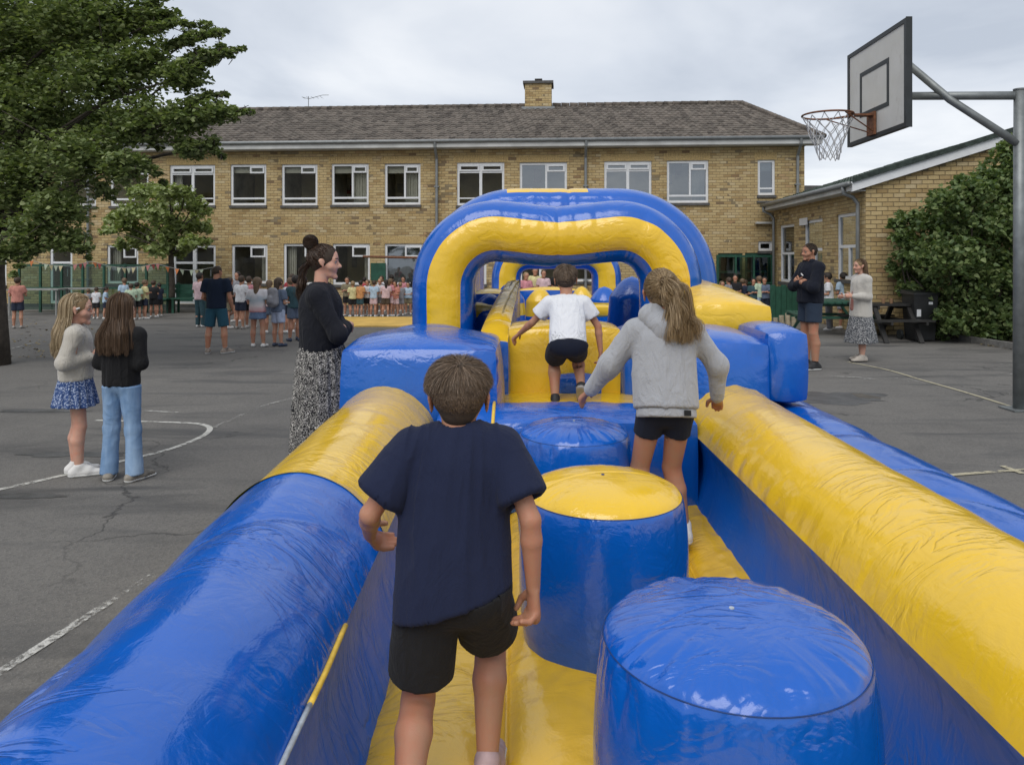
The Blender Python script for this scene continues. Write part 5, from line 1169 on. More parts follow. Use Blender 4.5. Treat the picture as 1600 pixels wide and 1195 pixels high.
def tee(q, slf, H, loose=1.0, hem=-.01, hollow=False, hemr=.098, long=False, slr=(.036, .035), cuff=.022, depth=.66, hemn=None):
    u, x, f = q.up, q.xr, q.fw; h0 = q.pel + u * hem * H; ch = q.neck - u * .085 * H
    hn = -u if hemn is None else -nrm(hemn)
    P = [rc(h0 - u * .03 * H, ch, hemr * H * loose, .093 * H * loose, sq=(f, depth), cuts=[(hn, h0)])]
    P.append(rc(q.neck - u * .030 * H - q.xs * .03 * H, q.neck - u * .030 * H + q.xs * .03 * H, .047 * H, sq=(f, .95)))
    for c in 'LR':
        s = 1 if c == 'R' else -1; d = nrm(q.el[c] - q.sh[c]); L = q.p['ua'] * H
        P.append(rc(q.neck - u * .024 * H, q.sh[c], .036 * H, .031 * H * loose))
        if long:
            P.append(rc(q.sh[c], q.el[c], min(slr[0], .037) * H * loose, slr[1] * .88 * H * loose)); P.append(rc(q.el[c], q.wr[c] - nrm(q.wr[c] - q.el[c]) * .012 * H, slr[1] * .88 * H * loose, cuff * 1.12 * H))
        else:
            e = q.sh[c] + d * L * slf; P.append(rc(q.sh[c], e + d * .02 * H, slr[0] * H * loose, slr[1] * 1.08 * H * loose, cuts=[(d, e)]))
    if hollow:
        for c in 'LR':
            d = nrm(q.el[c] - q.sh[c]); L = q.p['ua'] * H
            if not long: e = q.sh[c] + d * L * slf; P.append(rc(e - d * .035 * H, e + d * .03 * H, slr[0] * .8 * H * loose, slr[1] * .98 * H * loose, op='s'))
        P.append(rc(h0 - u * .06 * H, h0 + u * .03 * H, hemr * .92 * H * loose, sq=(f, depth * .95), op='s'))
    # neck opening
    P.append(rc(q.neck - u * .004 * H, q.neck + u * .08 * H + f * .01 * H, .036 * H, .046 * H, op='s'))
    return P
def shorts(q, fr, H, loose=1.0, waist=.055, long=False, flare=1.12, sh_r=None):
    u, x, f = q.up, q.xr, q.fw; P = [rc(q.pel + u * .01 * H - x * .028 * H, q.pel + u * .01 * H + x * .028 * H, .066 * H * loose, sq=(f, .95)), rc(q.pel + u * .02 * H, q.pel + u * waist * H, .080 * H * loose, .073 * H * loose, sq=(f, .75), cuts=[(u, q.pel + u * waist * H)])]
    for c in 'LR':
        d = nrm(q.kn[c] - q.hip[c]); L = q.p['th'] * H
        if long:
            r0, r1, r2 = sh_r or (.056, .042, .036); r1 += .0
            P.append(rc(q.hip[c], q.kn[c], r0 * H * loose, r1 * H * loose)); e = q.an[c]; dd = nrm(e - q.kn[c]); P.append(rc(q.kn[c], e + dd * .02 * H, r1 * H * loose, r2 * H * loose, cuts=[(dd, e + dd * .012 * H)]))
        else: e = q.hip[c] + d * L * fr; P.append(rc(q.hip[c], e + d * .02 * H, .055 * H * loose, .049 * H * loose * flare, cuts=[(d, e)]))
    return P
def cap_prims(q, t=.02, nape=-.22, front=.0, long=0, side=.0):
    P = [rc(hl(q, 0, -.075, .115), hl(q, 0, .0, .115), (.385 + t) * q.hh, sq=(q.hx, .88)), rc(hl(q, 0, -.16, -.02), hl(q, 0, -.15, nape + .12), .29 * q.hh, .22 * q.hh)]
    P.append(rc(hl(q, 0, .62, -.02 + front), hl(q, 0, .62, -.42), .44 * q.hh, op='s'))
    return P
def skirt(fig, q, z1, z0, r1, r0, mat, pleats=14, amp=.012, name='skirt', depth=.78, cx=0., cy=0., seed=0, pw=.8):
    nu, nv = 160, 40; th = np.linspace(0, 2 * math.pi, nu, endpoint=False); t = np.linspace(0, 1, nv); TH, T_ = np.meshgrid(th, t, indexing='ij')
    rr = r1 + (r0 - r1) * T_ ** pw + amp * T_ * np.sin(TH * pleats + 1.5 * fbm(np.stack([np.cos(TH) * 2, np.sin(TH) * 2, T_ + seed], -1), seed)) + .25 * amp * np.sin(TH * pleats * 2.3 + 1)
    zz = z1 + (z0 - z1) * T_ - .4 * amp * np.sin(TH * 3)
    V = np.stack([q.pel[0] + cx * T_ + rr * np.cos(TH), q.pel[1] + cy * T_ + rr * depth * np.sin(TH), zz], 2)
    # inner lining so the hem has thickness
    Vi = V.copy(); Vi[..., :2] = q.pel[:2] + (V[..., :2] - q.pel[:2]) * .975; a = V.reshape(-1, 3); b = Vi.reshape(-1, 3); F = grid_faces(nu, nv, cu=True); n = len(a)
    i = np.arange(nu); e = np.stack([i * nv + nv - 1, ((i + 1) % nu) * nv + nv - 1, ((i + 1) % nu) * nv + nv - 1 + n, i * nv + nv - 1 + n], 1); top = np.stack([i * nv, i * nv + n, ((i + 1) % nu) * nv + n, ((i + 1) % nu) * nv], 1)
    tuck(REG[fig.name]['body'].data, q, [rc(q.pel + np.array([0, 0, z1 - q.pel[2] + .1]), q.pel - np.array([0, 0, .06 * q.H]), r1 * .93, r1 * 1.0, sq=((0, 1, 0), depth), cuts=[((0, 0, -1), q.pel - np.array([0, 0, .045 * q.H]))])], 'short', .006, .09)
    return put(fig, name, np.concatenate([a, b]), np.concatenate([F, F[:, ::-1] + n, e, top]), mat)
def scalp_dirs(n, q, keep):
    d = rng.normal(size=(n * 3, 3)); d /= np.linalg.norm(d, axis=1, keepdims=True); return d[keep(d)][:n]
def head_r(d, hh, t=.0):       # radius of the hair cap in direction d (head-local), about (0,-.04,.10)
    return hh * (.40 + t) * (1 - .10 * np.clip(-d[:, 2] - .1, 0, 1)) / np.sqrt((d[:, 0] / .87) ** 2 + (d[:, 1] / 1.10) ** 2 + (d[:, 2]) ** 2)
def toworld(q, p): return q.hc + (p + np.array([0, -.04, .10]) * q.hh) @ q.M.T
def short_hair(fig, q, n, mat, ltop=.045, lnape=.014, w=.0007, seed=0, lift=.35, m=5, up_top=.3):
    hh = q.hh
    def keep(d): y = d[:, 1]; z = d[:, 2]; return ~((y > .30) & (z < .42 + .3 * (y - .3))) & (z > -.80 + .40 * (y > -.25) + .45 * (y > .05)) & ~((np.abs(d[:, 0]) > .72) & (z < -.02) & (y > -.42) & (z < -.12))
    d = scalp_dirs(n, q, keep); n = len(d); wh = nrm((.12, -.62, .78)); L = (lnape + (ltop - lnape) * np.clip((d[:, 2] - .0) / .7, 0, 1) ** 1.2) * (.75 + .5 * rng.random(n))
    T = d - wh; T[:, 2] -= .35; nz = fbm(d * 3.5, seed, 2); nz2 = fbm(d * 3.5, seed + 5, 2); T = T + np.cross(d, T) * (.55 * nz[:, None] + .28) + .12 * rng.normal(size=T.shape)
    P = [d * head_r(d, hh, -.005)[:, None]]; cur = P[0]
    for k_ in range(m - 1):
        dd = cur / np.linalg.norm(cur, axis=1, keepdims=True); t = T - dd * (T * dd).sum(1, keepdims=True); t /= np.linalg.norm(t, axis=1, keepdims=True) + 1e-6
        lf = lift * (1 - k_ / m) * (.25 + up_top * np.clip(dd[:, 2:3], 0, 1) * 3); cur = cur + (t + dd * lf) * (L / (m - 1))[:, None]
        r_ = np.linalg.norm(cur, axis=1); mn = head_r(dd, hh, .004 + .004 * k_); cur = cur * (np.maximum(r_, mn) / r_)[:, None]; P.append(cur)
    P = np.stack(P, 1); V, F = strands_mesh(toworld(q, P.reshape(-1, 3)).reshape(P.shape), w, .3); return put(fig, 'hair', V, F, mat)
def swept_hair(fig, q, n, mat, tie, w=.0009, seed=0, name='hair', m=9):
    """hair drawn back over the skull to a tie point (head-local direction)"""
    hh = q.hh; tie = nrm(tie)
    def keep(d): y = d[:, 1]; z = d[:, 2]; return ~((y > .28) & (z < .40 + .35 * (y - .3))) & (z > -.68 + .5 * (y > .0)) & ~((np.abs(d[:, 0]) > .8) & (z < -.2) & (y > -.25))
    d = scalp_dirs(n, q, keep); n = len(d); P = []
    wv = fbm(d * 5, seed, 2)[:, None]
    for t in np.linspace(0, 1, m):
        e = d * (1 - t) + tie * t + np.cross(d, tie) * (.10 * wv * math.sin(math.pi * t)); e /= np.linalg.norm(e, axis=1, keepdims=True) + 1e-6
        P.append(e * (head_r(e, hh, .012 + .02 * t) + .004 * rng.normal(size=n) * .5)[:, None])
    P = np.stack(P, 1); V, F = strands_mesh(toworld(q, P.reshape(-1, 3)).reshape(P.shape), w, .8); return put(fig, name, V, F, mat)
def tail(fig, q, n, mat, tie, path, spread, w=.0011, locks=26, seed=0, m=14, name='ponytail', wave=.012):
    tie = nrm(tie); r_ = np.random.default_rng(seed); p0 = toworld(q, (tie * head_r(tie[None], q.hh, .03)[0])[None])[0]; pts = np.array([(0, 0, 0)] + list(path), float) + p0
    q_, t, L = smooth_path(pts, m); lk = r_.normal(size=(locks, 3)); ph = r_.random((locks, 2)) * 6.28; li = r_.integers(0, locks, n); ln = .72 + .33 * r_.random(locks)[li]
    tt = np.linspace(0, 1, m)[None, :] * ln[:, None]; C0 = np.stack([np.interp(tt, np.linspace(0, 1, m), q_[:, i]) for i in range(3)], 2)
    sp = spread * (tt ** .6)[..., None]; wv = wave * np.sin(tt * 11 + ph[li, 0][:, None])[..., None] * lk[li][:, None, ::-1] * .7
    P = C0 + sp * lk[li][:, None, :] * .75 + wv + .0045 * r_.normal(size=(n, 1, 3)) * (1 + 1.2 * tt[..., None]) + .004 * r_.normal(size=(n, 1, 3))
    V, F = strands_mesh(P, w, .4); return put(fig, name, V, F, mat)
def long_hair(fig, q, n, mat, length, w=.0011, locks=70, seed=0, wave=.008, back=.03, m=22, spread=1.0, asym=0., wf=30):
    """parted hair falling from the crown over the back and shoulders"""
    r_ = np.random.default_rng(seed); hh = q.hh; lk = np.linspace(0, 1, locks); lk_a = math.pi * (.06 + .88 * lk); li = r_.integers(0, locks, n)
    a = lk_a[li] + r_.normal(size=n) * .035                        # 0 = right side, pi/2 = back, pi = left side
    dep = r_.random(n) ** .6; ph = r_.random(locks) * 6.28; ln = length * (.82 + .25 * r_.random(locks))[li] * (.94 + .1 * r_.random(n)); out = r_.random(locks)
    P = np.zeros((n, m, 3)); s = np.linspace(0, 1, m)
    top = hh * .30; 
    for j, t in enumerate(s):
        zf = t ** 1.0 * (ln + .55 * hh); z = hh * .50 - zf * (1 - .0 * t)        # drops from the crown
        zz = np.clip(z / hh, -.3, .5); rad = np.sqrt(np.clip(1 - ((zz - .10) / .42) ** 2, .02, 1)); rad = np.where(z / hh < .10, 1.0, rad)
        rx = hh * (.365 * rad + .02 + .02 * dep); ry = hh * (.44 * rad + .01 + .03 * dep)
        below = np.clip((-.25 * hh - z) / (.5 * hh), 0, 1); rx = rx * (1 + (.10 * spread) * below) ; ry = ry * (1 - .15 * below) + back * below
        y0 = -.04 * hh
        P[:, j, 0] = rx * np.cos(a) + asym * below; P[:, j, 1] = y0 - ry * np.sin(a) * (1) + .10 * hh * (1 - rad) * 0
        P[:, j, 2] = z
        wv = wave * below * np.sin(z * wf + ph[li]); P[:, j, 0] += wv * np.sin(a) + .010 * below * (out[li] - .5) * 4 * spread; P[:, j, 1] -= np.abs(wv) * .8 + .006 * below * out[li]
    P += .0040 * r_.normal(size=(n, 1, 3)) * np.linspace(.4, 1.3, m)[None, :, None]; P[:, :, 0] += (.012 * fbm(np.stack([a[:, None] * 6 + 0 * s[None], s[None] * 3 + 0 * a[:, None], 0 * a[:, None] + 0 * s[None] + seed], -1), seed, 2)) * s[None]
    # keep z in world vertical below the head: head-local to figure
    Wd = q.hc + P @ q.M.T; V, F = strands_mesh(Wd.reshape(n, m, 3), w, .45); return put(fig, 'hair', V, F, mat)
def figure(label, pos, rz, H, kind, pose, group=None, vox=.006, skinc='skin', hands='full', face=True):
    q = solve(H, kind, pose); fig = thing('person', label, 'person', pos, R(rz), group); OFF[fig.name] = np.zeros(3)
    V, F = sdf_surface(body_prims(q, pose, hands, face), vox, .014 * H); V = relax(V, F, 1, .4) if vox < .01 else V
    REG[fig.name] = dict(body=put(fig, 'body', V, F, SK[skinc])); return fig, q
def cloth(fig, q, name, prims, vox, mat, amp=.004, f=7, seed=0, k=.018, rl=2, stretch=(1, 1, .55), cuts=()):
    V, F = sdf_surface(prims, vox, k * q.H, cuts)
    V = relax(V, F, rl, .5); 
    if amp: V = folds(V, F, amp, f, seed, stretch)
    o = put(fig, name, V, F, mat); r_ = REG[fig.name]; top = name in ('shirt', 'hoodie', 'jumper', 'sweatshirt', 'cardigan', 'polo_shirt'); low = name in ('shorts', 'jeans')
    if top or low: tuck(r_['body'].data, q, prims, ('long' if name not in ('shirt', 'polo_shirt') else 'short') if top else 'short')
    if top: r_['top'] = prims
    if low and r_.get('top'): tuck(o.data, q, r_['top'], None, .014)
    return o
SK = {'skin': skin('fair_skin', (.47, .27, .18)), 'tan': skin('tanned_skin', (.40, .215, .135)), 'pale': skin('pale_skin', (.56, .34, .25)), 'far': skin('lightly_tanned_skin', (.42, .24, .16))}
SHW = simple('white_shoe', (.62, .61, .59), .55, .08, 25, .001, 90); SHB = simple('black_shoe', (.02, .02, .022), .6, .2, 25, .001, 90); SOLW = simple('white_sole', (.60, .60, .58), .6, .06, 25); SOCKW = fabric('white_sock', (.60, .58, .60)); SHG = simple('grey_shoe', (.28, .26, .24), .6, .2, 25, .001, 90); SHN = simple('navy_shoe', (.03, .045, .08), .6, .2, 25, .001, 90)
# ---------------------------------------------------------------- the boy in the navy T-shirt, nearest
NAVY = fabric('navy_cotton', (.013, .018, .045), 500, .18, fold=.003); CHAR = fabric('charcoal_cotton', (.016, .016, .017), 420, .25, fold=.006)
PR['boy'] = dict(PR['kid'], hh=.157, sw=.086, nk=-.022); pose = dict(lean=(.02, .20, 1), tilt=.04, hip=.06, tL=(-.11, .12, -1), sL=(.02, -1.0, -.36), tR=(.12, .85, -1), sR=(-.02, -.50, -1), uL=(-.52, -.20, -.75), fL=(-.16, .85, -.62), hL=(.15, .8, -.6), nL=(1, .2, 0), curlL=.55,
            uR=(.38, -.42, -.82), fR=(.04, .10, -1), hR=(.02, .05, -1), nR=(-.8, -.4, 0), curlR=.8, head=(0, .12, 1), footL=(0, .5, -.9), footR=(.15, 1, 0))
fb, q = figure('boy in a navy T-shirt and black shorts seen from behind, running on the near floor', (-.150, 1.90, FZ - .04), 0, 1.33, 'boy', pose, vox=.0045, skinc='tan', face=False)
HB = 1.33
cloth(fb, q, 'shirt', tee(q, .72, HB, 1.05, hem=-.025, hollow=True, hemr=.107, slr=(.034, .046), depth=.66, hemn=(-.30, .05, 1)), .0045, NAVY, .0115, 5.6, 3, k=.018, stretch=(1, 1, .75))
cloth(fb, q, 'shorts', shorts(q, .74, HB, 1.14, waist=.05, flare=1.12), .005, CHAR, .005, 9, 8)
for c, d in (('L', (0, .5, -.9)), ('R', (.15, 1, 0))): shoe(fb, q, c, d, HB, simple('pink_grey_shoe', (.42, .30, .30), .6, .15, 25), SOLW, .005)
V, F = sdf_surface(cap_prims(q, .008, -.25), .005, .01); HBR = hairmat('ash_brown_hair', (.062, .042, .028), (.36, .26, .18)); HDK = simple('dark_hair_base', (.04, .027, .018), .8, .3, 60)
put(fb, 'hair_base', relax(V, F), F, HDK); short_hair(fb, q, 42000, HBR, .056, .014, .00055, seed=4)

# ---------------------------------------------------------------- girl with the ponytail
GREY = fabric('heather_grey_fleece', (.33, .34, .365), 260, .16, .95, .002, fold=.008, sheen=.4); DNAVY = fabric('dark_navy_cotton', (.012, .015, .027), 420, .2)
HG = 1.36
pose = dict(lean=(.02, .26, 1), tilt=.0, yaw=-6, tL=(-.14, .30, -1), sL=(.08, -.35, -1), tR=(-.05, .36, -1), sR=(.22, .10, -1), uL=(-.62, .12, -.80), fL=(-.45, .40, -.72), hL=(-.35, .6, -.5), nL=(.3, .3, -1), curlL=.35, uR=(.56, .06, -.70), fR=(.08, .35, -.9), hR=(.25, .75, -.35), nR=(0, .2, -1), curlR=.3,
            head=(-.02, .16, 1), footL=(.05, 1, 0), footR=(.1, 1, 0))
fg, q = figure('girl with a blonde ponytail in a grey hoodie and navy shorts climbing beside the pillars', (.71, 3.42, FZ + .01), 0, HG, 'kid', pose, vox=.006, skinc='tan', face=False)
cloth(fg, q, 'hoodie', tee(q, .7, HG, 1.12, hem=-.002, hemr=.096, long=True, slr=(.036, .033), cuff=.021, depth=.82), .0065, GREY, .011, 5, 13, k=.028)
cloth(fg, q, 'hem_band', [rc(q.pel - q.up * .03 * HG, q.pel - q.up * .008 * HG, .100 * HG, sq=(q.fw, .80), cuts=[(-q.up, q.pel - q.up * .034 * HG), (q.up, q.pel - q.up * .004 * HG)])], .0065, GREY, .002, 12, 14, k=.004)
for c in 'LR':
    dd = nrm(q.wr[c] - q.el[c]); cloth(fg, q, 'cuff', [rc(q.wr[c] - dd * .035 * HG, q.wr[c] - dd * .004 * HG, .0235 * HG, .021 * HG)], .005, GREY, .001, 12, 15, k=.004)
cloth(fg, q, 'hood', [rc(q.neck + q.up * .012 * HG - q.fw * .030 * HG - q.xr * .045 * HG, q.neck - q.up * .035 * HG - q.fw * .055 * HG, .040 * HG), rc(q.neck + q.up * .012 * HG - q.fw * .030 * HG + q.xr * .045 * HG, q.neck - q.up * .035 * HG - q.fw * .055 * HG, .040 * HG), rc(q.neck + q.up * .02 * HG - q.xr * .05 * HG + q.fw * .02 * HG, q.neck + q.up * .02 * HG - q.xr * .04 * HG - q.fw * .03 * HG, .028 * HG), rc(q.neck + q.up * .02 * HG + q.xr * .05 * HG + q.fw * .02 * HG, q.neck + q.up * .02 * HG + q.xr * .04 * HG - q.fw * .03 * HG, .028 * HG), rc(q.neck - q.up * .03 * HG - q.fw * .05 * HG, q.neck - q.up * .075 * HG - q.fw * .055 * HG, .048 * HG, .03 * HG)], .0065, GREY, .006, 8, 19, k=.02)
cloth(fg, q, 'shorts', shorts(q, .42, HG, .92, waist=.0, flare=1.0), .006, DNAVY, .003, 9, 8)
obj('hem_label', [(x_, y_, z_) for x_, y_, z_ in [tuple(q.pel + q.xr * a * HG - q.fw * b * HG - q.up * c_ * HG) for a, b, c_ in ((.050, .0765, .030), (.074, .066, .030), (.074, .066, .012), (.050, .0765, .012))]], [(0, 1, 2, 3)], CHAR, fg, world=False)
for c, d in (('L', (.05, 1, 0)), ('R', (.1, 1, 0))):
    cloth(fg, q, 'sock', [rc(q.an[c], q.an[c] * .78 + q.kn[c] * .22, .0215 * HG, .0245 * HG)], .005, SOCKW, 0); shoe(fg, q, c, d, HG, SHW, SOLW, .006)
V, F = sdf_surface(cap_prims(q, .010, -.24), .006, .01); HBL = hairmat('dark_blonde_hair', (.20, .13, .065), (.62, .46, .27)); HBB = simple('blonde_hair_base', (.22, .145, .075), .8, .3, 60)
put(fg, 'hair_base', relax(V, F), F, HBB); tie = (.10, -.95, .12); swept_hair(fg, q, 12000, HBL, tie, .0007, 3)
tail(fg, q, 8500, HBL, tie, [(.015, -.055, -.005), (.035, -.075, -.07), (.055, -.07, -.15), (.06, -.06, -.235)], .046, .0008, 44, 5, wave=.02)
pt = toworld(q, (nrm(tie) * head_r(nrm(tie)[None], q.hh, .04)[0])[None])[0]; MB().tube([tuple(pt - np.array([.0, .008, 0])), tuple(pt + np.array([.0, .010, 0]))], .017, 12).obj('hair_tie', CHAR, fg, smooth=True, world=False)

# ---------------------------------------------------------------- boy in the white T-shirt on the climb
WTEE = fabric('white_cotton', (.66, .67, .70), 420, .05, fold=.006); HW = 1.20
pose = dict(lean=(.02, .70, 1), yaw=-3, tL=(-.08, 1.0, -.55), sL=(.0, -.55, -1), tR=(.10, 1.0, -.40), sR=(.05, -.95, -.85), uL=(-.62, .22, -.70), fL=(-.48, .62, -.48), hL=(-.5, .5, -.5), nL=(0, .3, -1), curlL=.5, uR=(.50, .0, -.80), fR=(.10, -.05, -1), hR=(.05, .1, -1), nR=(-1, .3, 0), curlR=.6,
            head=(-.03, .12, 1), footL=(0, 1, 0), footR=(.1, .6, -.8))
fw_, q = figure('boy in a white T-shirt and navy shorts scrambling up the yellow climbing wall', (.36, 4.78, .70), 0, HW, 'kid', pose, vox=.007, skinc='tan', face=False)
cloth(fw_, q, 'shirt', tee(q, .62, HW, 1.04, hem=-.0, hollow=True, hemr=.098, slr=(.043, .043), depth=.70), .007, WTEE, .006, 8, 31)
cloth(fw_, q, 'shorts', shorts(q, .74, HW, 1.10, waist=.06, flare=1.12), .007, DNAVY, .005, 9, 33)
for c, d in (('L', (0, 1, 0)), ('R', (.1, .6, -.8))): shoe(fw_, q, c, d, HW, SHB, SHG, .007)
V, F = sdf_surface(cap_prims(q, .012, -.20), .007, .01); put(fw_, 'hair_base', relax(V, F), F, HDK); short_hair(fw_, q, 7000, HBR, .045, .014, .0014, seed=6)

# ---------------------------------------------------------------- the two girls on the left
CREAM = fabric('cream_fleece', (.46, .43, .375), 200, .14, .95, .003, fold=.008, sheen=.5); BLKF = fabric('black_sweat_cotton', (.012, .012, .013), 350, .2, fold=.008)
def m_denim(name, a, b):
    t = NT(name); co = t.coords(); c = t.mix(t.ramp(t.noise(t.coords('Object', (1, 1, .25)), 9, 4, .6), (.3, 0.), (.7, 1.)), a, b); c = t.mix(.25, c, t.mix(t.noise(co, 500, 2), a, b)); return t.set(c, .85, 0, .2, t.bump(t.noise(co, 300, 2), .001))
JEAN = m_denim('light_blue_denim', (.10, .20, .37), (.34, .47, .64))
def m_floral(name, base, spot, sc, thr=.5, warp=.4):
    t = NT(name); co = t.coords(); v = t.n('TexVoronoi'); v.inputs['Scale'].default_value = sc; v.inputs['Randomness'].default_value = 1
    mp = t.n('VectorMath', operation='ADD'); nn = t.n('TexNoise'); nn.inputs['Scale'].default_value = sc * .6; nn.inputs['Detail'].default_value = 2; t.L.new(co, nn.inputs['Vector']); s = t.n('VectorMath', operation='SCALE'); s.inputs['Scale'].default_value = warp / sc * 8; t.L.new(nn.outputs['Color'], s.inputs[0]); t.L.new(co, mp.inputs[0]); t.L.new(s.outputs[0], mp.inputs[1]); t.L.new(mp.outputs[0], v.inputs['Vector'])
    c = t.mix(t.ramp(v.outputs['Distance'], (thr - .05, 1.), (thr + .05, 0.)), base, spot); return t.set(c, .85, 0, .2)
FLORAL = m_floral('blue_floral_cotton', (.035, .07, .19), (.36, .42, .55), 75, .40); HL = 1.44
pose = dict(lean=(0, -.02, 1), tL=(.0, .05, -1), sL=(.0, -.06, -1), tR=(-.02, .10, -1), sR=(.0, -.02, -1), uL=(-.25, -.18, -1), fL=(.35, .85, .10), uR=(.20, -.30, -1), fR=(-.4, .85, .12), nL=(1, 0, 0), nR=(-1, 0, 0), head=(0, .03, 1), hyaw=-6, footL=(-.1, 1, 0), footR=(.1, 1, 0))
g1 = GP(118, 742); f1_, q = figure('girl with long wavy blonde hair, cream jumper and short blue floral skirt', tuple(g1), -62, 1.43, 'kid', pose, vox=.0075, skinc='pale')
cloth(f1_, q, 'jumper', tee(q, .7, HL, 1.06, hem=.015, hemr=.088, long=True, slr=(.040, .038), cuff=.023, depth=.86), .0085, CREAM, .011, 5.5, 41, k=.024)
skirt(f1_, q, q.pel[2] + .05 * HL, q.pel[2] - .125 * HL, .080 * HL, .130 * HL, FLORAL, 15, .010, depth=.85)
for c, d in (('L', (-.1, 1, 0)), ('R', (.1, 1, 0))): cloth(f1_, q, 'sock', [rc(q.an[c], q.an[c] * .92 + q.kn[c] * .08, .0205 * HL, .0215 * HL)], .006, SOCKW, 0); shoe(f1_, q, c, d, HL, SHW, SOLW, .007)
head_bits(f1_, q); V, F = sdf_surface(cap_prims(q, .012, -.30), .007, .01); put(f1_, 'hair_base', relax(V, F), F, HBB)
HBL2 = hairmat('wavy_blonde_hair', (.25, .17, .085), (.74, .59, .38)); long_hair(f1_, q, 11000, HBL2, .33, .0011, 60, 3, .014, .035, spread=2.6, wf=26); swept_hair(f1_, q, 2500, HBL2, (0, -.8, -.45), .0016, 5)
MB().tube([tuple(hl(q, .37, .12, .06)), tuple(hl(q, .40, .02, .02))], .007, 8).obj('hair_clip', SHW, f1_, smooth=True, world=False)
g2 = GP(190, 750); pose = dict(lean=(0, -.01, 1), tL=(-.06, .02, -1), sL=(-.05, -.02, -1), tR=(.07, .02, -1), sR=(.05, -.02, -1), uL=(-.14, -.05, -1), fL=(.45, .75, -.15), uR=(.16, -.05, -1), fR=(-.45, .75, -.15), nL=(1, 0, 0), nR=(-1, 0, 0), head=(0, .02, 1), footL=(-.5, 1, 0), footR=(.35, 1, 0))
f2_, q = figure('girl with long straight brown hair in a black sweatshirt and light blue jeans', tuple(g2), -8, 1.44, 'kid', pose, vox=.0075, skinc='pale', face=False); HL = 1.44
cloth(f2_, q, 'sweatshirt', tee(q, .7, HL, 1.04, hem=-.005, hemr=.092, long=True, slr=(.040, .036), cuff=.023, depth=.78), .0085, BLKF, .011, 5.5, 51, k=.024)
cloth(f2_, q, 'jeans', shorts(q, .7, HL, 1.0, waist=.03, long=True, sh_r=(.054, .038, .043)), .0075, JEAN, .0055, 10, 52, stretch=(1, 1, 1.4))
for c, d in (('L', (-.5, 1, 0)), ('R', (.35, 1, 0))): shoe(f2_, q, c, d, HL, simple('beige_navy_shoe', (.22, .20, .17), .7, .5, 16), SOLW, .007)
V, F = sdf_surface(cap_prims(q, .012, -.30), .007, .01); put(f2_, 'hair_base', relax(V, F), F, HDK); HBR2 = hairmat('long_brown_hair', (.045, .026, .016), (.26, .165, .10)); long_hair(f2_, q, 11000, HBR2, .30, .0010, 46, 8, .006, .05, spread=2.2, wf=18); swept_hair(f2_, q, 2000, HBR2, (0, -.8, -.45), .0016, 5)

# ---------------------------------------------------------------- woman with the bun
HWo = 1.80; BLZ = fabric('black_jersey', (.011, .012, .017), 380, .2, fold=.008)
def m_dash():
    t = NT('black_skirt_white_dashes'); co = t.coords(); n = t.noise(co, 46, 1, .4, 2.0); c = t.mix(t.ramp(n, (.47, 0.), (.49, 1.), (.555, 1.), (.575, 0.)), (.016, .016, .018), (.50, .48, .45)); return t.set(c, .85, 0, .2)
pose = dict(lean=(0, -.02, 1), tL=(0, .02, -1), tR=(0, .02, -1), uR=(.10, .50, -.90), fR=(-1, .10, .12), uL=(-.10, .42, -.95), fL=(1, .12, .18), nL=(1, 0, -.2), nR=(-.8, 0, -.3), head=(0, .03, 1), hyaw=0)
f3_, q = figure('woman with a dark hair bun, black cardigan and long patterned skirt, arms folded', (-1.345, 5.25, 0), -84, 1.83, 'woman', pose, vox=.0085, skinc='pale'); HWo = 1.83
cloth(f3_, q, 'cardigan', tee(q, .7, HWo, .98, hem=.045, hemr=.090, long=True, slr=(.038, .034), cuff=.021, depth=.90), .0095, BLZ, .010, 5, 61, k=.024)
skirt(f3_, q, q.pel[2] + .13, .10, .070 * HWo, .125 * HWo, m_dash(), 9, .014, depth=1.0, seed=4, pw=.35)
for c in 'LR': shoe(f3_, q, c, (0, 1, 0), HWo, SHB, SHB, .01)
head_bits(f3_, q); V, F = sdf_surface(cap_prims(q, .014, -.22), .0065, .01); put(f3_, 'hair_base', relax(V, F), F, HDK); HDB = hairmat('dark_brown_hair', (.022, .013, .009), (.11, .065, .042)); swept_hair(f3_, q, 5000, HDB, (0, -.62, .78), .0012, 9)
bc_ = toworld(q, (nrm((0, -.62, .78)) * head_r(nrm((0, -.62, .78))[None], q.hh, .17)[0])[None])[0]; rb_ = np.random.default_rng(8); V, F = sdf_surface([rc(bc_, bc_, .050)], .006, .01); bn_ = put(f3_, 'hair_bun', V, F, HDK)
th = rb_.random((900, 1)) * 6.28 + np.linspace(0, 3.6, 12)[None]; ax_ = nrm((0, -.62, .78)); ph_ = rb_.normal(size=(900, 1)) * .55; rad_ = .0525 + .003 * rb_.random((900, 1)); lp = np.stack([rad_ * np.cos(ph_) * np.cos(th), rad_ * np.cos(ph_) * np.sin(th), rad_ * np.sin(ph_) + 0 * th], 2)
V, F = strands_mesh(bc_ + lp, .0013, .8); put(bn_, 'strands', V, F, HDB); tail(f3_, q, 900, HDB, (0, -.95, -.35), [(0, -.03, -.05), (0, -.045, -.14), (0, -.04, -.27)], .014, .0013, 9, 7, name='loose_hair')

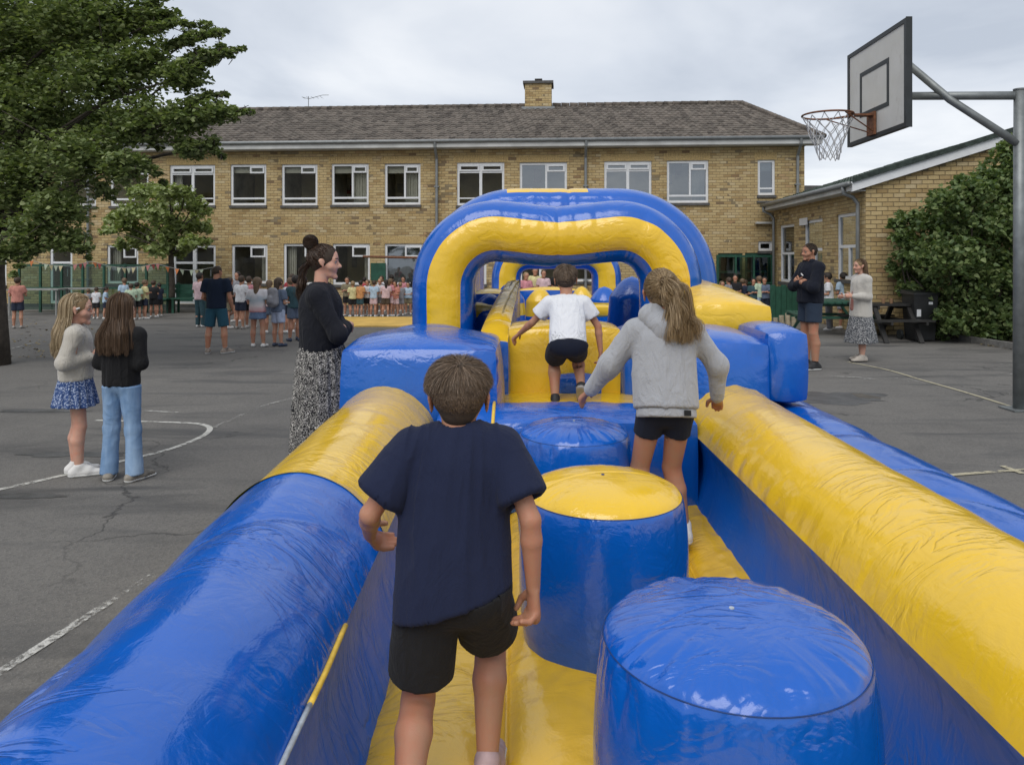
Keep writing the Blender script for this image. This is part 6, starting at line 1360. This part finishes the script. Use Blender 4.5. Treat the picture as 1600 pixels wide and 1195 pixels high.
# ---------------------------------------------------------------- man and woman on the right
NVH = fabric('black_navy_fleece', (.010, .012, .020), 300, .2, fold=.008); NVS = fabric('slate_navy_shorts', (.028, .042, .068), 300, .2)
HM = 1.93; pose = dict(lean=(0, -.03, 1), tL=(-.06, .05, -1), sL=(0, -.05, -1), tR=(.06, .02, -1), sR=(0, -.04, -1), uL=(-.22, .40, -.90), fL=(1, .20, .26), uR=(.22, .40, -.90), fR=(-1, .24, .20), nL=(0, -1, .2), nR=(0, -1, .2), head=(0, .04, 1), hyaw=0, footL=(-.15, 1, 0), footR=(.1, 1, 0))
gm = GP(1266, 576); f4_, q = figure('man with short hair in a black hoodie and navy shorts, arms folded, looking left', tuple(gm), 100, HM, 'man', pose, vox=.010, skinc='tan')
cloth(f4_, q, 'hoodie', tee(q, .7, HM, 1.12, hem=-.01, hemr=.094, long=True, slr=(.042, .038), cuff=.024, depth=.88), .011, NVH, .012, 5, 71, k=.024)
cloth(f4_, q, 'hood', [rc(q.neck - q.xr * .045 * HM + q.up * .005 * HM + q.fw * .02 * HM, q.neck - q.fw * .045 * HM - q.up * .02 * HM, .026 * HM, .034 * HM), rc(q.neck + q.xr * .045 * HM + q.up * .005 * HM + q.fw * .02 * HM, q.neck - q.fw * .045 * HM - q.up * .02 * HM, .026 * HM, .034 * HM)], .01, NVH, .004, 8, 72, k=.015)
cloth(f4_, q, 'shorts', shorts(q, .66, HM, 1.12, waist=.02, flare=1.1), .010, NVS, .006, 8, 73)
MB().box(-.004, .02, .0, .004, 0, .01)
cp = q.neck + q.fw * .118 * HM * .88 - q.up * .10 * HM
V, F = sdf_surface([rc(cp - q.xr * .055 * HM, cp - q.xr * .035 * HM + q.up * .012 * HM, .010)], .003, .002); put(f4_, 'chest_logo', V, F, SHW)
for c, d in (('L', (-.15, 1, 0)), ('R', (.1, 1, 0))): cloth(f4_, q, 'sock', [rc(q.an[c], q.an[c] * .93 + q.kn[c] * .07, .025 * HM, .026 * HM)], .007, CHAR, 0); shoe(f4_, q, c, d, HM, SHB, SOLW, .008)
head_bits(f4_, q); V, F = sdf_surface(cap_prims(q, .002, -.14, .05), .006, .01); put(f4_, 'hair_base', relax(V, F), F, HDK); short_hair(f4_, q, 3500, hairmat('dark_short_hair', (.03, .02, .014), (.11, .075, .05)), .024, .008, .0018, seed=9)
V, F = sdf_surface([rc(hl(q, -.12, .27, -.36), hl(q, .12, .27, -.36), .125 * q.hh), rc(hl(q, -.2, .1, -.30), hl(q, -.14, .22, -.36), .11 * q.hh), rc(hl(q, .2, .1, -.30), hl(q, .14, .22, -.36), .11 * q.hh)], .006, .02); 
HC_ = 1.70; KNIT = fabric('cream_knit', (.50, .475, .43), 110, .16, .95, .006, fold=.006, sheen=.5); MIDI = m_floral('grey_white_print', (.07, .075, .085), (.42, .42, .42), 60, .42)
pose = dict(lean=(0, -.02, 1), tL=(0, .1, -1), sL=(0, -.02, -1), tR=(.0, -.08, -1), sR=(0, -.10, -1), uL=(-.10, .0, -1), fL=(.18, .95, .05), uR=(.14, -.05, -1), fR=(-.2, .95, -.02), nL=(1, 0, 0), nR=(-1, 0, 0), curlL=.9, curlR=.9, head=(0, .05, 1), footL=(-.1, 1, 0), footR=(.1, 1, 0))
gw = GP(1345, 564); f5_, q = figure('woman with long light brown hair, cream cardigan and grey patterned midi skirt, looking left', tuple(gw), 98, HC_, 'woman', pose, vox=.010, skinc='pale')
cloth(f5_, q, 'cardigan', tee(q, .7, HC_, 1.03, hem=-.10, hemr=.104, long=True, slr=(.040, .037), cuff=.024, depth=.92), .011, KNIT, .011, 5, 81, k=.024)
skirt(f5_, q, q.pel[2] - .11, .30, .092 * HC_, .150 * HC_, MIDI, 11, .016, depth=.95, seed=7)
V, F = sdf_surface([rc(q.neck + q.fw * .050 * HC_ - q.up * .10 * HC_, q.pel - q.up * .02 * HC_ + q.fw * .070 * HC_, .034 * HC_, .036 * HC_)], .01, .02); put(f5_, 'top', V, F, simple('dusty_pink_top', (.35, .16, .13), .9, .1, 20))
for c, d in (('L', (-.1, 1, 0)), ('R', (.1, 1, 0))): shoe(f5_, q, c, d, HC_, simple('beige_sandal', (.42, .38, .33), .6, .2, 25), SHB, .008)
head_bits(f5_, q); V, F = sdf_surface(cap_prims(q, .010, -.26), .006, .01); put(f5_, 'hair_base', relax(V, F), F, HBB); long_hair(f5_, q, 2600, hairmat('light_brown_hair', (.10, .06, .035), (.34, .23, .14)), .26, .0024, 30, 12, .006, .02, spread=.8); swept_hair(f5_, q, 1200, MC['light_brown_hair'], (0, -.8, -.45), .0024, 5)

# ---------------------------------------------------------------- man in the navy polo, mid left
HP = 1.56; pose = dict(lean=(0, .0, 1), tL=(-.12, .02, -1), sL=(-.06, -.03, -1), tR=(.14, .02, -1), sR=(.06, -.03, -1), uL=(-.22, .05, -1), fL=(.25, .85, -.25), uR=(.24, .02, -1), fR=(.05, .50, -.9), nR=(-1, 0, 0), head=(0, .03, 1), hyaw=-30, footL=(-.2, 1, 0), footR=(.75, 1, 0))
gp_ = GP(338, 552); f6_, q = figure('broad man in a dark navy polo shirt and teal shorts standing with his back turned', tuple(gp_), 4, HP, 'man', pose, vox=.011, skinc='tan', hands='mitt', face=True)
TEAL = fabric('teal_shorts', (.022, .075, .11), 200, .15); NP = fabric('navy_polo', (.010, .017, .034), 200, .2, fold=.008)
cloth(f6_, q, 'polo_shirt', tee(q, .62, HP, 1.10, hem=-.02, hemr=.100, slr=(.046, .046), depth=.80), .012, NP, .007, 6, 91)
cloth(f6_, q, 'shorts', shorts(q, .92, HP, 1.12, waist=.03, flare=1.05), .012, TEAL, .005, 8, 92)
for c, d in (('L', (-.2, 1, 0)), ('R', (.75, 1, 0))): cloth(f6_, q, 'sock', [rc(q.an[c], q.an[c] * .9 + q.kn[c] * .1, .025 * HP)], .008, SOCKW, 0); shoe(f6_, q, c, d, HP, simple('brown_white_trainer', (.22, .18, .15), .6, .7, 14), SOLW, .009)
V, F = sdf_surface(cap_prims(q, .008, -.20), .008, .01); put(f6_, 'hair', relax(V, F), F, HDK)

# ---------------------------------------------------------------- the children waiting further off
CM = {}
def fc(name, col): CM.setdefault(name, simple('cloth_' + name, col, .9, .22, 14, .004, 30)); return CM[name]
fc('white', (.58, .58, .60)); fc('pink', (.52, .22, .25)); fc('pale_green', (.42, .52, .38)); fc('pale_blue', (.36, .47, .58)); fc('yellow', (.58, .53, .28)); fc('navy', (.018, .024, .045)); fc('black', (.014, .014, .016)); fc('denim', (.11, .16, .26)); fc('salmon', (.46, .20, .16)); fc('slate', (.10, .13, .19)); fc('orange', (.52, .25, .10)); fc('grey', (.22, .22, .24)); fc('pale_denim', (.33, .38, .50)); fc('teal', (.03, .07, .085)); fc('brown', (.07, .05, .035)); fc('red', (.36, .05, .06)); fc('rose_white', (.55, .40, .42)); fc('khaki', (.20, .17, .11))
def m_tiedye():
    t = NT('tie_dye'); co = t.coords(); sp = t.n('SeparateXYZ'); t.L.new(co, sp.inputs[0]); z = t.math('ADD', sp.outputs[2], t.math('MULTIPLY', t.noise(co, 12, 3), .14)); return t.set(t.ramp(z, (.68, (.48, .18, .20)), (.80, (.62, .56, .56)), (.90, (.36, .42, .47)), (1.0, (.60, .58, .60))), .9)
CM['tie_dye'] = m_tiedye()
HM_ = {k_: simple('hair_' + k_, c_, .6, .3, 40, .006, 60) for k_, c_ in dict(brown=(.055, .035, .022), dark=(.02, .014, .011), blonde=(.25, .17, .09), light_brown=(.13, .085, .05), white=(.4, .4, .4)).items()}
ARCH = {}
def archetype(key):
    if key in ARCH: return ARCH[key]
    arms, bottom, hair, wide = key; H = 1.25
    A_ = {'down': dict(uL=(-.14, 0, -1), fL=(.0, .2, -1), uR=(.14, 0, -1), fR=(0, .2, -1)), 'front': dict(uL=(-.15, .0, -1), fL=(.35, .9, .0), uR=(.15, .0, -1), fR=(-.35, .9, .0)), 'fold': dict(uL=(-.15, .1, -1), fL=(.85, .6, .2), uR=(.15, .1, -1), fR=(-.85, .6, .2)), 'head': dict(uL=(-.3, .1, -1), fL=(.2, .5, .9), uR=(.3, .2, -1), fR=(-.3, .6, .9))}[arms]
    pose = dict(A_, tL=(-.06 * wide, .03, -1), tR=(.06 * wide, -.03, -1), sL=(-.03, -.04, -1), sR=(.03, -.04, -1), footL=(-.2, 1, 0), footR=(.3, 1, 0)); q = solve(H, 'kid', pose); v = .017
    out = {}; V, F = sdf_surface(body_prims(q, pose, 'mitt', False), v * .9, .014 * H); out['body'] = mesh_data('body', V, F)
    V, F = sdf_surface(tee(q, .66, H, 1.06, hem=-.015, hemr=.100, slr=(.045, .046), depth=.8), v, .02 * H); out['shirt'] = mesh_data('shirt', folds(V, F, .008, 8, 3), F)
    if bottom == 'skirt': V, F = sdf_surface([rc(q.pel + np.array([0, 0, .03]), q.pel - np.array([0, 0, .12 * H]), .085 * H, .12 * H, sq=((0, 1, 0), .85), cuts=[((0, 0, -1), q.pel - np.array([0, 0, .11 * H]))])], v, .01)
    else: V, F = sdf_surface(shorts(q, .72, H, 1.12, waist=.04, long=bottom == 'long', flare=1.1), v, .02)
    nm = {'skirt': 'skirt', 'long': 'trousers'}.get(bottom, 'shorts'); out[nm] = mesh_data(nm, V, F)
    P = cap_prims(q, .015, -.2)
    if hair == 'long': P = P[:2] + [rc(hl(q, 0, -.25, .0), hl(q, 0, -.36, -1.0), .26 * q.hh, .16 * q.hh)] + P[2:]
    if hair == 'bun': P = P[:2] + [rc(hl(q, 0, -.3, .5), hl(q, 0, -.32, .52), .15 * q.hh)] + P[2:]
    if hair == 'cap': P = P[:2] + [rc(hl(q, 0, .2, .2), hl(q, 0, .52, .16), .26 * q.hh, .2 * q.hh, sq=((0, 0, 1), .3))]
    V, F = sdf_surface(P, .013, .01); out['hair'] = mesh_data('hair', V, F)
    for c, d in (('L', (-.2, 1, 0)), ('R', (.3, 1, 0))):
        d = nrm(d); an = q.an[c]; V, F = sdf_surface([rc(an - d * .03 - np.array([0, 0, .028]), an + d * .10 - np.array([0, 0, .034]), .032, .028), rc(an, an - np.array([0, 0, .03]), .030)], .014, .01, cuts=[((0, 0, -1), an - np.array([0, 0, .056]))]); out['shoe' + c] = mesh_data('shoe', V, F)
    for me in out.values(): me.polygons.foreach_set('use_smooth', [True] * len(me.polygons)); me.materials.append(SK['far'])
    ARCH[key] = out; return out
def far_kid(x, yf, yh, rz, shirt, bottom_c, arms='front', bottom='short', hair='short', hc='brown', label='', group=None, wide=1.0, shoes=None, D=None, bag=None):
    p = GP(x, yf); h = (yf - yh) * p[1] / FP; s = h / 1.25
    o = thing('person', label, 'person', tuple(p), R(rz), group); o.scale = (s * (.92 + .18 * random.random()), s * (.95 + .1 * random.random()), s); o.rotation_euler = (R(random.uniform(-2.5, 2)), R(random.uniform(-2, 2)), R(rz + random.uniform(-22, 22))); bm = None
    for nm, me in archetype((arms, bottom, hair, wide)).items():
        m = SK['far'] if nm == 'body' else CM[shirt] if nm == 'shirt' else HM_[hc] if nm == 'hair' else (shoes or SHW) if nm.startswith('shoe') else CM[bottom_c]
        c = bpy.data.objects.new('shoe' if nm.startswith('shoe') else nm, me); C.objects.link(c); c.parent = o; c.material_slots[0].link = 'OBJECT'; c.material_slots[0].material = m
    if bag:
        V, F = BAG; b = obj('backpack', V, F, CM[bag], o, True, world=False)
    return o
V, F = sdf_surface([rc((-.03, -.15, .80), (-.03, -.15, .97), .10, .085, sq=((0, 1, 0), .7)), rc((.03, -.15, .80), (.03, -.15, .97), .10, .085, sq=((0, 1, 0), .7)), rc((0, -.21, .82), (0, -.21, .86), .06)], .013, .02); BAG = (V, F)
G1 = 'children waiting in the middle of the yard'; G2 = 'row of children behind the yellow mat'; G3 = 'children near the small tree'; G4 = 'people in front of the green doors'
K = far_kid
K(314, 511, 424, -20, 'rose_white', 'teal', 'front', 'long', 'short', 'dark', 'child in a pink and white top and long trousers behind the navy polo man', G1)
K(358, 513, 432, -60, 'brown', 'khaki', 'front', 'short', 'short', 'brown', 'child in brown top just right of the navy polo man', G1)
K(375, 514, 429, 10, 'white', 'navy', 'front', 'short', 'short', 'brown', 'boy in white T-shirt and navy shorts next to the tie-dye girl', G1, shoes=SHG)
K(371, 503, 423, 170, 'grey', 'black', 'front', 'short', 'short', 'dark', 'dark-haired child facing the yard behind the boy in the white T-shirt', G1)
K(404, 542, 431, 14, 'tie_dye', 'denim', 'front', 'skirt', 'long', 'light_brown', 'girl with long hair, pink and white tie-dye top and denim shorts', G1, 1.2)
K(391, 512, 430, -10, 'pink', 'black', 'front', 'short', 'short', 'brown', 'child in a pink top half hidden behind the tie-dye girl', G1)
K(423, 520, 436, 30, 'rose_white', 'slate', 'front', 'short', 'long', 'light_brown', 'girl in a pale pink top between the tie-dye girl and the slate-blue shirt', G1)
K(435, 541, 432, -25, 'slate', 'pale_denim', 'front', 'short', 'long', 'brown', 'girl in a slate blue shirt and pale shorts with a grey backpack', G1, 1.0, SHN, bag='grey')
K(452, 520, 432, 60, 'white', 'navy', 'front', 'short', 'short', 'light_brown', 'child in a white shirt behind the girl with the grey backpack', G1)
K(460, 533, 428, 40, 'teal', 'slate', 'front', 'short', 'short', 'dark', 'boy in a dark teal T-shirt left of the woman with the bun', G1, 1.0, SHN)
K(472, 531, 430, 20, 'navy', 'navy', 'front', 'short', 'short', 'dark', 'child in navy shirt and shorts right beside the woman with the bun', G1, 1.0, SHN)
K(455, 508, 426, 0, 'red', 'black', 'front', 'short', 'short', 'brown', 'child in a red top at the back of the waiting group', G1)
row = [(543, 494, 432, 'khaki', 'black', 'tallest child in khaki next to the woman with the bun'), (551, 495, 438, 'yellow', 'black', 'child in a pale yellow shirt and black shorts'), (562, 495, 437, 'orange', 'teal', 'child in an orange and white shirt and teal shorts'), (573, 494, 436, 'white', 'black', 'child in a plain white T-shirt and black shorts'), (583, 495, 437, 'pale_blue', 'rose_white', 'child in a pale blue shirt and pale pink shorts'), (592, 494, 434, 'white', 'grey', 'child in a white shirt with a black backpack'), (602, 495, 436, 'rose_white', 'brown', 'child in a rose white top and brown shorts'), (610, 494, 434, 'pink', 'rose_white', 'child in a pink top and pink shorts'), (618, 494, 438, 'salmon', 'rose_white', 'child in a salmon top and pale shorts'), (626, 493, 440, 'grey', 'grey', 'child in a grey top and grey shorts'), (638, 491, 440, 'pale_blue', 'khaki', 'child in pale blue crouching at the end')]
for i, (x, yf, yh, a, b, l) in enumerate(row):
    K(x, yf, yh, [170, 20, -30, 160, 10][i % 5], a, b, 'front' if i % 3 else 'fold', 'short', 'long' if i in (6, 7) else 'short', ['brown', 'blonde', 'dark', 'light_brown'][i % 4], l + ' behind the yellow mat', G2, bag='black' if i == 5 else None)
for i, (x, yf, yh, a) in enumerate([(568, 488, 432, 'red'), (598, 487, 430, 'white'), (613, 487, 428, 'black'), (648, 487, 428, 'black'), (630, 487, 431, 'pink'), (655, 488, 438, 'navy')]):
    K(x, yf, yh, [0, 180, 40][i % 3], a, 'black', 'front', 'long' if i == 3 else 'short', 'short', ['dark', 'brown'][i % 2], ('child in red', 'child in white', 'dark clothed taller child', 'tall figure all in black', 'child in pink', 'child in navy')[i] + ' in the back line near the arch', G2)
for i, (x, yf, yh, a, b, l) in enumerate([(150, 498, 448, 'white', 'black', 'child in white partly hidden between the two girls'), (163, 498, 447, 'pale_blue', 'navy', 'child in a pale blue shirt just above the brown-haired girl'), (195, 499, 433, 'pale_blue', 'black', 'taller boy in a light blue T-shirt'), (205, 500, 442, 'pale_green', 'navy', 'child in a mint green shirt beside the light blue boy'), (215, 499, 440, 'pale_green', 'black', 'child in a green shirt and black shorts in the middle of the green shirts'), (227, 498, 436, 'yellow', 'navy', 'child in a lime yellow shirt with folded arms'), (240, 496, 437, 'black', 'black', 'child all in black nearest the small tree trunk'), (249, 494, 441, 'navy', 'black', 'child in navy right behind the small tree trunk'), (137, 497, 450, 'grey', 'grey', 'child in grey just right of the blonde girl')]):
    K(x, yf, yh, [10, -60, 20, 40][i % 4], a, b, 'fold' if i == 5 else 'front', 'short', 'short', ['brown', 'dark', 'light_brown'][i % 3], l, G3)
K(28, 513, 431, 10, 'salmon', 'navy', 'head', 'short', 'short', 'brown', 'man in a salmon shirt and navy shorts at the far left under the tree', None, 1.2, SHG)
for i, (x, yf, yh, a, b, l) in enumerate([(1128, 500, 438, 'pale_green', 'grey', 'small person in pale green nearest the blue arch'), (1137, 500, 432, 'grey', 'white', 'person in grey with white trousers'), (1148, 500, 428, 'black', 'white', 'person in black top and pale trousers'), (1158, 499, 434, 'navy', 'rose_white', 'person in a navy jumper and pale trousers'), (1167, 499, 436, 'navy', 'black', 'person dressed wholly in navy'), (1178, 500, 434, 'teal', 'white', 'person in a dark teal top'), (1187, 500, 430, 'pale_green', 'pale_blue', 'person in a pale mint top'), (1196, 500, 432, 'slate', 'navy', 'person in a slate blue jumper closest to the annex')]):
    K(x, yf, yh, [180, 20, 150, -40, 90][i % 5], a, b, 'fold' if i % 2 else 'front', 'long', 'bun' if i == 2 else 'short', ['light_brown', 'brown', 'dark'][i % 3], l + ' before the green doors', G4)
K(1296, 516, 424, 60, 'white', 'grey', 'front', 'long', 'short', 'dark', 'child in white between the man and the woman on the right'); K(1318, 514, 424, 20, 'pale_blue', 'grey', 'front', 'short', 'short', 'dark', 'child in a pale shirt at the green picnic table behind the woman in the cardigan')
for i, (x, yf, yh, a, b, l) in enumerate([(822, 500, 424, 'pink', 'rose_white', 'child in pink seen through the arches at the far left of the opening'), (834, 498, 416, 'yellow', 'khaki', 'child in yellow seen through the arches'), (848, 499, 420, 'rose_white', 'red', 'child in pink and white seen through the arches beside the dark door'), (872, 497, 418, 'black', 'black', 'adult in black seen through the arches in front of the dark door')]):
    K(x, yf, yh, 180, a, b, 'front', 'short', 'long' if i < 3 else 'short', ['blonde', 'light_brown', 'brown', 'dark'][i], l)
print("SCRIPT TIME", time.time()-T0)
